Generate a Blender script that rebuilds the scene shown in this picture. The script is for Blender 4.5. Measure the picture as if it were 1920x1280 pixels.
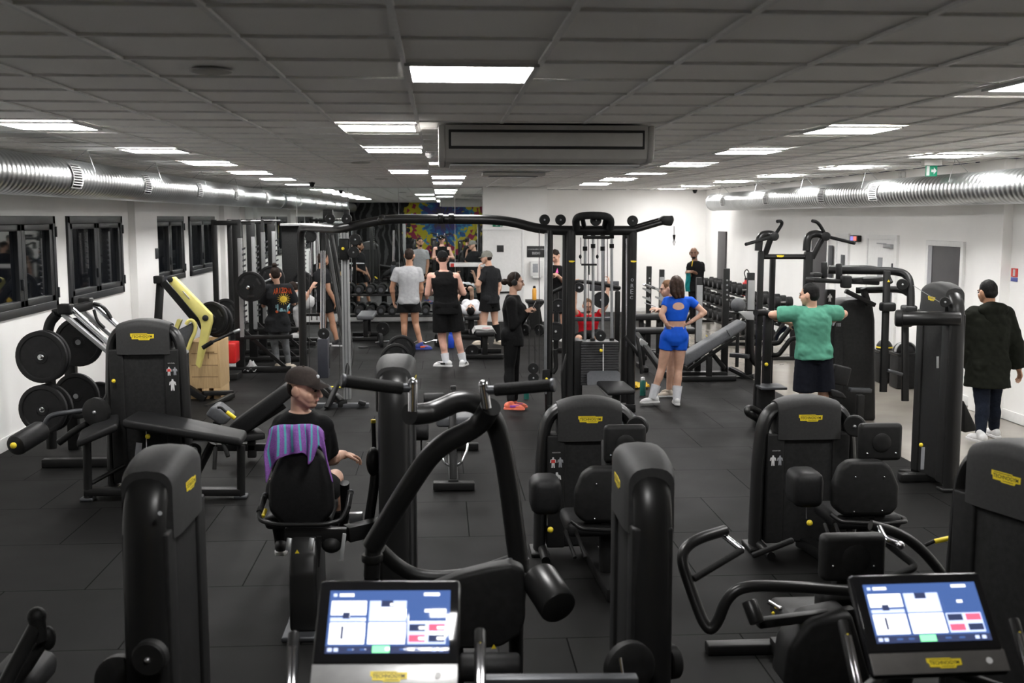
import bpy, bmesh, math, random
from mathutils import Vector as V, Matrix as Mx, noise as mnoise
random.seed(7)
for o in list(bpy.data.objects): bpy.data.objects.remove(o)
scene = bpy.context.scene
COL = scene.collection
# ---------------------------------------------------------------- camera
FPX, YAW, PIT, CAMH = 2021.2, 0.066089, 0.115008, 2.38
cam_d = bpy.data.cameras.new('camera'); cam = bpy.data.objects.new('camera', cam_d); COL.objects.link(cam)
cam.location = (0, 0, CAMH); cam.rotation_euler = (math.pi/2-PIT, 0, -YAW)
cam_d.sensor_width = 36; cam_d.lens = FPX/1920*36; cam_d.clip_start = .05
cam_d.dof.use_dof = True; cam_d.dof.focus_distance = 9.5; cam_d.dof.aperture_fstop = 3.6
scene.camera = cam
# ---------------------------------------------------------------- view, world
vs = scene.view_settings
vs.view_transform = 'Standard'; vs.look = 'None'; vs.gamma = 1; vs.use_curve_mapping = False
vs.exposure = 2.3
world = bpy.data.worlds.new('night'); scene.world = world; world.use_nodes = True
world.node_tree.nodes['Background'].inputs[0].default_value = (.004, .005, .008, 1)
world.node_tree.nodes['Background'].inputs[1].default_value = 1
PANEL_EMIT = 11.0
# ---------------------------------------------------------------- pixel <-> room
_F = V((math.sin(YAW)*math.cos(PIT), math.cos(YAW)*math.cos(PIT), -math.sin(PIT)))
_R = V((math.cos(YAW), -math.sin(YAW), 0)); _U = _R.cross(_F)
def ray(x, y): return _R*(x-960) - _U*(y-640) + _F*FPX
def P(x, y, Y):
    d = ray(x, y); d = d*(Y/d.y); return V((d.x, d.y, d.z+CAMH))
def G(x, y, z=0.0):
    d = ray(x, y); d = d*((z-CAMH)/d.z); return V((d.x, d.y, z))
def S(n, Y): return n*Y/FPX
# ---------------------------------------------------------------- materials
MATS = {}
def mat(name, col, rough=.5, metal=0., noise=0., nscale=20., bump=0., bscale=200., spec=.5, emit=None, estr=0., trans=0., alpha=1., coat=0.):
    m = bpy.data.materials.new(name); m.use_nodes = True; MATS[name] = m
    nt = m.node_tree; b = nt.nodes['Principled BSDF']
    b.inputs['Base Color'].default_value = (*col, 1); b.inputs['Roughness'].default_value = rough
    b.inputs['Metallic'].default_value = metal; b.inputs['Specular IOR Level'].default_value = spec
    b.inputs['Transmission Weight'].default_value = trans; b.inputs['Alpha'].default_value = alpha
    b.inputs['Coat Weight'].default_value = coat
    if emit: b.inputs['Emission Color'].default_value = (*emit, 1); b.inputs['Emission Strength'].default_value = estr
    tc = nt.nodes.new('ShaderNodeTexCoord')
    if noise:
        n = nt.nodes.new('ShaderNodeTexNoise'); n.inputs['Scale'].default_value = nscale; n.inputs['Detail'].default_value = 4
        nt.links.new(tc.outputs['Object'], n.inputs['Vector'])
        r = nt.nodes.new('ShaderNodeValToRGB')
        r.color_ramp.elements[0].position = .3; r.color_ramp.elements[1].position = .7
        r.color_ramp.elements[0].color = (*[c*(1-noise) for c in col], 1); r.color_ramp.elements[1].color = (*[min(1, c*(1+noise)) for c in col], 1)
        nt.links.new(n.outputs['Fac'], r.inputs['Fac']); nt.links.new(r.outputs['Color'], b.inputs['Base Color'])
    if bump:
        n2 = nt.nodes.new('ShaderNodeTexNoise'); n2.inputs['Scale'].default_value = bscale
        nt.links.new(tc.outputs['Object'], n2.inputs['Vector'])
        bp = nt.nodes.new('ShaderNodeBump'); bp.inputs['Strength'].default_value = bump; bp.inputs['Distance'].default_value = .01
        nt.links.new(n2.outputs['Fac'], bp.inputs['Height']); nt.links.new(bp.outputs['Normal'], b.inputs['Normal'])
    return m
def nodes(m): return m.node_tree.nodes, m.node_tree.links, m.node_tree.nodes['Principled BSDF']
mat('black_paint', (.011, .011, .011), .42, spec=.22, noise=.15, nscale=9)
mat('black_gloss', (.013, .013, .013), .33, noise=.1, nscale=5, spec=.38)
mat('black_plastic', (.015, .015, .015), .5, spec=.22, noise=.2, nscale=30)
mat('black_matte', (.018, .018, .018), .65, spec=.15, noise=.2, nscale=40, bump=.1)
mat('black_pad', (.013, .013, .0135), .5, spec=.25, noise=.2, nscale=60, bump=.12, bscale=300)
mat('grey_pad', (.075, .078, .085), .55, noise=.12, nscale=40, bump=.1)
mat('cap_grey', (.032, .032, .032), .6, spec=.3, noise=.12, nscale=60, bump=.1, bscale=400)
mat('rubber', (.011, .011, .011), .7, spec=.25, noise=.25, nscale=50)
mat('rubber_grip', (.011, .011, .011), .75, spec=.25, noise=.3, nscale=150, bump=.4, bscale=400)
mat('iron_plate', (.011, .011, .0115), .55, spec=.25, noise=.3, nscale=20)
mat('dark_steel', (.08, .083, .09), .45, .6, noise=.1)
mat('steel', (.42, .43, .44), .4, .9, noise=.1, nscale=15)
mat('silver_paint', (.29, .295, .295), .45, .2, noise=.06, nscale=10)
mat('chrome', (.75, .75, .78), .16, 1., noise=.04)
mat('yellow', (.80, .62, .03), .45, noise=.06)
mat('yellow_paint', (.74, .66, .20), .5, noise=.06, nscale=8)
mat('letter_black', (.012, .012, .012), .5, noise=.1)
mat('white_print', (.62, .62, .62), .5, noise=.08)
mat('sticker_grey', (.30, .31, .33), .5, noise=.08)
mat('red_print', (.6, .05, .04), .5, noise=.08)
mat('white_wall', (.87, .863, .845), .75, noise=.035, nscale=1.2, bump=.03, bscale=120)
mat('white_paint', (.76, .76, .75), .5, noise=.03)
mat('white_plastic', (.72, .72, .71), .4, noise=.03)
mat('ac_grey', (.50, .49, .47), .5, noise=.03)
mat('window_black', (.02, .022, .024), .4, noise=.15)
mat('mirror_silver', (.80, .84, .83), .0, 1., noise=.01)
mat('panel_light', (.9, .9, .9), .5, emit=(1., .985, .97), estr=PANEL_EMIT, noise=.01)
mat('cable', (.02, .02, .02), .5, noise=.1)
mat('red_gloss', (.62, .02, .02), .3, noise=.05)
mat('green_sign', (.0, .22, .11), .45, noise=.05)
def _wood():
    m = mat('crate_wood', (.52, .36, .18), .6); n, l, b = nodes(m)
    tc = n.new('ShaderNodeTexCoord'); mp = n.new('ShaderNodeMapping'); mp.inputs['Scale'].default_value = (14, 14, 1.5)
    t = n.new('ShaderNodeTexNoise'); t.inputs['Scale'].default_value = 4; t.inputs['Detail'].default_value = 6
    r = n.new('ShaderNodeValToRGB'); r.color_ramp.elements[0].color = (.40, .25, .11, 1); r.color_ramp.elements[1].color = (.66, .48, .26, 1)
    l.new(tc.outputs['Object'], mp.inputs[0]); l.new(mp.outputs[0], t.inputs['Vector']); l.new(t.outputs['Fac'], r.inputs[0]); l.new(r.outputs[0], b.inputs['Base Color'])
_wood()
def _duct():
    m = mat('spiral_duct', (.62, .64, .65), .3, 1.); n, l, b = nodes(m)
    tc = n.new('ShaderNodeTexCoord'); w = n.new('ShaderNodeTexWave'); w.wave_type = 'BANDS'; w.bands_direction = 'Y'
    w.inputs['Scale'].default_value = 3.2; w.inputs['Distortion'].default_value = .2
    bp = n.new('ShaderNodeBump'); bp.inputs['Strength'].default_value = .55; bp.inputs['Distance'].default_value = .012
    ns = n.new('ShaderNodeTexNoise'); ns.inputs['Scale'].default_value = 3
    r = n.new('ShaderNodeValToRGB'); r.color_ramp.elements[0].color = (.38, .40, .41, 1); r.color_ramp.elements[1].color = (.58, .60, .60, 1)
    l.new(tc.outputs['Object'], w.inputs[0]); l.new(w.outputs['Fac'], bp.inputs['Height']); l.new(bp.outputs[0], b.inputs['Normal'])
    l.new(tc.outputs['Object'], ns.inputs[0]); l.new(ns.outputs['Fac'], r.inputs[0]); l.new(r.outputs[0], b.inputs['Base Color'])
_duct()
def _floor():
    m = mat('rubber_floor', (.03, .03, .03), .5, spec=.15); n, l, b = nodes(m)
    tc = n.new('ShaderNodeTexCoord')
    br = n.new('ShaderNodeTexBrick'); br.offset = .5
    br.inputs['Scale'].default_value = 1.; br.inputs['Brick Width'].default_value = 1.; br.inputs['Row Height'].default_value = 1.
    br.inputs['Mortar Size'].default_value = .005; br.inputs['Mortar Smooth'].default_value = .2; br.inputs['Bias'].default_value = 0
    br.inputs['Color1'].default_value = (.0095, .0094, .0091, 1); br.inputs['Color2'].default_value = (.0068, .0067, .0065, 1); br.inputs['Mortar'].default_value = (.0012, .0012, .0012, 1)
    mp = n.new('ShaderNodeMapping'); mp.inputs['Location'].default_value = (-.2, -.87, 0); l.new(tc.outputs['Object'], mp.inputs[0]); l.new(mp.outputs[0], br.inputs['Vector'])
    sm = n.new('ShaderNodeMapRange'); sm.inputs[3].default_value = .085; sm.inputs[4].default_value = .02; l.new(br.outputs['Fac'], sm.inputs[0]); l.new(sm.outputs[0], b.inputs['Specular IOR Level'])
    ns = n.new('ShaderNodeTexNoise'); ns.inputs['Scale'].default_value = 260; ns.inputs['Detail'].default_value = 3
    l.new(tc.outputs['Object'], ns.inputs['Vector'])
    n2 = n.new('ShaderNodeTexNoise'); n2.inputs['Scale'].default_value = 1.6; n2.inputs['Detail'].default_value = 5
    l.new(tc.outputs['Object'], n2.inputs['Vector'])
    mx = n.new('ShaderNodeMix'); mx.data_type = 'RGBA'; mx.blend_type = 'OVERLAY'; mx.inputs[0].default_value = .55
    l.new(br.outputs['Color'], mx.inputs[6]); l.new(n2.outputs['Fac'], mx.inputs[7])
    mx2 = n.new('ShaderNodeMix'); mx2.data_type = 'RGBA'; mx2.blend_type = 'OVERLAY'; mx2.inputs[0].default_value = .8
    l.new(mx.outputs[2], mx2.inputs[6]); l.new(ns.outputs['Fac'], mx2.inputs[7]); l.new(mx2.outputs[2], b.inputs['Base Color'])
    rr = n.new('ShaderNodeMapRange'); rr.inputs[3].default_value = .48; rr.inputs[4].default_value = .75
    l.new(n2.outputs['Fac'], rr.inputs[0]); l.new(rr.outputs[0], b.inputs['Roughness'])
    bp = n.new('ShaderNodeBump'); bp.inputs['Strength'].default_value = .25; bp.inputs['Distance'].default_value = .004
    l.new(ns.outputs['Fac'], bp.inputs['Height']); l.new(bp.outputs[0], b.inputs['Normal'])
    m = mat('grey_floor', (.16, .145, .125), .22); n, l, b = nodes(m)
    tc = n.new('ShaderNodeTexCoord'); n2 = n.new('ShaderNodeTexNoise'); n2.inputs['Scale'].default_value = 1.5; n2.inputs['Detail'].default_value = 8
    r = n.new('ShaderNodeValToRGB'); r.color_ramp.elements[0].color = (.17, .153, .13, 1); r.color_ramp.elements[1].color = (.34, .315, .275, 1)
    l.new(tc.outputs['Object'], n2.inputs[0]); l.new(n2.outputs['Fac'], r.inputs[0]); l.new(r.outputs[0], b.inputs['Base Color'])
_floor()
def _ceil():
    m = mat('ceiling_tile', (.95, .93, .90), .85); n, l, b = nodes(m)
    tc = n.new('ShaderNodeTexCoord'); ns = n.new('ShaderNodeTexNoise'); ns.inputs['Scale'].default_value = 140; ns.inputs['Detail'].default_value = 2
    r = n.new('ShaderNodeValToRGB'); r.color_ramp.elements[0].color = (.92, .90, .87, 1); r.color_ramp.elements[1].color = (.99, .97, .94, 1)
    l.new(tc.outputs['Object'], ns.inputs[0]); l.new(ns.outputs['Fac'], r.inputs[0]); l.new(r.outputs[0], b.inputs['Base Color'])
    bp = n.new('ShaderNodeBump'); bp.inputs['Strength'].default_value = .2; bp.inputs['Distance'].default_value = .005
    l.new(ns.outputs['Fac'], bp.inputs['Height']); l.new(bp.outputs[0], b.inputs['Normal'])
    mat('ceiling_rail', (.86, .85, .83), .5, noise=.05)
_ceil()
# ---------------------------------------------------------------- mesh builder
def rotm(axis_z, up=None):
    """matrix whose z is axis_z and whose y leans to up"""
    z = V(axis_z).normalized(); up = V(up) if up is not None else (V((0, 0, 1)) if abs(z.z) < .95 else V((0, 1, 0)))
    x = up.cross(z)
    if x.length < 1e-6: x = V((1, 0, 0)).cross(z)
    x.normalize(); y = z.cross(x)
    return Mx((x, y, z)).transposed()
def fillet(pts, rad, n=6):
    pts = [V(p) for p in pts]
    if len(pts) < 3 or not rad: return pts
    out = [pts[0]]
    for i in range(1, len(pts)-1):
        a, b, c = pts[i-1], pts[i], pts[i+1]
        r1 = min(rad, (a-b).length*.49); r2 = min(rad, (c-b).length*.49)
        s = b+(a-b).normalized()*r1; e = b+(c-b).normalized()*r2
        for k in range(n+1):
            t = k/n; out.append(s*(1-t)**2+b*2*t*(1-t)+e*t*t)
    out.append(pts[-1]); return out
MAT4 = {}
def wm(o):
    m = Mx.Identity(4)
    while o is not None: m = MAT4.get(o.name, Mx.Identity(4)) @ m; o = o.parent
    return m
class MB:
    def __init__(s): s.bm = bmesh.new()
    def merge(s, t, M=None):
        if M is not None: bmesh.ops.transform(t, matrix=M, verts=t.verts)
        me = bpy.data.meshes.new('t'); t.to_mesh(me); t.free(); s.bm.from_mesh(me); bpy.data.meshes.remove(me); return s
    def box(s, c, size, r=0., R=None, seg=3):
        t = bmesh.new(); bmesh.ops.create_cube(t, size=1); bmesh.ops.scale(t, vec=V(size), verts=t.verts)
        r = min(r, min(size)*.49)
        if r > 0: bmesh.ops.bevel(t, geom=t.edges[:], offset=r, segments=seg, affect='EDGES', profile=.5)
        return s.merge(t, Mx.Translation(V(c)) @ (R.to_4x4() if R is not None else Mx.Identity(4)))
    def bar(s, a, b, w, h, r=.004, up=None):
        a, b = V(a), V(b); return s.box((a+b)/2, (w, h, (b-a).length), r, rotm(b-a, up), 2)
    def ring(s, rings, cap=True, closed=False):
        bm = s.bm; R = [[bm.verts.new(p) for p in r] for r in rings]; n = len(R[0])
        for i in range(len(R)-1 + (1 if closed else 0)):
            A, B = R[i], R[(i+1) % len(R)]
            for k in range(n): bm.faces.new((A[k], A[(k+1) % n], B[(k+1) % n], B[k]))
        if cap and not closed:
            bm.faces.new(R[0][::-1]); bm.faces.new(R[-1])
        return s
    def tube(s, pts, r, n=10, fil=0., flat=None, fax=None, closed=False, fn=6):
        """round tube along a path; flat = second radius along fax"""
        pts = fillet(pts, fil, fn); N = len(pts); rr = r if isinstance(r, (list, tuple)) else None
        T = []
        for i in range(N):
            if closed: d = pts[(i+1) % N]-pts[i-1]
            else: d = pts[min(i+1, N-1)]-pts[max(i-1, 0)]
            T.append(d.normalized())
        if flat:
            f = V(fax).normalized()
        else:
            f = V((0, 0, 1)) if abs(T[0].z) < .9 else V((1, 0, 0))
        rings = []
        for i in range(N):
            t = T[i]; u = f-t*f.dot(t)
            if u.length < 1e-5: u = t.orthogonal()
            u.normalize(); w = t.cross(u)
            if not flat: f = u
            ra = rr[i*len(rr)//N] if rr else r
            if rr and len(rr) == 2: ra = rr[0]+(rr[1]-rr[0])*i/max(1, N-1)
            fr = flat or ra
            rings.append([pts[i]+u*(fr*math.cos(2*math.pi*k/n))+w*(ra*math.sin(2*math.pi*k/n)) for k in range(n)])
        return s.ring(rings, closed=closed)
    def lathe(s, o, d, prof, n=20):
        o = V(o); R = rotm(d); rings = []
        for t, r in prof:
            r = max(r, .0004)
            rings.append([o+R @ V((r*math.cos(2*math.pi*k/n), r*math.sin(2*math.pi*k/n), t)) for k in range(n)])
        return s.ring(rings)
    def cyl(s, a, b, r, r2=None, n=16, bev=0.):
        a, b = V(a), V(b); L = (b-a).length; r2 = r if r2 is None else r2
        if bev: return s.lathe(a, b-a, [(0, r-bev), (bev*.3, r-bev*.3), (bev, r), (L-bev, r2), (L-bev*.3, r2-bev*.3), (L, r2-bev)], n)
        return s.lathe(a, b-a, [(0, r), (L, r2)], n)
    def prism(s, poly, vec, bev=0., seg=2):
        t = bmesh.new(); vs_ = [t.verts.new(V(p)) for p in poly]; f = t.faces.new(vs_)
        e = bmesh.ops.extrude_face_region(t, geom=[f]); nv = [g for g in e['geom'] if isinstance(g, bmesh.types.BMVert)]
        bmesh.ops.translate(t, vec=V(vec), verts=nv)
        bmesh.ops.recalc_face_normals(t, faces=t.faces[:])
        if bev: bmesh.ops.bevel(t, geom=t.edges[:], offset=bev, segments=seg, affect='EDGES', profile=.5, clamp_overlap=True)
        return s.merge(t)
    def ell(s, c, rad, R=None, n=14):
        t = bmesh.new(); bmesh.ops.create_uvsphere(t, u_segments=n, v_segments=max(6, n*2//3), radius=1)
        return s.merge(t, Mx.Translation(V(c)) @ (R.to_4x4() if R is not None else Mx.Identity(4)) @ Mx.Diagonal((*V(rad), 1)))
    def grid(s, rows, thick=.0):
        bm = s.bm; A = [[bm.verts.new(V(p)) for p in r] for r in rows]; fs = []
        for i in range(len(A)-1):
            for j in range(len(A[0])-1): fs.append(bm.faces.new((A[i][j], A[i][j+1], A[i+1][j+1], A[i+1][j])))
        if thick: bmesh.ops.solidify(bm, geom=fs, thickness=thick)
        return s
    def quad(s, a, b, c, d): s.bm.faces.new([s.bm.verts.new(V(p)) for p in (a, b, c, d)]); return s
    def build(s, name, m, parent=None, world=True, angle=38):
        bm = s.bm; bmesh.ops.recalc_face_normals(bm, faces=bm.faces[:])
        if parent is not None and world: bm.transform(wm(parent).inverted())
        me = bpy.data.meshes.new(name); bm.to_mesh(me); bm.free()
        me.materials.append(MATS[m] if isinstance(m, str) else m)
        me.shade_smooth(); me.set_sharp_from_angle(angle=math.radians(angle))
        o = bpy.data.objects.new(name, me); COL.objects.link(o)
        if parent is not None: o.parent = parent
        return o
def tag(o, label, cat, group=None, kind=None):
    if label: o['label'] = label
    if cat: o['category'] = cat
    if group: o['group'] = group
    if kind: o['kind'] = kind
    return o
def thing(name, label, cat, loc=(0, 0, 0), rz=0., group=None):
    o = bpy.data.objects.new(name, None); COL.objects.link(o); o.empty_display_size = .1
    o.location = V(loc); o.rotation_euler = (0, 0, rz); MAT4[o.name] = Mx.Translation(V(loc)) @ Mx.Rotation(rz, 4, 'Z')
    return tag(o, label, cat, group)
def solo(mb, name, m, label, cat, group=None, loc=None):
    """a thing that is one mesh, origin moved to loc"""
    if loc is not None: mb.bm.transform(Mx.Translation(-V(loc)))
    o = mb.build(name, m)
    if loc is not None: o.location = V(loc); MAT4[o.name] = Mx.Translation(V(loc))
    return tag(o, label, cat, group)
def dup(root, loc, rz=None, label=None):
    def cp(o, par):
        c = o.copy(); COL.objects.link(c); c.parent = par
        for ch in o.children: cp(ch, c)
        return c
    r = cp(root, None); r.location = V(loc)
    if rz is not None: r.rotation_euler = (0, 0, rz)
    MAT4[r.name] = Mx.Translation(V(loc)) @ Mx.Rotation(r.rotation_euler.z, 4, 'Z')
    if label: r['label'] = label
    return r
def struct(mb, name, m, parent=None):
    o = mb.build(name, m, parent)
    if parent is None: o['kind'] = 'structure'
    return o
_TXT = {}
def text_mesh(s, bold=0.):
    k = (s, bold)
    if k not in _TXT:
        c = bpy.data.curves.new('lettering', 'FONT'); c.body = s; c.size = 1; c.align_x = 'CENTER'; c.align_y = 'CENTER'; c.extrude = .01; c.offset = bold; c.resolution_u = 3
        o = bpy.data.objects.new('t', c); COL.objects.link(o)
        dg = bpy.context.evaluated_depsgraph_get(); me = bpy.data.meshes.new_from_object(o.evaluated_get(dg))
        bpy.data.objects.remove(o); xs = [v.co.x for v in me.vertices]; me['w'] = (max(xs)-min(xs)) if xs else 1
        _TXT[k] = me
    return _TXT[k]
def text(parent, s, c, right, up, width, m, name='lettering', bold=0., height=None):
    me0 = text_mesh(s, bold); me = me0.copy(); me.materials.clear(); me.materials.append(MATS[m])
    right = V(right).normalized(); up = V(up).normalized(); n = right.cross(up)
    sx = width/me0['w']; sy = (height/.72) if height else sx
    Mt = Mx.Translation(V(c)) @ Mx((right, up, n)).transposed().to_4x4() @ Mx.Diagonal((sx, sy, min(.15, sx), 1))
    me.transform(wm(parent).inverted() @ Mt)
    o = bpy.data.objects.new(name, me); COL.objects.link(o); o.parent = parent; return o
BADGE = [(0, 1), (.70, 1), (.73, .9), (1, .9), (.99, .27), (.83, .23), (.80, 0), (.36, 0), (.33, .13), (.06, .13), (.05, .5), (0, .56)]
def badge(parent, c, right, up, w, letters=True, name='logo_badge'):
    right = V(right).normalized(); up = V(up).normalized(); up = (up-right*up.dot(right)).normalized(); n = right.cross(up); h = w*.29; c = V(c)
    mb = MB(); mb.prism([c+right*(w*(u-.5))+up*(h*(v-.5)) for u, v in BADGE], n*(.02*w))
    o = mb.build(name, 'yellow', parent); o['label'] = 'yellow logo plate with black lettering'
    if letters:
        t = text(o, 'TECHNOGYM', c+n*(.02*w)+up*(h*.02), right, up, w*.86, 'letter_black', 'logo_lettering', height=h*.36, bold=.015)
        b2 = MB(); b2.box(c+n*(.022*w)+up*(h*.36)-right*(.1*w), (w*.62, h*.05, .004*w), 0, Mx((right, up, n)).transposed())
        b2.box(c+n*(.022*w)-up*(h*.33)+right*(.08*w), (w*.36, h*.05, .004*w), 0, Mx((right, up, n)).transposed())
        b2.build('logo_rule', 'letter_black', o)
    return o
# ================================================================ the room
XL, XR, YB, YM, YK, ZC = -4.47, 6.67, -2.2, 24.6, 26.9, 3.049
XE = 4.58      # edge of the rubber flooring
mb = MB(); mb.box(((XL+XE)/2, (YB+YK)/2, -.05), (XE-XL, YK-YB, .1)); struct(mb, 'floor', 'rubber_floor')
mb = MB(); mb.box(((XE+XR)/2, (YB+YK)/2, -.056), (XR-XE, YK-YB, .1)); struct(mb, 'floor_concrete', 'grey_floor')
# lights: (grid x of left edge, y of near edge)
GX0, GY0 = -.155, 3.6157
LCOL = [(-.155, [1.8157, 4.816, 13.2, 18.3, 21.4], 'middle column'), (-.755, [7.92, 10.70, 16.05], 'column left of the air conditioner'),
        (-3.155, [7.92, 10.90, 13.65, 16.55, 19.3, 22.2], 'column beside the left duct'),
        (2.845, [5.02, 7.92, 10.70, 13.55, 16.2, 19.0, 21.8], 'column right of the air conditioner'),
        (5.2, [5.6, 8.6, 11.3, 14.2, 17.15, 20.0, 22.8, 25.2], 'column beside the right wall')]
mb = MB()
mb.box(((XL+XR)/2, (YB+YK)/2, ZC+.06), (XR-XL, YK-YB, .1))
struct(mb, 'ceiling', 'ceiling_tile')
mb = MB()
k = int((XL-GX0)/.6)
while GX0+.6*k < XR:
    x = GX0+.6*k
    if x > XL+.05: mb.box((x, (YB+YK)/2, ZC+.002), (.024, YK-YB, .012))
    k += 1
k = int((YB-GY0)/.6)
while GY0+.6*k < YK:
    y = GY0+.6*k; mb.box(((XL+XR)/2, y, ZC+.0045), (XR-XL, .022, .012)); k += 1
struct(mb, 'trim_ceiling_grid', 'ceiling_rail')
NTH = ['nearest', 'second', 'third', 'fourth', 'fifth', 'sixth', 'seventh', 'eighth', 'ninth']
proto = None
for gx, ys, desc in LCOL:
    vis = [y for y in ys if y > 4.5]
    for y in ys:
        lab = '%s ceiling light panel in the %s' % (NTH[vis.index(y)] if y in vis else 'overhead unseen', desc)
        if proto is None:
            t = thing('ceiling_light', lab, 'ceiling light', (gx+.3, y+.3, ZC-.012), 0, 'ceiling light panels')
            m1 = MB(); m1.box((gx+.3, y+.3, ZC-.009), (.545, .545, .008)); m1.build('diffuser', 'panel_light', t)
            m2 = MB()
            for sx, sy, w, h in ((0, -.284, .592, .024), (0, .284, .592, .024), (-.284, 0, .024, .592), (.284, 0, .024, .592)): m2.box((gx+.3+sx, y+.3+sy, ZC-.008), (w, h, .016))
            m2.build('frame', 'white_plastic', t); proto = t
        else: dup(proto, (gx+.3, y+.3, ZC-.012), 0, lab)
# walls
mb = MB()
WIN = [(10.83, 12.86), (13.28, 15.51), (17.25, 19.17), (19.6, 21.77)]
WZ0, WZ1 = 1.33, 2.39
ys = [YB]+[v for w in WIN for v in w]+[YK]
for i in range(0, len(ys), 2): mb.box((XL-.1, (ys[i]+ys[i+1])/2, ZC/2), (.2, ys[i+1]-ys[i], ZC))
for a, b in WIN:
    mb.box((XL-.1, (a+b)/2, WZ0/2), (.2, b-a, WZ0)); mb.box((XL-.1, (a+b)/2, (WZ1+ZC)/2), (.2, b-a, ZC-WZ1))
mb.box((XL+.05, 16.5, ZC/2), (.1, 1.2, ZC)); mb.box((XL+.05, 22.6, ZC/2), (.1, .5, ZC))
struct(mb, 'wall_left', 'white_wall')
# right wall with door openings
DRS = [(13.41, 14.34, 2.0), (15.42, 16.43, 2.05), (17.3, 17.75, 2.05), (18.2, 19.01, 2.05)]
mb = MB(); mb.box((XR+.1, (YB+YK)/2, ZC/2), (.2, YK-YB, ZC)); mb.box((XR-.06, 12.55, ZC/2), (.12, .62, ZC)); struct(mb, 'wall_right', 'white_wall')
mb = MB(); mb.box(((.96+XR)/2, YK+.1, ZC/2), (XR-.96, .2, ZC)); struct(mb, 'wall_back', 'white_wall')
mb = MB(); mb.box(((XL+.96)/2, YM+.13, ZC/2), (.96-XL, .2, ZC)); struct(mb, 'wall_mirror_back', 'white_wall')
mb = MB(); mb.box(((.96+2.42)/2, YM+1.2, ZC/2), (2.42-.96, 2.6, ZC)); struct(mb, 'wall_block', 'white_wall')
# baseboards
mb = MB(); mb.box((XL+.008, (YB+YM)/2, .07), (.016, YM-YB, .14), .003); struct(mb, 'baseboard_left', 'white_paint')
mb = MB(); mb.box((XR-.008, (YB+YK)/2, .06), (.016, YK-YB, .12), .003); struct(mb, 'baseboard_right', 'white_paint')
mb = MB(); mb.box(((2.42+XR)/2, YK-.008, .06), (XR-2.42, .016, .12), .003); struct(mb, 'baseboard_back', 'white_paint')
mb = MB(); mb.box(((XL+.94)/2, YM-.02, .10), (.94-XL, .04, .16), .003); struct(mb, 'trim_mirror_ledge', 'white_paint')
# mirror panels
xs = [XL+.11] + [P(x, 420, YM-.005).x for x in (557, 653, 748, 853)] + [.955]
MD = ['leftmost, beside the left duct end', 'second from the left, behind the cable column', 'third from the left, behind the pulleys', 'fourth from the left, behind the men', 'rightmost, next to the white wall']
for i in range(5):
    mb = MB(); mb.box(((xs[i]+xs[i+1])/2, YM+.012, (.2+ZC-.02)/2), (xs[i+1]-xs[i]-.012, .02, ZC-.22)); solo(mb, 'wall_mirror', 'mirror_silver', 'tall gym mirror panel on the back wall, %s' % MD[i], 'mirror', 'wall mirrors', (xs[i], YM+.012, .2))
# mural wall behind the viewpoint, seen in the mirror
def _mural():
    m = mat('mural', (.05, .05, .05), .6); n, l, b = nodes(m)
    tc = n.new('ShaderNodeTexCoord'); ob = n.new('ShaderNodeSeparateXYZ'); l.new(tc.outputs['Object'], ob.inputs[0])
    def M(op, a, b_=None):
        q = n.new('ShaderNodeMath'); q.operation = op
        for i, v in enumerate((a, b_)):
            if v is None: continue
            if isinstance(v, (int, float)): q.inputs[i].default_value = v
            else: l.new(v, q.inputs[i])
        return q.outputs[0]
    x, z = M('SUBTRACT', ob.outputs[0], .15), M('SUBTRACT', ob.outputs[2], 2.35)
    rad = M('SQRT', M('ADD', M('MULTIPLY', x, x), M('MULTIPLY', z, z))); ang = M('ARCTAN2', z, x)
    cv = n.new('ShaderNodeCombineXYZ'); l.new(M('MULTIPLY', ang, 3.2), cv.inputs[0]); l.new(M('MULTIPLY', rad, 1.6), cv.inputs[1])
    vo = n.new('ShaderNodeTexVoronoi'); vo.inputs['Scale'].default_value = 2.2; l.new(cv.outputs[0], vo.inputs['Vector'])
    sp = n.new('ShaderNodeSeparateColor'); l.new(vo.outputs['Color'], sp.inputs[0])
    f = M('ADD', M('MULTIPLY', rad, .42), M('MULTIPLY', M('SUBTRACT', sp.outputs[0], .5), .34))
    r = n.new('ShaderNodeValToRGB'); r.color_ramp.interpolation = 'CONSTANT'; e = r.color_ramp.elements
    cs = [(0, (.10, .09, .12)), (.16, (.08, .07, .28)), (.30, (.04, .16, .45)), (.42, (.08, .38, .62)), (.50, (.78, .68, .03)), (.68, (.42, .03, .10)), (.80, (.72, .62, .03)), (.86, (.03, .03, .035))]
    e[0].position, e[0].color = 0, (*cs[0][1], 1); e[1].position, e[1].color = cs[1][0], (*cs[1][1], 1)
    for p_, c_ in cs[2:]: q = e.new(p_); q.color = (*c_, 1)
    l.new(f, r.inputs[0])
    wv = n.new('ShaderNodeTexWave'); wv.inputs['Scale'].default_value = .9; wv.inputs['Distortion'].default_value = 9; wv.inputs['Detail'].default_value = 3
    l.new(tc.outputs['Object'], wv.inputs['Vector'])
    r2 = n.new('ShaderNodeValToRGB'); r2.color_ramp.elements[0].position = .74; r2.color_ramp.elements[1].position = .78
    r2.color_ramp.elements[0].color = (.012, .012, .012, 1); r2.color_ramp.elements[1].color = (.12, .12, .125, 1)
    l.new(wv.outputs['Fac'], r2.inputs[0])
    mx = n.new('ShaderNodeMix'); mx.data_type = 'RGBA'; l.new(M('GREATER_THAN', M('ADD', rad, M('MULTIPLY', sp.outputs[1], .4)), 2.2), mx.inputs[0]); l.new(r.outputs[0], mx.inputs[6]); l.new(r2.outputs[0], mx.inputs[7]); l.new(mx.outputs[2], b.inputs['Base Color'])
_mural()
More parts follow.
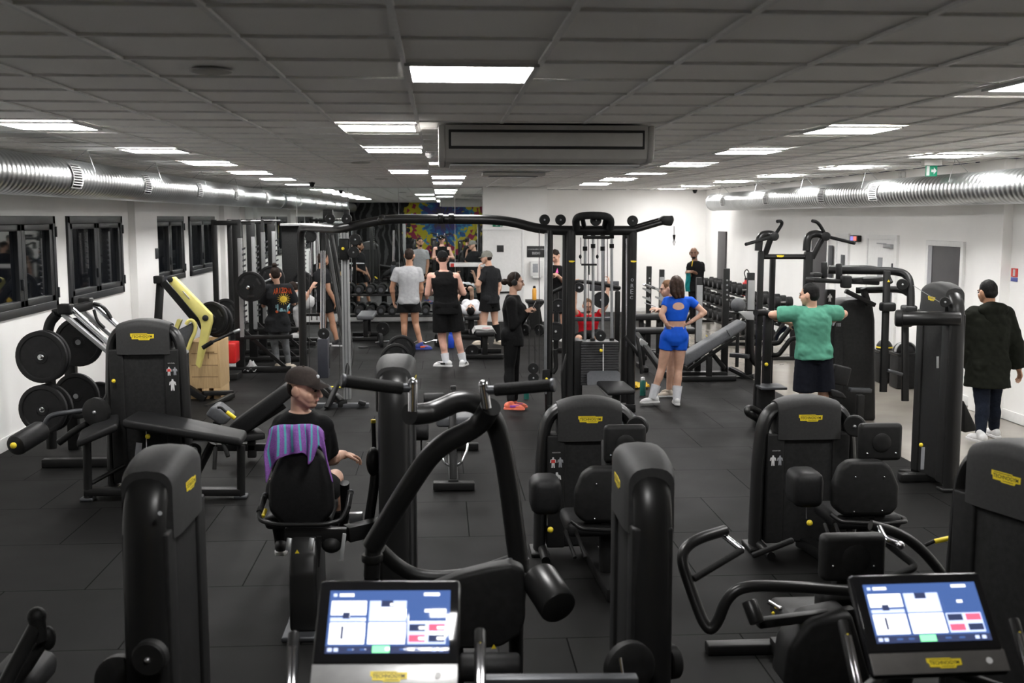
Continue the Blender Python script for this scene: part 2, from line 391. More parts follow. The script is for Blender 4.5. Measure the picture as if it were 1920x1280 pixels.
mb = MB(); mb.box(((XL+XR)/2, YB-.1, ZC/2), (XR-XL, .2, ZC)); struct(mb, 'wall_front', 'mural')
# windows on the left wall
def window(i, a, b):
    f = MB(); x = XL-.05
    f.box((x, (a+b)/2, WZ1-.045), (.16, b-a, .09), .006); f.box((x, (a+b)/2, WZ0+.045), (.16, b-a, .09), .006)
    f.box((x, a+.04, (WZ0+WZ1)/2), (.16, .08, WZ1-WZ0), .006); f.box((x, b-.04, (WZ0+WZ1)/2), (.16, .08, WZ1-WZ0), .006)
    o = struct(f, 'window_%d' % i, 'window_black')
    mid = (a+b)/2
    for s, (c, d) in enumerate(((a+.08, mid-.005), (mid+.005, b-.08))):
        q = MB()
        z0, z1 = WZ0+.09, WZ1-.09
        q.box((x+.03, (c+d)/2, z1-.035), (.08, d-c, .07), .006); q.box((x+.03, (c+d)/2, z0+.035), (.08, d-c, .07), .006)
        q.box((x+.03, c+.05, (z0+z1)/2), (.08, .10, z1-z0), .006); q.box((x+.03, d-.05, (z0+z1)/2), (.08, .10, z1-z0), .006)
        sa = q.build('sash', 'window_black', o)
        g = MB(); g.box((x+.02, (c+d)/2, (z0+z1)/2), (.012, d-c-.12, z1-z0-.1)); g.build('pane', 'night_glass', sa)
    h = MB(); h.box((x+.085, mid-.06, (WZ0+WZ1)/2-.2), (.03, .03, .12), .008); h.build('window_handle', 'window_black', o)
    h = MB(); h.cyl((XL+.035, b-.01, WZ0+.12), (XL+.035, b-.01, WZ0+.24), .014); h.cyl((XL+.035, b-.01, WZ1-.24), (XL+.035, b-.01, WZ1-.12), .014); h.build('hinge', 'window_black', o)
m = mat('night_glass', (.004, .005, .007), .03, spec=.9, noise=.05)
for i, (a, b) in enumerate(WIN): window(i+1, a, b)
# doors on the right wall
def door(i, a, b, z1, leafm, framem='white_paint', depth=0.):
    f = MB()
    for yy in (a-.03, b+.03): f.box((XR-.015, yy, z1/2), (.05, .07, z1), .004)
    f.box((XR-.015, (a+b)/2, z1+.03), (.05, b-a+.13, .07), .004)
    o = struct(f, 'door_%d' % i, framem)
    l = MB(); l.box((XR-.012, (a+b)/2, z1/2), (.03, b-a, z1-.01), .003); l.build('door_leaf', leafm, o); return o
mat('door_grey', (.045, .042, .045), .5, noise=.1, nscale=5)
mat('door_jamb_grey', (.33, .33, .35), .5, noise=.05)
d = door(1, *DRS[0], 'door_grey'); q = MB(); q.box((XR-.03, DRS[0][1]-.06, 1.0), (.006, .12, 1.98)); q.build('door_edge', 'door_jamb_grey', d)
d = door(2, *DRS[1], 'white_paint')
q = MB(); q.box((XR-.05, 15.62, 1.95), (.06, .26, .06), .01); q.bar((XR-.09, 15.6, 1.985), (XR-.07, 16.0, 1.985), .012, .02); q.build('door_closer', 'steel', d)
q = MB(); q.box((XR-.03, 15.95, 1.62), (.006, .16, .3)); q.build('door_plate', 'sticker_grey', d)
q = MB(); q.box((XR-.03, 15.5, 1.62), (.02, .03, .16)); q.box((XR-.03, 15.5, 1.2), (.02, .03, .16)); q.build('hinge', 'dark_steel', d)
d = door(3, *DRS[2], 'white_paint')
d = door(4, *DRS[3], 'door_grey')
# tall dark opening on the right wall at the far end
q = MB(); yk = [y_ for y_ in (23.9, 23.2)]
q.box((XR-.02, 25.2, 1.02), (.04, .7, 2.04), .004); struct(q, 'door_5', 'door_grey')
# door in the white block
q = MB(); c = P(978, 432, YM-.1); zt = c.z; xr = c.x
q.box(((.98+xr)/2+.0, YM-.105, zt/2+.01), (xr-.98, .02, zt-.02), .003); q.box((xr+.03, YM-.11, zt/2), (.05, .03, zt), .003); q.box(((.98+xr)/2, YM-.11, zt+.02), (xr-.9, .03, .05), .003)
o = struct(q, 'door_6', 'white_paint')
c = P(938, 466, YM-.12); q = MB(); q.box(c, (.155, .008, .155), .002); q = q.build('door_plate', 'letter_black', o); q['label'] = 'small black square door plate'
q = MB(); q.bar(P(936, 548, YM-.14), P(960, 547, YM-.14), .04, .03); q.build('push_bar', 'black_plastic', o)
# ---------------------------------------------------------------- ducts
def duct(name, label, A, B, r, endcap, vents, side):
    t = thing(name, label, 'duct', A); d = (B-A); mb = MB(); n = 60
    mb.lathe(A, d, [(0, r), (d.length, r)], 40); mb.build('duct_pipe', 'spiral_duct', t)
    q = MB(); e = B if endcap == 'far' else A; u = d.normalized()
    q.lathe(B-u*.06, d, [(0, r+.006), (.05, r+.006), (.07, r*.95), (.09, 0)], 40); q.build('end_cap', 'steel', t)
    for y in vents:
        c = A+d*((y-A.y)/d.y); g = MB(); ang0 = math.radians(-28); ang1 = math.radians(38); N = 9
        def pt(a, yy, rr): return V((c.x+side*math.cos(a)*rr, yy, c.z+math.sin(a)*rr))
        L = .3
        for aa, ab, y0, y1 in ((ang0-.06, ang0, -L/2, L/2), (ang1, ang1+.06, -L/2, L/2), (ang0, ang1, -L/2, -L/2+.03), (ang0, ang1, L/2-.03, L/2)):
            K = 7; rows = [[pt(aa+(ab-aa)*i/K, c.y+y0, r+.014) for i in range(K+1)], [pt(aa+(ab-aa)*i/K, c.y+y1, r+.014) for i in range(K+1)]]
            g.grid(rows, -.012)
        v = g.build('vent_grille', 'white_plastic', t)
        g = MB(); K = 7; g.grid([[pt(ang0+(ang1-ang0)*i/K, c.y+yy, r+.004) for i in range(K+1)] for yy in (-L/2+.02, L/2-.02)], -.002); g.build('vent_opening', 'letter_black', v)
        g = MB()
        for i in range(1, N):
            a = ang0+(ang1-ang0)*i/N; g.bar(pt(a, c.y-L/2+.02, r+.01), pt(a, c.y+L/2-.02, r+.01), .013, .008, 0)
        g.build('vent_slats', 'white_plastic', v)
    for y in [A.y+2.0+i*2.6 for i in range(int((d.y-2)/2.6)+1)]:
        c = A+d*((y-A.y)/d.y); g = MB(); top = V((c.x+side*.1, c.y, ZC))
        for s in (-1, 1): g.tube([top, V((c.x+s*r*.9, c.y, c.z+r*.45))], .003, 6)
        g.build('hanger_wire', 'steel', t)
    return t
RL = .185
duct('spiral_duct', 'silver spiral ventilation duct with grilles along the left wall', V((-3.62, 4.0, 2.75)), V((-3.62, 24.45, 2.75)), RL, 'far', [P(183, 330, 11.0).y*0+v for v in (10.6, 13.1, 15.9, 18.7, 22.0)], 1)
duct('spiral_duct', 'silver spiral ventilation duct with grilles along the right wall', V((6.02, 5.0, 2.70)), V((6.02, 23.6, 2.70)), RL, 'far', [14.35, 16.35, 19.2, 22.2], -1)
# ---------------------------------------------------------------- air conditioner
t = thing('air_conditioner', 'wide grey ceiling-mounted air conditioner in the middle of the ceiling', 'air conditioner', (.77, 8.2, 2.78))
x0, x1 = -.01, 1.56; ya = 7.86
prof = [(ya, ZC-.012), (ya+.005, 2.86), (ya+.03, 2.80), (ya+.08, 2.775), (ya+.68, 2.76), (ya+.70, ZC-.012)]
mb = MB(); mb.prism([(x0+.05, y, z) for y, z in prof], (x1-x0-.1, 0, 0), .004); mb.build('body', 'ac_grey', t)
for s, x in ((1, x0), (1, x1-.05)):
    mb = MB(); mb.prism([(x, y-.006, z) for y, z in prof], (.05, 0, 0), .012, 3); mb.build('end_cover', 'ac_grey', t)
mb = MB(); zc_ = (P(1000, 252, ya).z+P(1000, 275, ya).z)/2+.008
mb.box(((x0+x1)/2, ya-.003, zc_), (1.42, .02, .135), .004); mb.build('grille_recess', 'letter_black', t)
mb = MB(); mb.box(((x0+x1)/2, ya-.012, zc_), (1.385, .02, .096), .004); mb.build('louvre', 'ac_grey', t)
mb = MB(); mb.box(((x0+x1)/2, ya+.38, 2.758), (1.4, .5, .012), .003); mb.build('intake_grille', 'white_plastic', t)
# second unit further back, flush with the ceiling
t = thing('ceiling_cassette', 'flat grey ceiling cassette far behind the air conditioner', 'air conditioner', (1.0, 16.5, 3.0))
a, b = P(905, 327, 16.2), P(1022, 327, 16.2)
mb = MB(); mb.box(((a.x+b.x)/2, 16.45, ZC-.035), (b.x-a.x, .6, .05), .01); mb.build('body', 'ac_grey', t)
mb = MB(); mb.box(((a.x+b.x)/2, 16.45, ZC-.064), (b.x-a.x-.2, .42, .008), .002); mb.build('intake_grille', 'dark_steel', t)
def ceil_disc(px, py, r, label, h=.03):
    d = ray(px, py); d = d*((ZC-CAMH)/d.z); mb = MB(); mb.lathe(V((d.x, d.y, ZC)), (0, 0, -1), [(0, r), (h*.6, r*.96), (h, r*.75), (h+.001, 0)], 24)
    solo(mb, 'ceiling_speaker', 'ac_grey', label, 'ceiling speaker', None, (d.x, d.y, ZC-h))
ceil_disc(395, 132, .10, 'round flat ceiling speaker near the front left', .012)
ceil_disc(676, 305, .12, 'round ceiling speaker left of the light panels', .012)
ceil_disc(715, 335, .12, 'far round ceiling speaker in front of the mirror', .012)
c = P(806, 287, 11.5); mb = MB(); mb.lathe((c.x, 11.5, ZC), (0, 0, -1), [(0, .05), (.03, .05), (.05, .03), (.06, .0)], 20); solo(mb, 'smoke_detector', 'white_plastic', 'small white smoke detector beside the air conditioner', 'smoke detector', None, (c.x, 11.5, ZC-.06))
c = P(1665, 312, 14.2); mb = MB(); mb.lathe((c.x, 14.2, ZC), (0, 0, -1), [(0, .05), (.02, .05), (.04, .03), (.045, .0)], 20); solo(mb, 'smoke_detector', 'white_plastic', 'small white ceiling sensor above the right duct', 'smoke detector', None, (c.x, 14.2, ZC-.045))
# exit sign, alarm box, cameras
t = thing('exit_sign', 'green and white exit sign hanging above the right duct', 'exit sign', (5.72, 12.5, ZC-.2))
a = P(1747, 303, 12.5); mb = MB(); mb.box((a.x, 12.5, ZC-.035), (.22, .09, .07), .006); mb.build('lamp_housing', 'ac_grey', t)
mb = MB(); mb.box((a.x+.0, 12.5, ZC-.13), (.14, .012, .13), .002); pl = mb.build('sign_plate', 'green_sign', t)
mb = MB(); mb.box((a.x-.045, 12.49, ZC-.13), (.035, .006, .11)); mb.prism([(a.x-.005, 12.487, ZC-.115), (a.x+.025, 12.487, ZC-.115), (a.x+.025, 12.487, ZC-.09), (a.x+.06, 12.487, ZC-.13), (a.x+.025, 12.487, ZC-.17), (a.x+.025, 12.487, ZC-.145), (a.x-.005, 12.487, ZC-.145)], (0, .004, 0)); mb.build('pictogram', 'white_print', pl)
t = thing('exit_sign', 'green exit sign above the white door in the back wall', 'exit sign', (1.3, YM-.13, 2.05))
c = P(933, 421, YM-.13); mb = MB(); mb.box(c, (.22, .03, .09), .003); pl = mb.build('sign_plate', 'green_sign', t)
mb = MB(); mb.box(c+V((-.02, -.018, 0)), (.05, .004, .055)); mb.box(c+V((.075, -.018, 0)), (.03, .004, .085)); mb.build('pictogram', 'white_print', pl)
c = P(1660, 327, 15.2); c.x = XR-.03; mb = MB(); mb.box((c.x, 15.3, c.z), (.06, .14, .09), .012); mb.cyl((c.x-.03, 15.27, c.z), (c.x-.05, 15.27, c.z), .035); solo(mb, 'alarm_box', 'white_plastic', 'small white alarm box on the right wall above the duct', 'alarm', None, (c.x, 15.3, c.z))
for px, py, Y, lab in ((1303, 357, 26.6, 'small dark camera dome high in the far right corner'), (585, 348, 21.5, 'small dark camera under the ceiling near the left duct')):
    c = P(px, py, Y); mb = MB(); mb.lathe((c.x, Y, ZC), (0, 0, -1), [(0, .06), (.03, .06)], 16); mb.ell((c.x, Y, ZC-.04), (.05, .05, .05)); solo(mb, 'security_camera', 'black_plastic', lab, 'security camera', None, (c.x, Y, ZC-.09))
# signs on walls
def wall_sign(name, label, x0, y0, x1, y1, Y, m, lines=(), lm='white_print'):
    a, b = P(x0, y0, Y), P(x1, y1, Y); t = thing(name, label, 'sign', ((a.x+b.x)/2, Y, b.z))
    mb = MB(); mb.box(((a.x+b.x)/2, Y-.01, (a.z+b.z)/2), (abs(b.x-a.x), .012, abs(a.z-b.z)), .002); pl = mb.build('sign_board', m, t)
    for s, v, w in lines: text(pl, s, V(((a.x+b.x)/2, Y-.0165, a.z+(b.z-a.z)*v)), (1, 0, 0), (0, 0, 1), w*abs(b.x-a.x), lm)
    return t
YF = YM-.1
wall_sign('wall_sign', 'black rectangular sign with white lettering above the paper dispenser', 988, 461, 1022, 482, YF, 'letter_black', [('CYCLE DOORS AT OPEN', .30, .9), ('IIIIIXI', .66, .42)])
t = thing('paper_dispenser', 'white paper towel dispenser on the back wall', 'dispenser', P(1004, 518, YF))
a, b = P(993, 489, YF), P(1017, 518, YF); cx = (a.x+b.x)/2
mb = MB(); mb.box((cx, YF-.09, (a.z+b.z)/2), (b.x-a.x, .18, a.z-b.z), .03); mb.build('housing', 'white_plastic', t)
mb = MB(); mb.box((cx, YF-.1, b.z-.01), (.2, .16, .06), .02); mb.build('outlet', 'white_plastic', t)
mb = MB(); mb.box((cx-.03, YF-.182, (a.z+b.z)/2+.02), (.12, .006, .2), .002); mb.build('window', 'sticker_grey', t)
# fire notices on the right wall
def rsign(name, label, Yc, z0, z1, w, parts):
    t = thing(name, label, 'sign', (XR-.01, Yc, z0))
    for nm, m, a, b in parts:
        mb = MB(); mb.box((XR-.012, Yc, z0+(z1-z0)*(a+b)/2), (.01, w, (z1-z0)*(b-a)), .001); mb.build(nm, m, t)
    return t
c = P(1893, 514, 12.16)
t = thing('fire_notice', 'small red and blue fire notice on the right wall near the coat man', 'sign', (XR-.01, 12.16, c.z))
mb = MB(); mb.box((XR-.006, 12.14, c.z+.02), (.008, .14, .10), .001); mb.build('red_panel', 'red_print', t)
mb = MB(); mb.box((XR-.006, 12.14, c.z-.06), (.008, .14, .045), .001); mb.build('blue_panel', mat('blue_print', (.08, .1, .35), .5, noise=.05), t)
mb = MB(); mb.box((XR-.011, 12.14, c.z+.02), (.004, .045, .075), .001); mb.build('pictogram', 'white_print', t)
t = thing('wall_clock_display', 'small lit timer display on the right wall between the doors', 'display', (XR-.04, 17.0, 2.05))
c = P(1607, 447, 16.9); mb = MB(); mb.box((XR-.04, 16.93, c.z), (.06, .34, .1), .01); mb.build('housing', 'black_plastic', t)
mb = MB(); mb.box((XR-.073, 17.0, c.z), (.006, .12, .07)); mb.build('blue_screen', mat('screen_violet', (.1, .1, .1), .5, emit=(.3, .25, .8), estr=.2, noise=.02), t)
mb = MB(); mb.box((XR-.073, 16.87, c.z), (.006, .12, .07)); mb.build('red_screen', mat('screen_red', (.1, .1, .1), .5, emit=(1., .2, .15), estr=.2, noise=.02), t)
for Yc, zz, w, h, lab in ((17.45, 1.6, .16, .32, 'small grey notice on the narrow white door in the right wall'), (18.02, 1.6, .2, .6, 'tall narrow grey notice beside the dark doorway in the right wall')):
    mb = MB(); mb.box((XR-.04, Yc, zz), (.008, w, h), .001); solo(mb, 'wall_notice', 'dark_steel', lab, 'sign', None, (XR-.04, Yc, zz-h/2))
c = P(282, 475, 17.0); t = thing('light_switch', 'small dark switch plate on the left wall pilaster', 'switch', (XL+.11, 16.95, c.z))
mb = MB(); mb.box((XL+.106, 17.0, c.z), (.012, .17, .16), .003); mb.build('plate', 'window_black', t)
# ================================================================ machines
X, Z3 = V((1, 0, 0)), V((0, 0, 1))
def man_icon(parent, c, right, up, h, m='white_print'):
    """small printed figure, one joined outline"""
    right = V(right).normalized(); up = V(up).normalized(); n = right.cross(up); c = V(c)
    pts = [(-.07, .5), (.07, .5), (.09, .34), (.26, .26), (.30, -.02), (.22, -.02), (.16, .14), (.14, -.08), (.16, -.5), (.04, -.5), (0, -.14),
           (-.04, -.5), (-.16, -.5), (-.14, -.08), (-.16, .14), (-.22, -.02), (-.30, -.02), (-.26, .26), (-.09, .34)]
    mb = MB(); mb.prism([c+right*(h*u)+up*(h*v) for u, v in pts], n*.0015); return mb.build('pictogram', m, parent)
def tower(name, label, cat, loc, rz, H, W=.66, T=.19, bw=.15, side='L', panel=True, parent=None, logo=True, icons=2):
    """pin-loaded weight tower; local front is -y, built around its base"""
    t = parent or thing(name, label, cat, loc, rz)
    M = Mx.Translation(V(loc)) @ Mx.Rotation(rz, 4, 'Z'); L = lambda x, y, z: M @ V((x, y, z)); R3 = M.to_3x3(); ax = R3 @ X; ay = R3 @ V((0, 1, 0))
    h = W/2
    path = [L(-h, 0, 0), L(-h+.01, 0, H*.55), L(-h+.035, 0, H-.20), L(-h+.10, 0, H-.085), L(-.10, 0, H-.05), L(.10, 0, H-.05), L(h-.10, 0, H-.085), L(h-.035, 0, H-.20), L(h-.01, 0, H*.55), L(h, 0, 0)]
    mb = MB(); mb.tube(path, .043, 14, .09, T/2*.92, ay); mb.build('frame_arch', 'black_gloss', t)
    for s in (-1, 1):
        mb = MB(); mb.box(L(s*h, 0, .015), (.13, T+.05, .03), .01, R3); mb.build('foot', 'black_paint', t)
    # soft cap
    rings = []; cw = .225
    for i in range(13):
        u = -1+2*i/12; x = u*cw; top = H+.012-.045*u*u; k = 1-.12*abs(u)**6; yy = (T/2+.020)*k; bot = H-.29
        rr = min(.06, yy*.8); prof = [(-yy, bot), (-yy, bot+.1)]+[(-yy+rr-rr*math.cos(q), top-rr+rr*math.sin(q)) for q in (0, .35, .7, 1.05, 1.4)]
        prof += [(-yy*.0, top+.004)]+[(-a_, b_) for a_, b_ in reversed(prof)]
        rings.append([L(x, a, b) for a, b in prof])
    mb = MB(); mb.ring(rings); mb.build('top_cap', 'cap_grey', t, angle=65)
    mb = MB(); mb.box(L(0, 0, (H-.2)/2+.03), (.40, T*.88, H-.26), .02, R3); mb.build('weight_shroud', 'black_matte', t)
    for s in (-1, 1):
        mb = MB(); mb.box(L(s*.235, -.005, (H-.25)/2+.03), (.125, T*.98, H-.31), .012, R3); sc = mb.build('side_cover', 'black_plastic', t)
        mb = MB(); mb.box(L(s*.235, -.005, H-.262), (.118, T*.9, .006), .002, R3); mb.build('cover_top', 'dark_steel', sc)  # grey top on the black cover: glare put into its colour
        if panel and (s < 0) == (side == 'L'):
            yf = -T*.49-.0055
            text(sc, 'LEG CURL' if side == 'R' else 'ADDUCTOR', L(s*.235, yf, H-.37), ax, Z3, .06, 'white_print')
            f1 = man_icon(sc, L(s*.235-.022, yf, H-.44), ax, Z3, .075); man_icon(sc, L(s*.235+.028, yf, H-.44), ax, Z3, .07, 'sticker_grey')
            if icons > 1:
                q = MB(); q.box(L(s*.235-.022, yf-.002, H-.432), (.028, .002, .022), 0, R3); q.build('red_muscle', 'red_print', f1)
                man_icon(sc, L(s*.235+.005, yf, H-.56), ax, Z3, .10)
    if logo: badge(t, L(0, -(T/2+.0185), H-.135), ax, Z3, bw)
    return t, L, R3
def plate(c, axis, r, th, label, cat='weight plate', group=None, name='weight_plate', m='iron_plate', holes=True):
    """barbell plate: rimmed disc with grip slots"""
    c = V(c); axis = V(axis).normalized()
    t = thing(name, label, cat, c-V((0, 0, r)), 0, group)
    mb = MB(); n = 36; o = c-axis*th/2
    mb.lathe(o, axis, [(0.004, r*.17), (0.004, r*.24), (th*.22, r*.26), (th*.22, r*.80), (0, r*.84), (0, r*.96), (.006, r), (th-.006, r), (th, r*.96), (th, r*.84), (th*.78, r*.80), (th*.78, r*.26), (th-.004, r*.24), (th-.004, r*.17)], n)
    mb.build('disc', m, t)
    mb = MB(); mb.lathe(o-axis*.004, axis, [(0, r*.11), (th+.008, r*.11)], 18); mb.build('hub', 'steel', t)
    if holes:
        R = rotm(axis); 
        for k in range(3):
            a = .5+k*2.094; p = c+R @ V((math.cos(a)*r*.62, math.sin(a)*r*.62, 0)); u = R @ V((math.cos(a), math.sin(a), 0)); w = axis.cross(u)
            mb = MB(); mb.box(p, (r*.5, r*.16, th*.64), .008, Mx((w, u, axis)).transposed()); mb.build('grip_slot', 'letter_black', t)
    return t
def knob(parent, c, r=.018, m='yellow', name='selector_knob'):
    mb = MB(); mb.ell(c, (r, r, r), n=12); o = mb.build(name, m, parent); o['label'] = 'yellow knob'; return o
# ---------------------------------------------------------------- foreground towers
def wheel(parent, c, axis, r, w, name='pulley_wheel', m='black_plastic', bolt=True):
    mb = MB(); c = V(c); a = V(axis).normalized(); mb.lathe(c-a*w/2, a, [(0, r*.3), (0, r*.88), (.008, r), (w-.008, r), (w, r*.88), (w, r*.3)], 28); o = mb.build(name, m, parent)
    if bolt:
        s = -1 if a.y > 0 else 1
        mb = MB(); mb.ell(c-a*(w/2)*(1 if a.y > 0 else -1), (r*.12+.004,)*3, n=10); mb.build('bolt', 'steel', o)
    return o
p = P(302, 860, 4.25)
t, L, R3 = tower('weight_tower', 'tall black weight tower at the front left with its yellow plate on the right side', 'weight tower', (p.x, 4.27, 0), math.radians(89), P(300, 846, 4.2).z-.012, W=.62, T=.175, panel=False)
wheel(t, P(282, 1232, 3.86), (.15, 1, 0), .066, .05)
wheel(t, P(228, 1275, 4.0), (.15, 1, 0), .10, .05, bolt=False)
mb = MB(); mb.cyl(P(300, 962, 3.92), P(300, 962, 3.9), .008); mb.build('bolt', 'steel', t)
p = P(1206, 860, 4.3)
t, L, R3 = tower('weight_tower', 'tall black weight tower at the front centre with its yellow plate on the left side', 'weight tower', (p.x, 4.32, 0), math.radians(-91), P(1206, 842, 4.25).z-.012, W=.60, T=.165, panel=False)
wheel(t, P(1180, 1250, 3.85), (-.3, 1, 0), .10, .05, bolt=False)
mb = MB(); mb.tube([P(1162, 1232, 3.8), P(1168, 1275, 3.78)], .008); mb.build('locking_pin', 'chrome', t)
wheel(t, P(1258, 1240, 4.2), (1, .3, 0), .07, .05, bolt=False)
p = P(1938, 880, 4.2)
t, L, R3 = tower('weight_tower', 'black weight tower cut by the right picture edge with a tilted yellow plate', 'weight tower', (p.x, 4.25, 0), math.radians(-71), P(1900, 832, 4.2).z-.012, panel=True, side='R')
# ---------------------------------------------------------------- consoles
def screen_mat(name, glare):
    m = mat(name, (.01, .01, .012), .06, spec=.6); return m
mat('screen_blue', (.01, .01, .02), .08, emit=(.05, .10, .27), estr=0.34, noise=.02)
mat('screen_dark', (.01, .01, .02), .08, emit=(.03, .04, .09), estr=0.34, noise=.02)
mat('screen_white', (.01, .01, .01), .08, emit=(.86, .87, .92), estr=0.44, noise=.02)
mat('screen_pale', (.01, .01, .01), .08, emit=(.5, .58, .85), estr=0.41, noise=.02)
mat('screen_green', (.01, .01, .01), .08, emit=(.25, .85, .38), estr=0.41, noise=.02)
mat('screen_redtile', (.01, .01, .01), .08, emit=(.75, .12, .2), estr=0.34, noise=.02)
mat('console_black', (.009, .009, .010), .06, noise=.05)
mat('console_bar', (.12, .115, .11), .35, .3, noise=.08)
mat('console_bar_light', (.34, .34, .34), .35, .3, noise=.08)
def console(t, tl, tr, br, bl, Yt, Yb, bar='console_bar', dr=0.):
    """touch console: pixel corners at top depth Yt and bottom depth Yb"""
    A, B, C, D = P(*tl, Yt), P(*tr, Yt+dr), P(*br, Yb+dr), P(*bl, Yb)
    u = ((B-A)+(C-D)).normalized(); v = ((A-D)+(B-C)); v = (v-u*v.dot(u)).normalized(); n = u.cross(v)
    o = (A+B+C+D)/4; w = ((B-A).length+(C-D).length)/2; h = ((A-D).length+(B-C).length)/2
    R = Mx((u, v, n)).transposed()
    Q = lambda a, b, d=0: o+u*(w*(a-.5))+v*(h*(.5-b))+n*d
    mb = MB(); mb.box(o-n*.018, (w, h, .036), .015, R); mb.build('console_housing', 'console_black', t)['label'] = 'lit touch console'
    mb = MB(); mb.box(Q(.5, .885, .001), (w*.985, h*.20, .004), .0015, R); bb = mb.build('lower_bar', bar, t)
    mb = MB(); mb.box(Q(.5, .40, .0005), (w*.97, h*.74, .003), .001, R); gl = mb.build('screen_glass', 'console_black', t)
    e = .0026
    def tile(x0, y0, x1, y1, m, name='screen_tile', d=0):
        X0, Y0 = .085, .115; W_, H_ = .845, .575
        a0, a1, b0, b1 = X0+x0*W_, X0+x1*W_, Y0+y0*H_, Y0+y1*H_
        mb = MB(); mb.box(Q((a0+a1)/2, (b0+b1)/2, e+d), (w*(a1-a0), h*(b1-b0), .0012), .0004, R); return mb.build(name, m, gl)
    tile(0, 0, 1, 1, 'screen_blue', 'screen_background')
    tile(.02, .17, .31, .40, 'screen_white', d=.001); tile(.02, .44, .31, .50, 'screen_pale', d=.001)
    tile(.335, .17, .64, .50, 'screen_pale', d=.001); tile(.42, .28, .60, .48, 'screen_white', d=.002); tile(.43, .17, .53, .27, 'screen_dark', d=.002)
    tile(.02, .52, .31, .86, 'screen_white', d=.001); tile(.335, .52, .64, .86, 'screen_white', d=.001)
    tile(.665, .17, .97, .50, 'screen_blue', d=.001); tile(.79, .31, .84, .36, 'screen_white', d=.002)
    for i, (a, b, m_) in enumerate(((.67, .55, 'screen_dark'), (.83, .55, 'screen_redtile'), (.67, .72, 'screen_redtile'), (.83, .72, 'screen_dark'))): tile(a, b, a+.13, b+.11, m_, 'app_tile', .002)
    tile(.66, .53, .97, .86, 'screen_pale', 'app_tray', .0008)
    tile(0, .89, 1, 1, 'screen_dark', 'menu_bar', .001); tile(.38, .885, .52, .995, 'screen_green', 'start_button', .002)
    for a in (.02, .07, .86, .92): tile(a, .92, a+.035, .975, 'screen_pale', 'menu_icon', .002)
    for a in (.18, .28, .60, .72): tile(a, .93, a+.05, .96, 'screen_blue', 'menu_icon', .002)
    tile(.03, .05, .06, .10, 'screen_pale', 'menu_icon', .001); tile(.08, .05, .20, .10, 'screen_white', 'screen_title', .001)
    tile(.78, .04, .91, .09, 'screen_white', 'screen_title', .001); tile(.12, .36, .18, .46, 'screen_dark', 'screen_figure', .002); tile(.115, .58, .135, .78, 'screen_dark', 'screen_figure', .002)
    badge(t, Q(.53, .895, .0032), u, v, w*.25)
    mb = MB(); mb.lathe(Q(.86, .885, .003), n, [(0, .010), (.002, .010)], 14); mb.build('home_button', 'white_print', t)
    return Q
def bike(label, corners, Yt, Yb, bar, grips):
    """exercise bike carrying the console: neck, bars, body, seat, feet; only its head is in view"""
    b = sum((P(*c, (Yt+Yb)/2) for c in corners), V())/4; t = thing('exercise_bike', label, 'exercise bike', (b.x, b.y+.1, 0))
    console(t, *corners, Yt, Yb, bar, -.02 if bar == 'console_bar_light' else 0.)
    mb = MB(); mb.tube([b+V((0, .07, -.03)), V((b.x, b.y+.22, .85)), V((b.x, b.y+.22, .35))], .045, 12, .1); mb.build('neck', 'black_paint', t)
    mb = MB(); mb.box((b.x, b.y+.1, .42), (.16, .75, .5), .07); mb.build('drive_cover', 'black_plastic', t)
    for y in (-.35, .5):
        mb = MB(); mb.box((b.x, b.y+y, .05), (.55, .09, .07), .02); mb.build('floor_bar', 'black_paint', t)
    mb = MB(); mb.bar((b.x, b.y-.4, .05), (b.x, b.y+.5, .05), .09, .06); mb.build('spine', 'black_paint', t)
    mb = MB(); mb.tube([(b.x, b.y-.25, .6), (b.x, b.y-.36, .88)], .03); mb.build('seat_post', 'chrome', t)
    mb = MB(); mb.prism([(b.x-.11, b.y-.5, .88), (b.x+.11, b.y-.5, .88), (b.x+.04, b.y-.22, .88), (b.x-.04, b.y-.22, .88)], (0, 0, .06), .02); mb.build('saddle', 'black_pad', t)
    for i, (top, bot, Y) in enumerate(grips):
        A, B = P(*top, Y), P(*bot, Y-.16); d = (B-A).normalized()
        g = MB(); g.cyl(A, B, .0165, n=18, bev=.006); gr = g.build('upright_grip', 'black_gloss', t)
        s = MB()
        for k in (-1, 1):
            e = d.cross(V((0, 1, 0))).normalized(); f = e.cross(d)
            if f.y > 0: f = -f
            s.bar(A+d*.055+e*(.006*k)+f*.0150, B+e*(.006*k)+f*.0150, .009, .005, .001)
        s.build('pulse_sensor', 'chrome', gr); knob(gr, A+d*.042+V((0, -.015, .003)), .005, name='thumb_button')
        m_ = MB(); m_.tube([B, B+d*.05+V((0, .05, 0)), V((b.x, b.y+.14, .98))], .016, 10, .04); m_.build('grip_bracket', 'black_paint', t)
    return t
bike('front middle exercise bike with a lit console between two upright grips', [(600, 1086), (862, 1084), (862, 1292), (578, 1292)], 3.16, 2.93, 'console_bar_light', [((551, 1186), (546, 1300), 3.05), ((900, 1180), (900, 1300), 3.05)])
bike('front right exercise bike with a lit console tilted to the right', [(1588, 1078), (1838, 1068), (1895, 1262), (1640, 1268)], 3.2, 2.98, 'console_bar', [((1580, 1164), (1608, 1290), 3.12), ((1900, 1160), (1936, 1290), 3.12)])
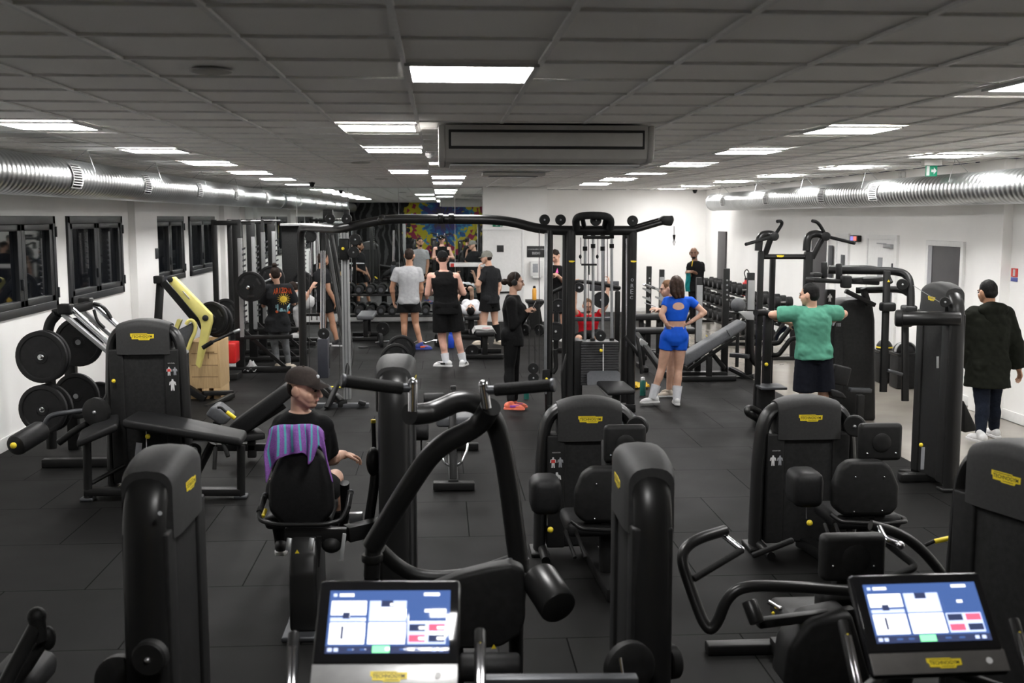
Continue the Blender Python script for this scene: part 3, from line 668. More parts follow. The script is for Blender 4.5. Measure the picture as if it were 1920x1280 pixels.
# front-left corner: lever with grip
t = thing('lever_arm_machine', 'end of a black exercise lever with a ball grip at the front left corner', 'exercise machine', G(20, 1420))
Y = 4.2
mb = MB(); mb.tube([P(66, 1175, Y), P(20, 1262, Y-.2), P(-60, 1420, Y-.5), P(-80, 1500, Y-.5)], .028, 12, .05); mb.build('lever', 'black_gloss', t)
mb = MB(); mb.ell(P(69, 1156, Y+.01), (.036, .036, .04)); mb.tube([P(69, 1158, Y), P(74, 1200, Y)], .032); mb.build('ball_grip', 'black_plastic', t)
mb = MB(); mb.tube([P(82, 1200, Y+.05), P(50, 1250, Y+.02), P(10, 1300, Y)], .025); mb.ell(P(90, 1196, Y+.05), (.03, .03, .05)); mb.build('inner_lever', 'black_plastic', t)
mb = MB(); mb.box(P(40, 1265, 4.5), (.22, .3, .12), .05); mb.build('pad', 'black_pad', t)
mb = MB(); q = P(-60, 1420, Y-.4); mb.tube([(q.x, q.y, q.z+.1), (q.x, q.y, 0)], .05); mb.box((q.x, q.y+.3, .03), (.5, 1.0, .06), .02); mb.build('base', 'black_paint', t)
# ---------------------------------------------------------------- chest press in front (two crossing arms)
Y = 4.55
t = thing('chest_press', 'black chest press in the middle foreground with two crossing tubular arms and long grips', 'exercise machine', G(850, 1330))
def grip(parent, a, b, r=.021, m='rubber_grip', tip=True):
    a, b = V(a), V(b); d = (b-a).normalized(); mb = MB(); mb.cyl(a, b, r, n=18, bev=.004); o = mb.build('grip', m, parent)
    if tip: mb = MB(); mb.cyl(b-d*.002, b+d*.014, r*1.12, n=18, bev=.004); mb.build('end_cap', 'dark_steel', o)
    return o
mb = MB(); mb.tube([P(768, 776, Y-.1), P(785, 777, Y-.06), P(815, 772, Y), P(872, 745, Y+.05), P(925, 775, Y+.08), P(948, 860, Y+.1), P(974, 1065, Y+.1)], .0455, 16, .16, fn=8); mb.build('press_arm', 'black_gloss', t)
mb = MB(); mb.tube([P(920, 762, Y-.1), P(898, 800, Y), P(820, 835, Y+.02), P(770, 905, Y+.05), P(697, 1025, Y+.1)], .0455, 16, .16, fn=8); mb.build('press_arm', 'black_gloss', t)
mb = MB(); mb.tube([P(774, 718, Y-.13), P(774, 770, Y-.13)], .020, 14); mb.ell(P(774, 717, Y-.13), (.0205,)*3); mb.build('grip_post', 'chrome', t)
mb = MB(); mb.tube([P(906, 722, Y-.13), P(913, 765, Y-.13)], .020, 14); mb.ell(P(906, 721, Y-.13), (.0205,)*3); mb.build('grip_post', 'chrome', t)
grip(t, P(754, 728, Y-.13), P(646, 714, Y-.2), .026); grip(t, P(928, 731, Y-.13), P(1034, 722, Y-.2), .026)
for a_, b_ in (((772, 727), (752, 727)), ((910, 731), (930, 731))): mb = MB(); mb.cyl(P(*a_, Y-.13), P(*b_, Y-.13), .019); mb.build('grip_collar', 'dark_steel', t)
# pivots, yoke, backrest shell
mb = MB(); mb.cyl(P(700, 1010, Y+.1), P(697, 1082, Y+.1), .036, n=20, bev=.006); pv = mb.build('pivot_sleeve', 'black_gloss', t)
mb = MB(); mb.cyl(P(698, 1038, Y+.1), P(698, 1052, Y+.1), .047, n=20, bev=.004); mb.build('pivot_collar', 'black_gloss', pv); knob(pv, P(701, 1020, Y+.062), .008, name='mark')
mb = MB(); mb.cyl(P(976, 1045, Y+.1), P(975, 1092, Y+.1), .040, n=20, bev=.006); mb.build('pivot_sleeve', 'black_gloss', t)
mb = MB(); mb.tube([P(712, 1030, Y+.2), P(745, 1062, Y+.25), P(790, 1085, Y+.25), P(880, 1080, Y+.25), P(962, 1052, Y+.15)], .034, 14, .1); mb.build('yoke', 'black_paint', t)
mb = MB(); mb.bar(P(918, 1064, Y+.02), P(962, 1052, Y+.02), .035, .03); mb.build('yoke_plate', 'dark_steel', t)
pts = [(864, 1078), (912, 1066), (958, 1058), (984, 1068), (986, 1160), (976, 1192), (940, 1214), (905, 1218), (740, 1218), (724, 1160), (730, 1130), (800, 1105)]
mb = MB(); mb.prism([P(x, y, 4.30) for x, y in pts], (0, .10, -.0), .02, 3); bk = mb.build('backrest_shell', 'black_plastic', t)
mb = MB(); c = P(926, 1212, 4.292); s = .011; mb.prism([c+V((-s, 0, -s*.8)), c+V((s, 0, -s*.8)), c+V((0, 0, s*.9))], (0, .003, 0)); mb.build('warning_sign', 'yellow', bk)
mb = MB(); mb.cyl(P(1010, 1082, 4.35), P(1048, 1140, 4.18), .078, n=32, bev=.012); mb.build('counterweight_roller', 'black_gloss', t)
mb = MB(); mb.tube([P(970, 1085, 4.55), P(1015, 1100, 4.4)], .035); mb.build('roller_link', 'black_paint', t)
mb = MB(); mb.box((P(850, 1200, 4.4).x, 4.75, .42), (.42, .42, .09), .035); mb.build('seat', 'black_pad', t)
mb = MB(); c = P(850, 1200, 4.6); mb.bar((c.x, 4.55, .1), (c.x, 4.62, .78), .09, .07, .01); mb.bar((c.x, 4.4, .05), (c.x, 5.4, .05), .1, .08, .01); mb.build('spine', 'black_paint', t)
for xx in (P(697, 1080, Y+.1), P(975, 1090, Y+.1)):
    mb = MB(); mb.tube([xx, (xx.x, xx.y+.25, .5), (xx.x, xx.y+.25, .02)], .035, 12, .1); mb.build('leg', 'black_paint', t)
mb = MB(); mb.box((c.x, 4.45, .03), (.7, .09, .06), .01); mb.build('base_bar', 'black_paint', t)
# lower rail in front
mb = MB(); mb.bar(P(905, 1277, 3.45), P(1195, 1275, 3.45), .05, .035, .006); mb.build('footrest_bar', 'dark_steel', t)
mb = MB(); mb.cyl(P(862, 1250, 4.0), P(975, 1250, 4.0), .055, n=24, bev=.015); mb.build('knee_roller', 'black_pad', t)
# ---------------------------------------------------------------- leg extension with the seated man
Y = 6.15
p = P(742, 800, Y)
t, L, R3 = tower('leg_extension_machine', 'black leg extension machine with grey-capped tower, used by the seated man in the cap', 'exercise machine', (p.x, 6.35, 0), math.radians(88), 1.56, T=.185, panel=False)
LEG = t
mb = MB(); mb.prism([P(x, y, 6.25) for x, y in ((503, 905), (520, 860), (550, 838), (580, 838), (608, 858), (622, 905), (626, 960), (600, 990), (530, 990), (502, 958))], (0, .13, 0), .035, 3); mb.build('backrest', 'black_pad', t)
mb = MB(); c = P(563, 975, 6.5); mb.box((c.x, 6.62, c.z+.02), (.40, .50, .09), .035); mb.build('seat', 'black_pad', t)
hp = [P(494, 932, 6.35), P(485, 962, 6.25), P(488, 976, 6.2), P(520, 984, 6.12), P(610, 983, 6.12), P(640, 976, 6.15), P(652, 950, 6.25), P(655, 928, 6.35)]
mb = MB(); mb.tube(hp, .0135, 10, .04); mb.build('handle_loop', 'black_gloss', t)
grip(t, P(486, 960, 6.25), P(497, 930, 6.4), .018); grip(t, P(652, 952, 6.25), P(657, 924, 6.4), .018)
mb = MB(); mb.cyl(P(493, 968, 6.3), P(498, 955, 6.35), .011); k = mb.build('adjuster_lever', 'yellow', t); k['label'] = 'yellow adjuster lever'
# rounded support leg
a = P(538, 1010, 6.1); b = P(602, 1010, 6.1); zt = P(565, 995, 6.1).z
prof = [(5.98, .03), (5.985, .2), (6.0, .36), (6.04, .46), (6.1, .53), (6.2, zt), (6.5, zt), (6.5, .03)]
mb = MB(); mb.prism([(a.x+.02, y, z) for y, z in prof], (b.x-a.x-.04, 0, 0), .02, 3); mb.build('support_leg', 'black_gloss', t)
mb = MB(); mb.box(((a.x+b.x)/2, 6.1, .015), (.23, .4, .03), .01); mb.build('foot', 'dark_steel', t)
for xa in (541, 583):
    mb = MB(); mb.bar(P(xa+2, 1008, 6.0), P(xa-1, 1032, 5.98), .028, .012, .003); mb.build('slide_plate', 'steel', t)
mb = MB(); c = P(557, 1034, 5.985); s = .012; mb.prism([c+V((-s, 0, -s*.8)), c+V((s, 0, -s*.8)), c+V((0, 0, s*.9))], (0, .004, 0)); mb.build('warning_sign', 'yellow', t)
mb = MB(); mb.bar(P(535, 1000, 6.15), P(650, 1002, 6.15), .05, .08); mb.bar(P(650, 1000, 6.2), P(715, 985, 6.3), .09, .09); mb.build('seat_carriage', 'black_paint', t)
mb = MB(); mb.cyl(P(598, 1005, 6.1), P(594, 1062, 6.1), .016); mb.build('gas_spring', 'black_paint', t)
mb = MB(); mb.cyl(P(594, 1060, 6.1), P(593, 1082, 6.1), .006); mb.build('spring_rod', 'chrome', t)
mb = MB(); mb.bar(P(646, 1000, 6.0), P(640, 1050, 5.98), .022, .012, .003); mb.build('range_scale', 'silver_paint', t)
mb = MB(); mb.ell(P(622, 1020, 6.15), (.06, .06, .05)); mb.build('cam_knob', 'black_plastic', t)
mb = MB(); mb.bar(P(655, 970, 6.35), P(680, 969, 6.35), .04, .06); mb.build('axle', 'steel', t)
mb = MB(); mb.tube([P(692, 975, 6.4), P(704, 895, 6.45), P(703, 850, 6.5)], .03, 12, .1, ); mb.ell(P(700, 865, 6.45), (.045, .06, .09)); mb.build('lever_arm', 'black_paint', t)
mb = MB(); mb.cyl(P(702, 850, 6.6), P(700, 792, 6.65), .014); lv = mb.build('range_lever', 'black_paint', t)
mb = MB(); mb.cyl(P(700, 793, 6.65), P(700, 786, 6.65), .0155, n=14, bev=.004); mb.build('lever_tip', 'yellow', lv)['label'] = 'yellow tip'
# front foot roller the man's shins rest against
mb = MB(); mb.cyl(P(556, 1000, 7.0), P(648, 1000, 7.0), .05, n=20, bev=.01); mb.build('shin_roller', 'black_pad', t)
mb = MB(); mb.tube([P(646, 905, 6.75), P(648, 960, 6.85), P(640, 1000, 6.95)], .03, 12, .05); mb.build('thigh_guard', 'black_paint', t)
# purple towel over the backrest
mat_t = mat('purple_towel', (.27, .11, .42), .9, noise=.18, nscale=120, bump=.35, bscale=260)
TW = thing('towel', 'purple towel with turquoise stripes draped over the seat back of the leg extension', 'towel', P(560, 800, 6.2))
cols = [(505, 808, 495, 850, 499, 905), (511, 803, 503, 845, 509, 880), (520, 800, 520, 830, 519, 862), (530, 799, 531, 830, 530, 856), (542, 799, 543, 828, 544, 852), (553, 799, 554, 826, 556, 850), (564, 798, 566, 825, 568, 849), (572, 798, 575, 828, 578, 858), (581, 798, 581, 830, 578, 870), (590, 800, 590, 835, 586, 862), (598, 803, 601, 835, 601, 835), (606, 812, 613, 860, 624, 905)]
rows = [[], [], [], [], [], [], []]
for i, (x0, y0, x1, y1, x2, y2) in enumerate(cols):
    w = .014*math.sin(i*2.1)
    rows[0].append(P(x0+3, y0+12, 6.38)); rows[1].append(P(x0+1, y0-1, 6.31)); rows[2].append(P(x0, y0, 6.24)); rows[3].append(P((x0+x1)/2, (y0+y1)/2, 6.215+w))
    rows[4].append(P(x1, y1, 6.205+w)); rows[5].append(P((x1+x2)/2, (y1+y2)/2, 6.20+w*1.3)); rows[6].append(P(x2, y2, 6.20+w*1.5))
def cr(a, b, c, d, t): return .5*((2*b)+(c-a)*t+(2*a-5*b+4*c-d)*t*t+(3*b-3*c+d-a)*t**3)
def refine(seq, n):
    out = []
    for i in range(len(seq)-1):
        a, b_, c_, d_ = seq[max(0, i-1)], seq[i], seq[i+1], seq[min(len(seq)-1, i+2)]
        out += [cr(a, b_, c_, d_, k/n) for k in range(n)]
    return out+[seq[-1]]
rows = [refine(r_, 6) for r_ in rows]; rows = [list(r_) for r_ in zip(*[refine(list(c_), 5) for c_ in zip(*rows)])]
mb = MB(); mb.grid(rows); cl = mb.build('towel_cloth', 'purple_towel', TW, angle=70)
mat('turquoise', (.10, .42, .48), .85, noise=.1, nscale=150); cl.data.materials.append(MATS['turquoise']); NC = len(rows[0])-1
for p_ in cl.data.polygons:
    i_, j_ = divmod(p_.index, NC)
    if 6 <= i_ <= 27 and any(j_ in (q, q+1) for q in (5, 12, 19, 26, 33, 41, 49, 57)): p_.material_index = 1
so = cl.modifiers.new('thick', 'SOLIDIFY'); so.thickness = .008; so.offset = 0
# ---------------------------------------------------------------- two adductor machines
def adductor(label, cx, cy, head, back, extras=True):
    Y = 7.45; p = P(cx, cy, Y)
    t, L, R3 = tower('adductor_machine', label, 'exercise machine', (p.x, Y, 0), 0, p.z-.012, W=.69, bw=.17, icons=2 if cx < 1300 else 1)
    ax, az = head
    # head shell and back shell of the seat, facing away
    a, b = P(ax-39, az-33, 6.75), P(ax+39, az+36, 6.75); c = (a+b)/2
    mb = MB(); mb.box(c, (b.x-a.x, .07, a.z-b.z), .03); h = mb.build('headrest_shell', 'black_plastic', t)
    mb = MB(); mb.lathe(c+V((0, -.0345, .0)), (0, -1, 0), [(0, .062), (.004, .062), (.007, .058), (.010, .03), (.011, 0)], 28); mb.build('round_boss', 'black_plastic', h)
    for s in (-1, 1): mb = MB(); mb.ell(c+V((s*.095, -.036, -.07)), (.008,)*3, n=8); mb.build('bolt', 'chrome', h)
    bx, bz = back
    mb = MB(); mb.prism([P(bx+u, bz+v, 6.6) for u, v in ((-62, 40), (-62, 0), (-48, -35), (-30, -48), (30, -48), (48, -35), (62, 0), (60, 40), (45, 56), (-45, 56))], (0, .10, 0), .03, 3); bk = mb.build('backrest_shell', 'black_plastic', t)
    for u, v in ((-22, -18), (32, -18), (-25, 47), (28, 45)): mb = MB(); mb.ell(P(bx+u, bz+v, 6.595), (.006,)*3, n=8); mb.build('bolt', 'chrome', bk)
    mb = MB(); mb.bar(P(bx, bz+60, 6.66), P(bx, bz-100, 6.83), .09, .04); mb.build('seat_spine', 'black_paint', t)
    c = P(bx-20, bz+52, 6.85); mb = MB(); mb.box(c, (.46, .42, .10), .04); mb.build('seat', 'black_pad', t)
    mb = MB(); mb.box(P(bx-118, bz+0, 6.8), (.2, .26, .24), .06); mb.build('knee_pad', 'black_pad', t)
    mb = MB(); mb.tube([P(bx-68, bz+52, 6.55), P(bx-50, bz+66, 6.5), P(bx+30, bz+70, 6.5), P(bx+72, bz+66, 6.5), P(bx+70, bz+60, 6.7), P(bx+50, bz+52, 6.9)], .014, 10, .03); mb.build('side_handle', 'black_gloss', t)
    for s in (-80, -60): mb = MB(); mb.tube([P(bx+s, bz+70, 6.6), P(bx+s+18, bz+120, 6.4)], .012); mb.build('strut', 'black_paint', t)
    c = P(bx-108, bz+68, 6.7); knob(t, c, .02)
    for k in range(14): pass
    mb = MB(); a, b = P(bx-114, bz+15, 6.79), P(bx-114, bz+60, 6.79); mb.bar(a, b, .006, .004, 0); mb.build('weight_scale', 'sticker_grey', t)
    c = P(bx, bz+70, 6.7); mb = MB(); mb.tube([(c.x, 6.75, c.z), (c.x, 6.75, .06)], .05); mb.bar((c.x, 6.4, .05), (p.x, 7.45, .05), .1, .08, .01); mb.build('base', 'black_paint', t)
    for s in (-1, 1): mb = MB(); mb.tube([(p.x-s*.33, 7.45, .05), (p.x-s*.33, 7.1, .05)], .03); mb.build('floor_runner', 'black_paint', t)
    wheel(t, P(cx+92, cy+58, 7.2), (.5, 1, 0), .075, .05)
    return t
adductor('adductor machine with yellow plate just right of the centre foreground', 1103, 742, (1171, 829), (1140, 925))
adductor('adductor machine with yellow plate in front of the man in the green shirt', 1511, 740, (1649, 826), (1626, 912))
# ---------------------------------------------------------------- seated machine at the front right with wide tubular arms
t = thing('shoulder_press', 'black press machine at the front right with wide bent tubular arms and a small headrest', 'exercise machine', G(1560, 1300))
Y = 4.6
a, b = P(1538, 1000, 4.6), P(1655, 1085, 4.6); c = (a+b)/2
mb = MB(); mb.box(c, (b.x-a.x, .08, a.z-b.z), .03); h = mb.build('headrest_shell', 'black_plastic', t)
mb = MB(); mb.lathe(c+V((.005, -.0395, .0)), (0, -1, 0), [(0, .066), (.004, .066), (.007, .06), (.011, .03), (.012, 0)], 28); mb.build('round_boss', 'black_plastic', h)
for x in (1562, 1638): mb = MB(); mb.ell(P(x, 1061, 4.555), (.007,)*3, n=8); mb.build('bolt', 'chrome', h)
mb = MB(); mb.box(P(1600, 1180, 4.62), (.36, .12, .42), .05); mb.build('backrest_shell', 'black_plastic', t)
mb = MB(); mb.tube([P(1360, 994, 4.7), P(1300, 1012, 4.6), P(1275, 1040, 4.55), P(1290, 1090, 4.5), P(1325, 1185, 4.4), P(1345, 1170, 4.4), P(1362, 1120, 4.4), P(1395, 1097, 4.4), P(1500, 1100, 4.4), P(1598, 1108, 4.45)], .0245, 14, .10, fn=8); mb.build('press_arm', 'black_gloss', t)
grip(t, P(1392, 1030, 4.6), P(1300, 1085, 4.5), .016, tip=False)
mb = MB(); mb.tube([P(1348, 996, 4.72), P(1388, 1028, 4.6)], .014); mb.ell(P(1390, 1030, 4.6), (.016,)*3); mb.build('grip_link', 'chrome', t)
mb = MB(); mb.cyl(P(1404, 1126, 4.35), P(1420, 1168, 4.3), .032, n=18, bev=.006); mb.build('pivot', 'black_gloss', t)
mb = MB(); mb.bar(P(1420, 1168, 4.4), P(1600, 1145, 4.45), .05, .04, .008); mb.build('lower_link', 'black_paint', t)
mb = MB(); mb.cyl(P(1440, 1128, 4.35), P(1460, 1140, 4.33), .010); mb.ell(P(1462, 1140, 4.33), (.012,)*3); pn = mb.build('locking_pin', 'chrome', t); knob(pn, P(1450, 1149, 4.32), .007)
mb = MB(); mb.tube([P(1632, 984, 4.8), P(1690, 1000, 4.8), P(1740, 1040, 4.8), P(1790, 1110, 4.8)], .0245, 14, .15, fn=8); mb.build('press_arm', 'black_gloss', t)
mb = MB(); mb.tube([P(1648, 988, 4.78), P(1660, 1012, 4.7), P(1690, 1022, 4.7)], .014, 10, .03); mb.ell(P(1688, 1022, 4.68), (.02,)*3); mb.build('grip_link', 'chrome', t)
mb = MB(); mb.tube([P(1660, 1015, 4.75), P(1690, 1040, 4.7), P(1720, 1062, 4.65), P(1650, 1090, 4.6)], .018, 10, .04); mb.build('grip', 'rubber_grip', t)
mb = MB(); mb.tube([P(1735, 1022, 4.9), P(1752, 1014, 4.9)], .009); lv = mb.build('adjuster_lever', 'black_paint', t)
mb = MB(); mb.cyl(P(1752, 1015, 4.9), P(1782, 1008, 4.9), .012, n=14, bev=.005); mb.build('lever_tip', 'yellow', lv)['label'] = 'yellow tip'
mb = MB(); mb.bar(P(1410, 1042, 5.4), P(1488, 1012, 5.4), .03, .03, .01); mb.build('foot_lever', 'rubber', t)
mb = MB(); mb.prism([P(x, y, 4.35) for x, y in ((1470, 1290), (1480, 1215), (1520, 1165), (1600, 1150), (1640, 1290))], (0, .2, 0), .03, 3); mb.build('side_cover', 'black_plastic', t)
c = P(1590, 1250, 4.6); mb = MB(); mb.box((c.x, 4.9, .45), (.42, .45, .09), .03); mb.build('seat', 'black_pad', t)
mb = MB(); mb.bar((c.x, 4.4, .05), (c.x, 5.6, .05), .1, .08, .01); mb.bar((c.x, 4.7, .05), (c.x, 4.7, .9), .09, .07, .01); mb.box((c.x, 4.42, .03), (.8, .09, .06), .01); mb.box((c.x, 5.6, .03), (.8, .09, .06), .01); mb.build('base', 'black_paint', t)
# ================================================================ left side machines
# --- prone bench machine with a front-facing tower
Y = 9.55; p = P(272, 597, Y)
t, L, R3 = tower('leg_curl_machine', 'black leg curl machine on the left with yellow plate and broad padded bench', 'exercise machine', (p.x, Y, 0), 0, p.z-.012, W=.66, bw=.20, side='R')
def pad(parent, pts, Y0, th, name='bench_pad', m='black_pad', bev=.025):
    """upholstered pad: pixel/depth corner list of its top face"""
    mb = MB(); P_ = [P(x, y, yy) for x, y, yy in pts]; mb.prism(P_, (0, 0, -th), bev, 3); return mb.build(name, m, parent, angle=60)
pad(t, [(228, 786, 9.05), (452, 822, 8.95), (463, 806, 9.3), (300, 770, 9.5), (258, 769, 9.5)], 9, .075)
pad(t, [(143, 826, 8.95), (222, 792, 9.05), (224, 776, 9.45), (205, 775, 9.45), (150, 806, 9.25)], 9, .07)
for (x0, y0, x1, y1, yy) in ((452, 835, 452, 932, 9.1), (163, 828, 165, 932, 9.1), (398, 830, 360, 905, 9.3)):
    mb = MB(); mb.tube([P(x0, y0, yy), P(x1, y1, yy)], .035, 12); mb.build('leg', 'black_paint', t)
mb = MB(); mb.bar(P(160, 921, 9.12), P(455, 921, 9.12), .11, .06, .01, (0, 0, 1)); mb.build('base_beam', 'black_paint', t)
for x in (165, 452): mb = MB(); c = P(x, 934, 9.12); mb.box((c.x, 9.12, .015), (.11, .11, .03), .01); mb.build('foot', 'dark_steel', t)
mb = MB(); mb.bar((p.x, 9.12, .06), (p.x, 9.65, .06), .12, .08, .01); mb.build('spine', 'black_paint', t)
mb = MB(); mb.tube([P(172, 905, 9.2), P(232, 872, 9.4)], .02); mb.build('strut', 'black_paint', t)
for a_, b_ in (((404, 838), (402, 880)), ((418, 828), (428, 856))): mb = MB(); mb.cyl(P(*a_, 9.0), P(*b_, 8.95), .018, n=14, bev=.005); mb.build('hand_grip', 'rubber_grip', t)
mb = MB(); mb.tube([P(350, 845, 9.2), P(362, 832, 9.2), P(375, 838, 9.2), P(370, 880, 9.2)], .018, 10, .04); mb.build('adjuster_frame', 'black_paint', t)
mb = MB(); mb.bar(P(261, 830, 9.2), P(257, 868, 9.2), .05, .006, .001); mb.build('weight_label', 'sticker_grey', t)
mb = MB(); mb.bar(P(274, 808, 9.15), P(275, 862, 9.15), .006, .004, 0); mb.build('weight_scale', 'white_print', t); knob(t, P(277, 818, 9.1), .022)
mb = MB(); mb.cyl(P(28, 836, 9.0), P(78, 806, 9.35), .09, n=26, bev=.03); r_ = mb.build('roller_pad', 'black_pad', t)
mb = MB(); mb.ell(P(25, 835, 8.93), (.026,)*3); mb.build('end_cap', 'yellow', r_)['label'] = 'yellow end cap'
mb = MB(); mb.tube([P(82, 800, 9.35), P(90, 782, 9.35), P(105, 776, 9.35), P(165, 768, 9.4)], .022, 10, .06); mb.build('lever_arm', 'dark_steel', t)
wheel(t, P(181, 772, 9.35), (.3, 1, 0), .125, .06, 'pivot_disc')
mb = MB(); mb.tube([P(110, 830, 9.4), P(150, 800, 9.4), P(215, 770, 9.5)], .03, 10, .1); mb.build('lever_link', 'black_paint', t)
mb = MB(); mb.tube([P(190, 755, 9.45), P(205, 728, 9.5), P(213, 690, 9.55)], .008, 8, .1); mb.build('cable', 'cable', t); knob(t, P(213, 714, 9.42), .018)
# --- plate-loaded leg press at the far left with its weight plates
t = thing('leg_press_machine', 'plate-loaded leg press with chrome rails against the left wall', 'exercise machine', G(130, 850))
YA = 10.7
for a_, b_, yy in (((131, 576), (202, 645), YA), ((172, 567), (222, 616), YA+.5)):
    mb = MB(); mb.cyl(P(*a_, yy), P(b_[0]+60, b_[1]+52, yy-.2), .028, n=16); mb.build('chrome_rail', 'chrome', t)
for a_, b_, yy in (((118, 588), (208, 664), YA-.05), ((150, 578), (222, 640), YA+.45)):
    mb = MB(); mb.bar(P(*a_, yy), P(b_[0]+60, b_[1]+50, yy-.2), .05, .04, .006); mb.build('rail_beam', 'silver_paint', t)
for x, y, yy in ((123, 579, YA-.05), (161, 567, YA+.45)):
    mb = MB(); mb.box(P(x, y, yy), (.13, .12, .10), .02); mb.build('rail_head', 'black_paint', t)
mb = MB(); mb.bar(P(103, 588, YA), P(168, 572, YA+.4), .09, .08, .01); mb.build('top_beam', 'black_paint', t)
mb = MB(); mb.tube([P(175, 569, YA+.4), P(192, 573, YA+.4), P(205, 590, YA+.4), P(208, 597, YA+.4)], .02, 10, .05); mb.build('handle', 'black_gloss', t)
mb = MB(); mb.tube([P(176, 580, YA+.35), P(182, 602, YA+.35), P(196, 615, YA+.35)], .016, 10, .05); mb.build('handle', 'black_gloss', t)
mb = MB(); mb.tube([P(106, 590, YA), P(92, 605, YA), P(88, 640, YA), P(95, 700, YA), P(97, 840, YA)], .05, 12, .2); mb.build('frame_post', 'black_paint', t)
mb = MB(); q = P(133, 690, YA+.5); mb.bar((q.x, q.y, q.z+.35), (q.x, q.y, 0), .11, .09, .01); mb.build('frame_post', 'black_paint', t)
q = P(110, 640, YA); mb = MB(); mb.bar((q.x-.1, 10.4, .04), (q.x+1.1, 10.4, .04), .09, .08, .01); mb.build('base_beam', 'black_paint', t)
mb = MB(); mb.bar((q.x+1.1, 10.4, .05), P(290, 700, 10.5), .1, .1, .01); mb.build('rear_strut', 'black_paint', t)
WPG = 'weight plates on the leg press'
for x, y, yy, r, lab in ((78, 669, 10.25, .245, 'big black weight plate, upper front one on the leg press'), (84, 667, 10.33, .245, 'black weight plate right behind the upper front one on the leg press'),
                         (148, 641, 10.95, .245, 'black weight plate on the upper rear horn of the leg press'), (81, 767, 10.2, .23, 'black weight plate on the lower front horn of the leg press'), (92, 764, 10.29, .23, 'black weight plate just behind the lower front one on the leg press'),
                         (144, 742, 10.9, .23, 'black weight plate on the lower rear horn of the leg press'), (187, 750, 11.1, .19, 'small black weight plate between leg press and leg curl tower')):
    plate(P(x, y, yy), (.12, 1, 0), r, .045, lab, group=WPG, holes=False)
for x, y in ((78, 669), (78, 767)):
    mb = MB(); mb.cyl(P(x, y, 10.14), P(x+14, y-2, 10.8), .02, n=14, bev=.004); mb.build('plate_horn', 'chrome', t)
# --- yellow plate-loaded machine
YA = 14.0
t = thing('yellow_lever_machine', 'pale yellow plate-loaded lever machine on the left behind the wooden crate', 'exercise machine', G(410, 752))
mb = MB(); mb.prism([P(x, y, YA) for x, y in ((318, 521), (326, 519), (396, 590), (397, 604), (374, 691), (366, 684), (377, 612), (373, 598), (315, 529))], (0, .12, 0), .015, 2); ya = mb.build('lever_arm', 'yellow_paint', t)
for x, y, r in ((319, 524, .035), (385, 596, .04)): mb = MB(); mb.cyl(P(x, y, YA-.01), P(x, y, YA-.03), r, n=18, bev=.005); mb.build('pivot_cap', 'black_paint', ya)
mb = MB(); mb.bar(P(343, 545, YA-.004), P(356, 560, YA-.004), .05, .006, .001); mb.build('nameplate', 'sticker_grey', ya)
mb = MB(); mb.bar(P(307, 528, YA+.14), P(370, 603, YA+.14), .09, .09, .01); mb.build('inner_arm', 'black_paint', t)
mb = MB(); q = P(292, 600, YA+.3); mb.bar(P(301, 528, YA+.3), P(290, 700, YA+.2), .09, .08, .01); fp = mb.build('frame_post', 'black_paint', t)
for k in range(4): text(fp, 'ORVZ'[k], P(296-k*.8, 565+k*8, YA+.245), X, Z3, .028, 'white_print')
mb = MB(); mb.box(P(298, 524, YA+.2), (.12, .12, .10), .015); mb.build('pivot_block', 'black_paint', t)
mb = MB(); mb.prism([P(x, y, YA+.1) for x, y in ((310, 655), (318, 655), (340, 600), (332, 598))], (0, .1, 0), .01); mb.build('upright', 'yellow_paint', t)
mb = MB(); mb.tube([P(349, 608, YA), P(353, 601, YA), P(361, 600, YA), P(367, 608, YA), P(366, 622, YA), P(358, 638, YA), P(352, 655, YA)], .024, 12, .05); mb.build('handle', 'yellow_paint', t)
mb = MB(); mb.prism([P(x, y, YA+.05) for x, y in ((330, 655), (334, 618), (360, 605), (362, 620), (350, 652))], (0, .3, 0), .02); mb.build('seat_back', 'grey_pad', t)
mb = MB(); mb.bar(P(380, 737, YA+.1), P(437, 736, YA+.3), .07, .06, .008); mb.build('base_beam', 'black_paint', t)
mb = MB(); mb.bar(P(386, 764, YA-.3), P(437, 740, YA+.2), .07, .06, .008); mb.build('base_beam', 'black_paint', t)
mb = MB(); mb.bar(P(290, 690, YA+.2), P(385, 748, YA+.1), .09, .09, .008); mb.build('base_strut', 'black_paint', t)
mb = MB(); mb.cyl(P(380, 652, YA-.2), P(398, 641, YA-.2), .028); mb.cyl(P(398, 641, YA-.2), P(440, 622, YA-.1), .018); hn = mb.build('plate_horn', 'black_paint', t)
mb = MB(); mb.cyl(P(438, 623, YA-.1), P(450, 618, YA-.1), .022, n=14, bev=.006); mb.build('horn_tip', 'steel', hn)
for x, y, yy, lab in ((398, 597, YA+.35, 'black weight plate behind the yellow lever, front one'), (408, 601, YA+.55, 'black weight plate behind the yellow lever, rear one')):
    plate(P(x, y, yy), (.35, 1, 0), .225, .05, lab, group='weight plates on the yellow machine')
mb = MB(); mb.cyl(P(386, 597, YA+.14), P(412, 601, YA+.7), .025); mb.build('plate_horn', 'steel', t)
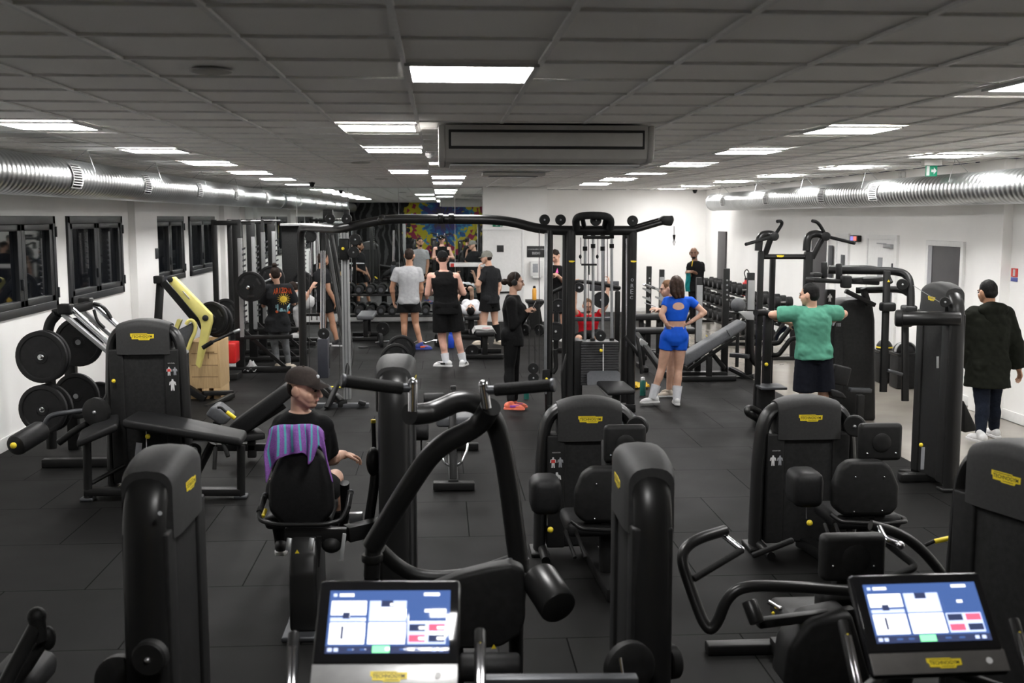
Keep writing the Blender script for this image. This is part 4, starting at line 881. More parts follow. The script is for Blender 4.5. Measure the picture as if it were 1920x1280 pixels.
# wooden crate
mat('burnt', (.16, .09, .035), .7, noise=.1)
c0, c1 = P(355, 738, 14.2), P(413, 738, 14.2); t = thing('wooden_crate', 'pale wooden crate standing below the yellow machine arm', 'crate', ((c0.x+c1.x)/2, 14.5, 0))
zt = P(385, 640, 14.3).z; xm = P(378, 700, 14.2).x
for (xa, xb, ya_, yb) in ((c0.x, c0.x+.03, 14.25, 14.85), (c1.x-.03, c1.x, 14.25, 14.85), (c0.x+.03, c1.x-.03, 14.25, 14.28), (c0.x+.03, c1.x-.03, 14.82, 14.85)):
    mb = MB(); mb.box(((xa+xb)/2, (ya_+yb)/2, (zt+.14)/2), (xb-xa, yb-ya_, zt-.14), .003); pn = mb.build('side_board', 'crate_wood', t)
    if yb-ya_ < .1 and ya_ < 14.5:
        for k in range(1, 4): q = MB(); q.box(((xa+xb)/2, ya_-.001, .14+(zt-.14)*k/4), (xb-xa, .004, .008)); q.build('board_gap', 'burnt', pn)
        q = MB(); q.box((xa+.22, ya_-.001, .62), (.16, .003, .012)); q.box((xa+.22, ya_-.001, .58), (.012, .003, .09)); q.build('stamp_mark', 'burnt', pn)
for x in (c0.x+.05, (c0.x+c1.x)/2, c1.x-.05):
    mb = MB(); mb.box((x, 14.55, .07), (.09, .6, .14), .003); mb.build('skid', 'crate_wood', t)
mb = MB(); mb.box(((c0.x+c1.x)/2, 14.55, .155), (c1.x-c0.x-.07, .53, .03)); mb.build('bottom_board', 'crate_wood', t)
# incline bench behind the seated man
t = thing('incline_bench', 'black incline bench rising behind the seated man in the cap', 'bench', G(470, 850))
mb = MB(); mb.prism([P(x, y, 10.4) for x, y in ((424, 808), (432, 795), (534, 721), (548, 727), (552, 740), (462, 812), (440, 818))], (0, .32, 0), .025, 3); mb.build('back_pad', 'black_pad', t)
mb = MB(); mb.bar(P(440, 818, 10.5), P(492, 812, 10.6), .3, .07, .02); mb.build('seat_pad', 'black_pad', t)
mb = MB(); q = P(470, 815, 10.5); mb.bar((q.x, 10.55, q.z), (q.x, 10.55, .03), .08, .07, .01); mb.build('post', 'black_paint', t)
mb = MB(); mb.bar(P(405, 838, 10.55), P(508, 838, 10.55), .07, .07, .01); mb.build('base_beam', 'black_paint', t)
mb = MB(); mb.bar(P(430, 828, 10.6), P(535, 760, 10.6), .05, .05, .01); mb.build('strut', 'black_paint', t)
t = thing('preacher_pad_machine', 'grey padded exercise pad with yellow handle left of the incline bench', 'exercise machine', G(405, 800))
mb = MB(); mb.prism([P(x, y, 11.6) for x, y in ((384, 778), (395, 763), (405, 762), (432, 783), (422, 797), (408, 795))], (0, .35, 0), .03, 3); mb.build('pad', 'grey_pad', t)
mb = MB(); mb.tube([P(408, 764, 11.55), P(414, 763, 11.55), P(426, 774, 11.55)], .016, 10, .03); mb.build('bracket', 'black_paint', t)
mb = MB(); mb.cyl(P(425, 772, 11.5), P(441, 784, 11.5), .022, n=14, bev=.005); k = mb.build('handle', 'yellow', t); k['label'] = 'yellow handle'
mb = MB(); q = P(405, 790, 11.7); mb.bar((q.x, 11.75, q.z), (q.x, 11.75, 0), .08, .08, .01); mb.build('post', 'black_paint', t)
mb = MB(); mb.box((q.x, 11.75, .03), (.5, .35, .06), .01); mb.build('base', 'black_paint', t)
# ================================================================ racks on the left wall
def half_rack(label, x0, xf, y0, y1, zf, arm=None):
    """two front uprights with steel jaw strips, two rear uprights, side and top beams"""
    t = thing('half_rack', label, 'rack', ((x0+xf)/2, (y0+y1)/2, 0)); H = 2.34
    for y in (y0, y1):
        mb = MB(); mb.bar((xf-.02, y, 0), (xf-.02, y, H), .075, .13, .006, (1, 0, 0)); mb.build('front_upright', 'black_paint', t)
        mb = MB(); mb.bar((x0, y, 0), (x0, y, H), .075, .075, .006); mb.build('rear_upright', 'black_paint', t)
        mb = MB(); mb.bar((x0, y, H-.05), (xf, y, H-.05), .08, .07, .006); mb.build('top_beam', 'black_paint', t)
        mb = MB(); mb.bar((x0-.1, y, .05), (xf+.75, y, .05), .09, .075, .006); mb.build('base_beam', 'black_paint', t)
        mb = MB(); mb.prism([(xf+.7, y-.02, .07), (xf+.62, y-.02, .07), (xf+.02, y-.02, .62), (xf+.02, y-.02, .70)], (0, .04, 0), .004); mb.build('brace', 'black_paint', t)
        mb = MB(); mb.box((xf+.045, y, .55+(zf-.55)/2), (.02, .085, zf-.55), .003); st = mb.build('jaw_strip', 'silver_paint', t)
        mb = MB(); mb.box((xf+.025, y-.045, .55+(zf-.55)/2), (.062, .012, zf-.55), .003); mb.build('side_strip', 'silver_paint', t)
        for k in range(14):
            z = .75+k*(zf-.85)/14
            mb = MB(); mb.prism([(xf+.055, y-.02, z), (xf+.10, y-.02, z+.02), (xf+.10, y-.02, z+.05), (xf+.055, y-.02, z+.03)], (0, .04, 0)); mb.build('tooth', 'dark_steel', st)
    for x, z in ((x0, H-.05), (x0, .35)): mb = MB(); mb.bar((x, y0, z), (x, y1, z), .08, .07, .006); mb.build('cross_beam', 'black_paint', t)
    mb = MB(); mb.tube([(xf, y0, H-.03), (xf+.16, y0+.1, H-.03), (xf+.16, y1-.1, H-.03), (xf, y1, H-.03)], .017, 10, .08); mb.build('pull_up_bar', 'black_gloss', t)
    for y in (y0, y1) if arm else ():
        mb = MB(); mb.bar((xf, y, arm), (xf+.78, y, arm), .10, .06, .008); a = mb.build('spotter_arm', 'black_paint', t)
        badge(a, (xf+.36, y-.031, arm), X, Z3, .17, False)
    return t
xf = P(456, 550, 16.7).x-.05
half_rack('nearer black half rack on the left wall, with the woman in leggings', P(404, 500, 16.7).x, xf, 16.7, 17.9, 2.06, .545)
half_rack('farther black half rack on the left wall', P(404, 500, 16.7).x, xf, 18.85, 20.05, 2.12)
BG = 'barbell on the nearest half rack'
b = thing('barbell', 'steel barbell resting on the nearest half rack', 'barbell', (xf+.12, 17.3, 1.2))
c = P(470, 537, 16.3); mb = MB(); mb.cyl((c.x, 16.12, c.z), (c.x, 18.5, c.z), .015, n=12); mb.build('bar', 'steel', b)
mb = MB(); mb.cyl((c.x, 16.06, c.z), (c.x, 16.46, c.z), .026, n=16, bev=.004); mb.build('sleeve', 'chrome', b)
mb = MB(); mb.cyl((c.x, 18.15, c.z), (c.x, 18.55, c.z), .026, n=16, bev=.004); mb.build('sleeve', 'chrome', b)
plate((c.x, 16.3, c.z), (.12, 1, 0), .227, .05, 'black grip weight plate on the near end of the racked barbell', group='weight plates on racked barbells')
plate((c.x, 18.3, c.z), (.12, 1, 0), .227, .05, 'black grip weight plate on the far end of the racked barbell', group='weight plates on racked barbells')
# red storage by the rack
t = thing('storage_bin', 'red storage box low between the yellow machine and the rack', 'box', G(422, 660))
c = P(427, 636, 16.1); mb = MB(); mb.box((c.x, 16.1, c.z/2+.1), (.28, .35, .3), .02); mb.build('box_body', 'red_gloss', t)
mb = MB(); mb.box((c.x, 16.1, .045), (.32, .4, .09), .01); mb.build('base', 'black_plastic', t)
plate(P(424, 585, 17.9), (.35, 1, 0), .225, .05, 'black weight plate hanging on the rear upright of the half rack', group='weight plates on racked barbells')
# white towels lying on the rack base
for k, (x, y, w, lab) in enumerate(((436, 684, .2, 'crumpled white towel on the floor behind the wooden crate'), (472, 687, .13, 'small crumpled white towel under the rack brace'))):
    c = G(x, y+9); rows = []
    for i in range(9):
        rows.append([V((c.x+w*(j/8-.5)*1.5, c.y+.30*(i/8-.5), .02+.15*math.exp(-((i-4)/3)**2-((j-4)/3)**2)+.03*math.sin(i*2.3+j*1.7))) for j in range(9)])
    mb = MB(); mb.grid(rows, .012); solo(mb, 'crumpled_towel', 'white_plastic', lab, 'towel', None, (c.x, c.y, 0))
# smith machine
YS = 20.6
t = thing('smith_machine', 'tall black guided barbell machine in front of the left mirrors', 'exercise machine', G(565, 655))
xa, xb, xc = P(528, 500, YS).x, P(560, 500, YS).x, P(604, 500, YS).x; zt = P(560, 423, YS).z
mb = MB(); mb.box(((xa+xb)/2, YS+.3, zt/2), (xb-xa, .5, zt), .02); mb.build('cabinet', 'black_matte', t)
mb = MB(); mb.box(((xa+xc)/2, YS+.2, zt+.02), (xc-xa, .6, .05), .01); mb.build('top_shelf', 'silver_paint', t)
mb = MB(); mb.bar((xc, YS+.3, 0), (xc, YS+.3, zt), .09, .09, .008); mb.build('upright', 'black_paint', t)
for x in (584, 594): mb = MB(); mb.cyl(P(x, 436, YS), P(x, 600, YS), .016); mb.build('guide_rod', 'chrome', t)
mb = MB(); mb.bar((xa, YS+.05, .05), (xc, YS+.05, .05), .1, .08, .008); mb.build('base_beam', 'black_paint', t)
for z_, y_ in ((.62, 590), (.40, 606)): mb = MB(); a_ = P(545, y_, YS-.4); mb.bar(a_, P(604, y_, YS-.4), .06, .05, .008); mb.build('spotter_arm', 'black_paint', t)
c = P(568, 531, YS-.35); mb = MB(); mb.cyl((c.x-.25, c.y, c.z), (c.x+.55, c.y+.25, c.z), .02); mb.build('guided_bar', 'steel', t)
plate(c, (.5, 1, 0), .225, .05, 'black grip weight plate on the guided barbell behind the cable column', group='weight plates on racked barbells')
# ================================================================ cable crossover
t = thing('cable_crossover', 'big black cable crossover spanning the middle of the room with overhead beam', 'exercise machine', (P(830, 420, 13.4).x, 13.4, 0))
pk = lambda x, y, Y: P(x, y, Y)
HB = P(650, 429, 13.6).z
far = G(570, 703); far = V((far.x, 16.3, 0)); nearc = P(645, 760, 13.6)
mb = MB(); mb.tube([V((far.x, far.y, 0)), V((far.x, far.y, HB)), V((nearc.x, 13.6, HB)), P(718, 411, 13.35), P(765, 410, 13.3), P(950, 412, 13.0), P(1018, 432, 12.95), P(1190, 432, 12.9)], .058, 14, .3, fn=8); mb.build('overhead_beam', 'black_gloss', t)
mb = MB(); a_, b_ = P(715, 409, 13.35), P(720, 414, 13.35); mb.ell((a_+b_)/2, (.07, .06, .06)); mb.build('beam_joint', 'black_gloss', t)
for x in (826, 846): mb = MB(); mb.cyl(P(x-5, 410, 13.12), P(x+5, 410, 13.12), .064, n=20, bev=.006); mb.build('beam_collar', 'black_paint', t)
# left column
def alu(x, y0, y1, Y, w=.10): 
    mb = MB(); a_, b_ = P(x, y0, Y), P(x, y1, Y); mb.bar((a_.x, Y, a_.z), (a_.x, Y, b_.z), w, .06, .01); m_ = mb.build('slide_column', 'silver_paint', t)
    for s in (-.02, .02): q = MB(); q.bar((a_.x+s, Y-.031, a_.z), (a_.x+s, Y-.031, b_.z), .008, .004, 0); q.build('column_groove', 'dark_steel', m_)
    return m_
alu(646, 436, 748, 13.5)
mb = MB(); mb.box(P(646, 467, 13.4), (.13, .10, .26), .015); cg = mb.build('pulley_carriage', 'black_paint', t); knob(cg, P(643, 466, 13.33), .02)
for x, y, yy, r in ((619, 410, 13.9, .065), (650, 410, 13.5, .065), (583, 443, 15.6, .085), (666, 449, 13.3, .072), (663, 473, 13.3, .072), (1021, 412, 12.95, .065), (1051, 412, 12.95, .065), (1000, 690, 12.75, .065), (1000, 708, 12.75, .065), (1186, 414, 12.9, .065), (607, 625, 14.0, .075), (1126, 629, 12.7, .066)):
    wheel(t, P(x, y, yy), (.05, 1, 0), r, .04, 'pulley_wheel', 'black_plastic', bolt=r < .08)
for x, yy in ((611, 13.9), (619, 13.9), (650, 13.5)): mb = MB(); mb.box(P(x, 405, yy+.06), (.07, .1, .16), .01); mb.build('pulley_bracket', 'black_paint', t)
for x, yy in ((1021, 12.95), (1051, 12.95)): mb = MB(); mb.box(P(x, 422, yy), (.03, .03, .1), .005); mb.build('pulley_bracket', 'black_paint', t)
a_ = P(605, 645, 14.0); b_ = P(606, 700, 14.0)
mb = MB(); mb.box(((a_.x+b_.x)/2, 14.1, (P(606, 635, 14).z+P(606, 708, 14).z)/2), (.13, .28, P(606, 635, 14).z-P(606, 708, 14).z), .006); mb.build('weight_stack', mat('stack_blue', (.028, .03, .04), .5, noise=.1), t)
for x in (603, 608): mb = MB(); mb.cyl(P(x, 470, 14.0), P(x, 636, 14.0), .016); mb.build('guide_rod', 'chrome', t)
mb = MB(); mb.tube([P(613, 440, 13.9), P(625, 520, 13.75), P(645, 640, 13.55), P(653, 680, 13.5), P(650, 705, 13.45), P(640, 722, 13.4)], .028, 10, .3); mb.build('sweep_tube', 'black_gloss', t)
mb = MB(); mb.tube([P(622, 440, 13.95), P(642, 560, 13.8), P(661, 655, 13.7), P(657, 690, 13.6), P(640, 722, 13.45)], .025, 10, .3); mb.build('sweep_tube', 'black_gloss', t)
mb = MB(); mb.bar((nearc.x, 13.45, .05), (far.x, far.y, .05), .12, .09, .01); mb.build('base_beam', 'black_paint', t)
mb = MB(); mb.bar(P(590, 762, 13.5), P(692, 762, 13.5), .10, .09, .01); mb.build('base_beam', 'dark_steel', t)
mb = MB(); mb.bar(P(610, 722, 13.7), P(640, 752, 13.45), .07, .05, .01); mb.build('base_strut', 'black_paint', t)
mb = MB(); mb.bar(P(628, 742, 13.5), P(605, 772, 13.3), .06, .05, .01); mb.bar(P(612, 765, 13.3), P(635, 715, 13.6), .06, .05, .01); mb.build('base_strut', 'black_paint', t)
mb = MB(); mb.bar(P(672, 753, 13.4), P(686, 757, 13.4), .08, .05, .012); mb.build('floor_pedal', 'black_plastic', t)
for x, y0, y1, yy in ((580, 470, 690, 15.6), (618, 650, 690, 13.9), (637, 480, 720, 13.6), (1011, 432, 700, 12.8), (992, 600, 690, 12.76), (1003, 620, 690, 12.76), (1089, 445, 495, 12.8), (1121, 445, 530, 12.8), (1139, 445, 520, 12.8), (1103, 445, 600, 12.85), (1133, 445, 600, 12.85)):
    mb = MB(); mb.cyl(P(x, y0, yy), P(x, y1, yy), .0045, n=6); mb.build('cable', 'cable', t)
for k in range(9): mb = MB(); mb.ell(P(573, 449+k*7.5, 16.22), (.014, .012, .014), n=8); mb.build('adjust_hole', 'steel', t)
# right station
H2 = P(1100, 432, 12.9).z
for x, r in ((1030, .045), (1071, .055), (1186, .055)):
    a_ = P(x, 432, 12.9); mb = MB(); mb.tube([V((a_.x, 12.9, H2)), V((a_.x, 12.9, .0))], r, 12); up = mb.build('upright', 'black_gloss', t)
    if x > 1040: badge(up, P(x+(1 if x < 1100 else 2), 490, 12.9-.058), X, Z3, .07, False)
    if x == 1186:
        for k, s in enumerate('OREC'): text(up, s, P(1185.5-k*.5, 525+k*11, 12.9-.058), X, Z3, .035, 'sticker_grey')
a_ = P(1064, 440, 13.3); mb = MB(); mb.tube([V((a_.x, 13.5, H2)), V((a_.x, 13.5, 0))], .04, 12); mb.build('upright', 'black_gloss', t)
a_ = P(1178, 440, 13.4); mb = MB(); mb.tube([V((a_.x, 13.6, H2)), V((a_.x, 13.6, 0))], .04, 12); mb.build('upright', 'black_gloss', t)
for xx in (1067, 1182): mb = MB(); mb.bar((P(xx, 440, 12.9).x, 12.9, H2-.02), (P(xx, 440, 13.5).x, 13.55, H2-.02), .08, .08, .01); mb.build('top_beam', 'black_paint', t)
al = P(1025, 440, 12.85); mb = MB(); mb.bar((al.x-.01, 12.84, H2-.03), (al.x-.01, 12.84, .25), .035, .03, .003); mb.build('perforated_strip', 'steel', t)
mb = MB(); mb.box(P(1024, 705, 12.82), (.09, .09, .16), .01); cg = mb.build('pulley_carriage', 'black_paint', t); knob(cg, P(1025, 710, 12.77), .016)
for x in (1067, 1176): mb = MB(); mb.cyl(P(x, 447, 12.95), P(x, 650, 12.95), .02); mb.build('guide_rod', 'chrome', t)
for x in (1097, 1112, 1130, 1147):
    mb = MB(); mb.cyl(P(x, 440, 13.0), P(x, 640, 13.0), .017); rd = mb.build('guide_rod', 'steel', t)
    for y in (443, 466 if x in (1097, 1130) else 461): mb = MB(); mb.cyl(P(x, y-4, 13.0), P(x, y+4, 13.0), .028); mb.build('rubber_stop', 'rubber', rd)
# stacks
a_, b_ = P(1090, 641, 12.8), P(1160, 722, 12.8)
mb = MB(); n_ = 17; hs = (a_.z-b_.z)/n_
for k in range(n_): mb.box(((a_.x+b_.x)/2, 12.95, b_.z+hs*(k+.5)), (b_.x-a_.x, .28, hs*.86), .003, seg=1)
mb.box(((a_.x+b_.x)/2, 12.98, (a_.z+b_.z)/2), (b_.x-a_.x-.03, .24, a_.z-b_.z-.01)); ws = mb.build('weight_stack', mat('stack_grey', (.03, .03, .032), .5, noise=.1), t)
mb = MB(); mb.bar(P(1131, 645, 12.79), P(1131, 695, 12.79), .012, .004, 0); mb.build('weight_scale', 'white_print', ws); knob(ws, P(1127, 657, 12.77), .022)
mb = MB(); q = P(1083, 680, 12.9); mb.box((q.x, 13.0, (P(1083, 636, 13).z+.15)/2), (.10, .34, P(1083, 636, 13).z-.15), .01); mb.build('stack_guard', 'black_paint', t)
for x in (1111, 1147): mb = MB(); mb.cyl(P(x, 634, 12.95), P(x, 642, 12.95), .03); mb.build('rubber_stop', 'rubber', t)
mb = MB(); mb.bar(P(1078, 598, 13.2), P(1150, 598, 13.2), .05, .05, .006); mb.build('cross_bar', 'dark_steel', t)
# multi-grip pull up
mb = MB(); mb.tube([P(1081, 428, 12.8), P(1079, 412, 12.7), P(1086, 405, 12.65), P(1112, 403, 12.6), P(1138, 405, 12.65), P(1146, 412, 12.7), P(1144, 428, 12.8)], .045, 12, .1); mb.build('pull_up_handle', 'rubber', t)
for x in (1092, 1136): mb = MB(); mb.tube([P(x, 408, 12.65), P(x+(3 if x < 1100 else -3), 424, 12.85)], .028, 10); mb.build('pull_up_handle', 'rubber', t)
wheel(t, P(1117, 413, 12.7), (0, 1, 0), .065, .06)
mb = MB(); mb.cyl(P(1095, 445, 12.75), P(1143, 445, 12.75), .02, n=14); mb.build('lat_bar', 'rubber_grip', t)
mb = MB(); mb.cyl(P(1090, 496, 12.8), P(1119, 496, 12.8), .012, n=10); mb.build('row_bar', 'rubber_grip', t)
mb = MB(); mb.tube([P(1105, 498, 12.8), P(1105, 515, 12.8)], .008, 6); mb.build('chain', 'chrome', t)
for x in (1088, 1120): mb = MB(); mb.ell(P(x, 481, 12.8), (.017, .017, .025)); mb.build('cable_stop', 'rubber', t)
# outreach arm on the right
for dy, yy in ((0, 12.9), (-4, 13.1)): mb = MB(); mb.tube([P(1190, 431+dy, yy), P(1245, 415+dy, yy)], .037, 12); mb.build('outreach_arm', 'black_gloss', t)
mb = MB(); mb.prism([P(x, y, 12.85) for x, y in ((1237, 411), (1246, 404), (1262, 403), (1265, 412), (1260, 424), (1244, 421))], (0, .16, 0), .02, 2); mb.build('pulley_housing', 'black_plastic', t)
mb = MB(); mb.cyl(P(1264, 424, 12.9), P(1264, 441, 12.9), .004, n=6); mb.build('cable', 'cable', t)
mb = MB(); mb.cyl(P(1264, 440, 12.9), P(1264, 449, 12.9), .018, .010); mb.build('cable_stop', 'rubber', t)
mb = MB(); mb.tube([P(1264, 448, 12.9), P(1262, 454, 12.9), P(1264, 460, 12.9), P(1266, 454, 12.9), P(1264, 448, 12.9)], .005, 6); mb.build('snap_hook', 'chrome', t)
# seat, foot platform
mb = MB(); a_, b_ = P(1040, 790, 12.3), P(1195, 790, 12.3); mb.box(((a_.x+b_.x)/2, 12.55, .03), (b_.x-a_.x, .8, .06), .01); mb.build('foot_platform', 'grey_pad', t)
mb = MB(); mb.prism([P(x, y, yy) for x, y, yy in ((1101, 722, 12.6), (1163, 722, 12.6), (1163, 700, 12.75), (1158, 695, 12.8), (1108, 695, 12.8), (1101, 700, 12.75))], (0, .03, -.0), .006); mb.build('foot_plate', 'grey_pad', t)
mb = MB(); mb.prism([P(x, y, yy) for x, y, yy in ((1118, 713, 12.6), (1170, 713, 12.6), (1192, 730, 12.15), (1140, 733, 12.1))], (0, 0, -.06), .025, 3); mb.build('seat', 'black_pad', t)
mb = MB(); mb.tube([P(1155, 728, 12.4), P(1155, 775, 12.4)], .05); mb.build('seat_post', 'black_paint', t)
a_, b_ = P(1025, 780, 12.9), P(1190, 780, 12.9); mb = MB(); mb.bar((a_.x, 12.9, .06), (b_.x, 12.9, .06), .14, .1, .01); mb.build('base_beam', 'black_paint', t)
mb = MB(); mb.prism([P(x, y, 12.9) for x, y in ((1055, 760), (1053, 700), (1062, 665), (1074, 660), (1074, 760))], (0, .15, 0), .02); mb.build('cable_guard', 'black_plastic', t)
mb = MB(); mb.tube([P(1041, 655, 12.85), P(1043, 690, 12.85), P(1036, 700, 12.85)], .025, 10, .03); mb.build('swivel_handle', 'black_paint', t)
mb = MB(); mb.tube([P(1195, 635, 12.8), P(1200, 665, 12.75), P(1203, 700, 12.75)], .022, 10, .1); mb.build('swivel_handle', 'black_paint', t)
mb = MB(); mb.bar(P(1172, 630, 12.9), P(1200, 668, 12.8), .04, .04, .006); mb.build('link', 'black_paint', t)
# ================================================================ right side machines
YP = 12.3
t = thing('dip_machine', 'tall black assisted pull-up and dip machine left of the man in the green shirt', 'exercise machine', G(1430, 788))
def postpx(parent, x, y0, y1, Y, r, name='post', m='black_paint', floor=False):
    a_, b_ = P(x, y0, Y), P(x, y1, Y); z1 = 0 if floor else b_.z
    mb = MB(); mb.bar((a_.x, Y, a_.z), (a_.x, Y, z1), 2*r, 2*r, r*.6); return mb.build(name, m, parent)
postpx(t, 1427, 470, 790, YP, .034, floor=True); postpx(t, 1449, 482, 700, YP+.6, .034, floor=True); postpx(t, 1516, 470, 700, YP, .05, floor=True); postpx(t, 1440, 588, 720, YP+.1, .05, 'inner_column', floor=True)
for a_, b_, c_, h_, tip, up in (((1422, 470), (1424, 441), (1444, 438), (1452, 443), (1398, 458), [(1456, 436), (1467, 419), (1464, 414), (1457, 415)]), ((1512, 470), (1514, 441), (1534, 437), (1549, 443), (1603, 456), [(1545, 435), (1536, 420), (1530, 415), (1523, 414)])):
    mb = MB(); mb.tube([P(*a_, YP), P(*b_, YP), P(*c_, YP), P(*h_, YP-.05)], .045, 12, .12); mb.build('top_arch', 'black_gloss', t)
    mb = MB(); mb.tube([P(a_[0]+10, 484, YP+.02), P(h_[0]-7, 447, YP)], .035, 10); mb.build('arch_brace', 'black_paint', t)
    mb = MB(); mb.cyl(P(*h_, YP-.14), P(*h_, YP+.04), .052, n=22, bev=.01); hb = mb.build('pull_up_hub', 'black_plastic', t)
    mb = MB(); mb.cyl(P(*h_, YP-.08), P(*tip, YP-.35), .019, n=14, bev=.004); mb.build('wide_grip', 'rubber_grip', hb)
    mb = MB(); mb.tube([P(x, y, YP-.1-.03*k) for k, (x, y) in enumerate(up)], .019, 10, .04); mb.build('upper_grip', 'rubber_grip', hb)
mb = MB(); mb.cyl(P(1432, 481, YP), P(1522, 481, YP), .030, n=14); cb = mb.build('cross_beam', 'black_gloss', t); badge(cb, P(1463, 480, YP-.031), X, Z3, .085, False)
mb = MB(); mb.tube([P(1417, 586, YP-.1), P(1432, 585, YP), P(1455, 592, YP)], .038, 12, .05); mb.build('dip_handle', 'black_pad', t)
mb = MB(); mb.tube([P(1424, 788, YP), P(1402, 775, YP-.5), P(1399, 767, YP-.5), P(1408, 763, YP-.4), P(1424, 772, YP-.3)], .035, 10, .08); mb.build('base_loop', 'black_gloss', t)
mb = MB(); c = P(1449, 727, YP-.2); mb.box((c.x, YP-.1, c.z), (.30, .34, .03), .008); mb.build('step', 'dark_steel', t)
mb = MB(); mb.box((c.x-.04, YP, c.z/2), (.2, .22, c.z-.03), .01); mb.build('step_column', 'black_plastic', t); knob(t, P(1437, 683, YP+.03), .022)
mb = MB(); c = P(1450, 785, YP-.2); mb.box((c.x+.05, YP-.1, .03), (.34, .4, .06), .01); mb.build('lower_step', 'black_paint', t)
mb = MB(); mb.bar((P(1427, 790, YP).x, YP, .05), (P(1520, 790, YP).x, YP, .05), .1, .08, .01); mb.build('base_beam', 'black_paint', t)
for y in (640, 662): mb = MB(); mb.tube([P(1442, y+4, YP+.3), P(1460, y+3, YP+.3), P(1482, y-26, YP+.3), P(1492, y-28, YP+.3)], .03, 10, .03); mb.build('lever', 'black_paint', t)
# pectoral machine behind the green shirt man
YQ = 12.2
t = thing('pectoral_machine', 'black pectoral machine with round vertical pads behind the man in the green shirt', 'exercise machine', G(1610, 788))
mb = MB(); mb.prism([P(x, y, YQ) for x, y in ((1560, 790), (1558, 600), (1566, 578), (1588, 562), (1622, 560), (1638, 570), (1642, 600), (1643, 790))], (0, .42, 0), .04, 3); cb = mb.build('weight_shroud', 'black_plastic', t)
mb = MB(); mb.bar(P(1572, 600, YQ-.003), P(1572, 790, YQ-.003), .10, .012, .003); mb.build('shroud_edge', 'black_matte', cb)
for k in range(4): mb = MB(); mb.box(P(1569.5+k*2.2, 608.5, YQ-.012), (.006, .004, .04)); mb.build('printed_bar', 'sticker_grey', cb)
mb = MB(); mb.prism([P(x, y, YQ-.012) for x, y in ((1561, 604), (1567, 604), (1563, 611), (1561, 611))], (0, .003, 0)); mb.build('printed_wedge', 'sticker_grey', cb)
mb = MB(); mb.box(P(1556, 560, YQ), (.10, .1, .22), .01); pn = mb.build('display_panel', 'black_plastic', t); man_icon(pn, P(1556, 558, YQ-.052), X, Z3, .09)
for x, y0, y1 in ((1545, 491, 521), (1573, 494, 527)): mb = MB(); mb.cyl(P(x, y1, 11.9), P(x, y0, 11.9), .036, n=20, bev=.012); mb.build('vertical_pad', 'black_pad', t)
mb = MB(); mb.box(P(1586, 528, 11.8), (.10, .12, .14), .02); mb.build('arm_block', 'black_plastic', t)
mb = MB(); mb.box(P(1530, 515, 11.9), (.10, .14, .05), .015); mb.build('elbow_rest', 'black_pad', t)
mb = MB(); mb.bar(P(1518, 524, 11.95), P(1640, 529, 11.95), .3, .05, .015, (0, 0, 1)); mb.build('cam_plate', 'black_paint', t)
for x, r in ((1600, .11), (1630, .15)): mb = MB(); mb.cyl(P(x, 527, 11.9), P(x, 520, 11.9), r, n=24, bev=.006); mb.build('cam_disc', 'black_plastic', t)
mb = MB(); mb.tube([P(1553, 506, 12.3), P(1680, 508, 12.1), P(1702, 515, 12.0), P(1708, 540, 11.9), P(1707, 610, 11.8)], .045, 14, .15); mb.build('upper_arch', 'black_paint', t)
mb = MB(); mb.tube([P(1553, 502, 12.6), P(1635, 502, 12.6), P(1660, 508, 12.5), P(1670, 530, 12.4)], .03, 12, .1); mb.build('upper_arch', 'black_paint', t)
mb = MB(); mb.tube([P(1605, 544, 12.2), P(1690, 542, 12.0), P(1706, 552, 11.9)], .038, 12, .1); mb.build('lower_arch', 'black_gloss', t)
mb = MB(); mb.bar(P(1585, 545, 12.0), P(1640, 572, 12.0), .07, .05, .01); mb.build('arm_strut', 'black_paint', t)
mb = MB(); mb.bar(P(1618, 540, 12.1), P(1628, 572, 12.1), .09, .06, .01); mb.build('arm_strut', 'black_paint', t)
for x0, y0, x1, y1, bx, by in ((1663, 508, 1656, 735, 1664, 575), (1697, 590, 1697, 752, 1704, 580)):
    mb = MB(); mb.bar(P(x0, y0, 12.0), P(x1, y1, 11.8), .075, .05, .008); lv = mb.build('hanging_lever', 'black_paint', t)
    mb = MB(); mb.box(P(bx, by, 11.9), (.16, .13, .10), .025); mb.build('lever_block', 'black_plastic', lv)
wheel(t, P(1692, 533, 11.9), (.3, 1, 0), .065, .04)
mb = MB(); c = P(1663, 526, 12.0); s = .016; mb.prism([c+V((-s, -.05, -s*.8)), c+V((s, -.05, -s*.8)), c+V((0, -.05, s*.9))], (0, .004, 0)); mb.build('warning_sign', 'yellow', t)
mb = MB(); mb.cyl(P(1664, 694, 11.8), P(1692, 702, 11.8), .02, n=14, bev=.004); mb.build('hand_grip', 'dark_steel', t)
mb = MB(); mb.prism([P(x, y, 11.5) for x, y in ((1568, 683), (1598, 690), (1590, 725), (1556, 718))], (0, .10, 0), .02, 3); mb.build('seat_back', 'black_pad', t)
mb = MB(); mb.prism([P(x, y, 11.4) for x, y in ((1556, 728), (1580, 735), (1590, 748), (1560, 745))], (0, .3, 0), .02, 3); mb.build('seat', 'black_pad', t)
mb = MB(); mb.bar(P(1592, 730, 11.9), P(1633, 732, 11.9), .08, .05, .01); mb.build('bottle_holder', 'dark_steel', t)
c = P(1600, 788, 12.1); mb = MB(); mb.bar((c.x-.3, 11.7, .04), (c.x+.3, 12.5, .04), .12, .08, .01); mb.bar((c.x-.15, 11.55, .04), (c.x-.15, 11.55, P(1570, 740, 11.55).z), .08, .08, .01); mb.bar((c.x-.15, 11.5, .05), (c.x+.1, 12.3, .05), .1, .07, .01); mb.build('base', 'black_paint', t)
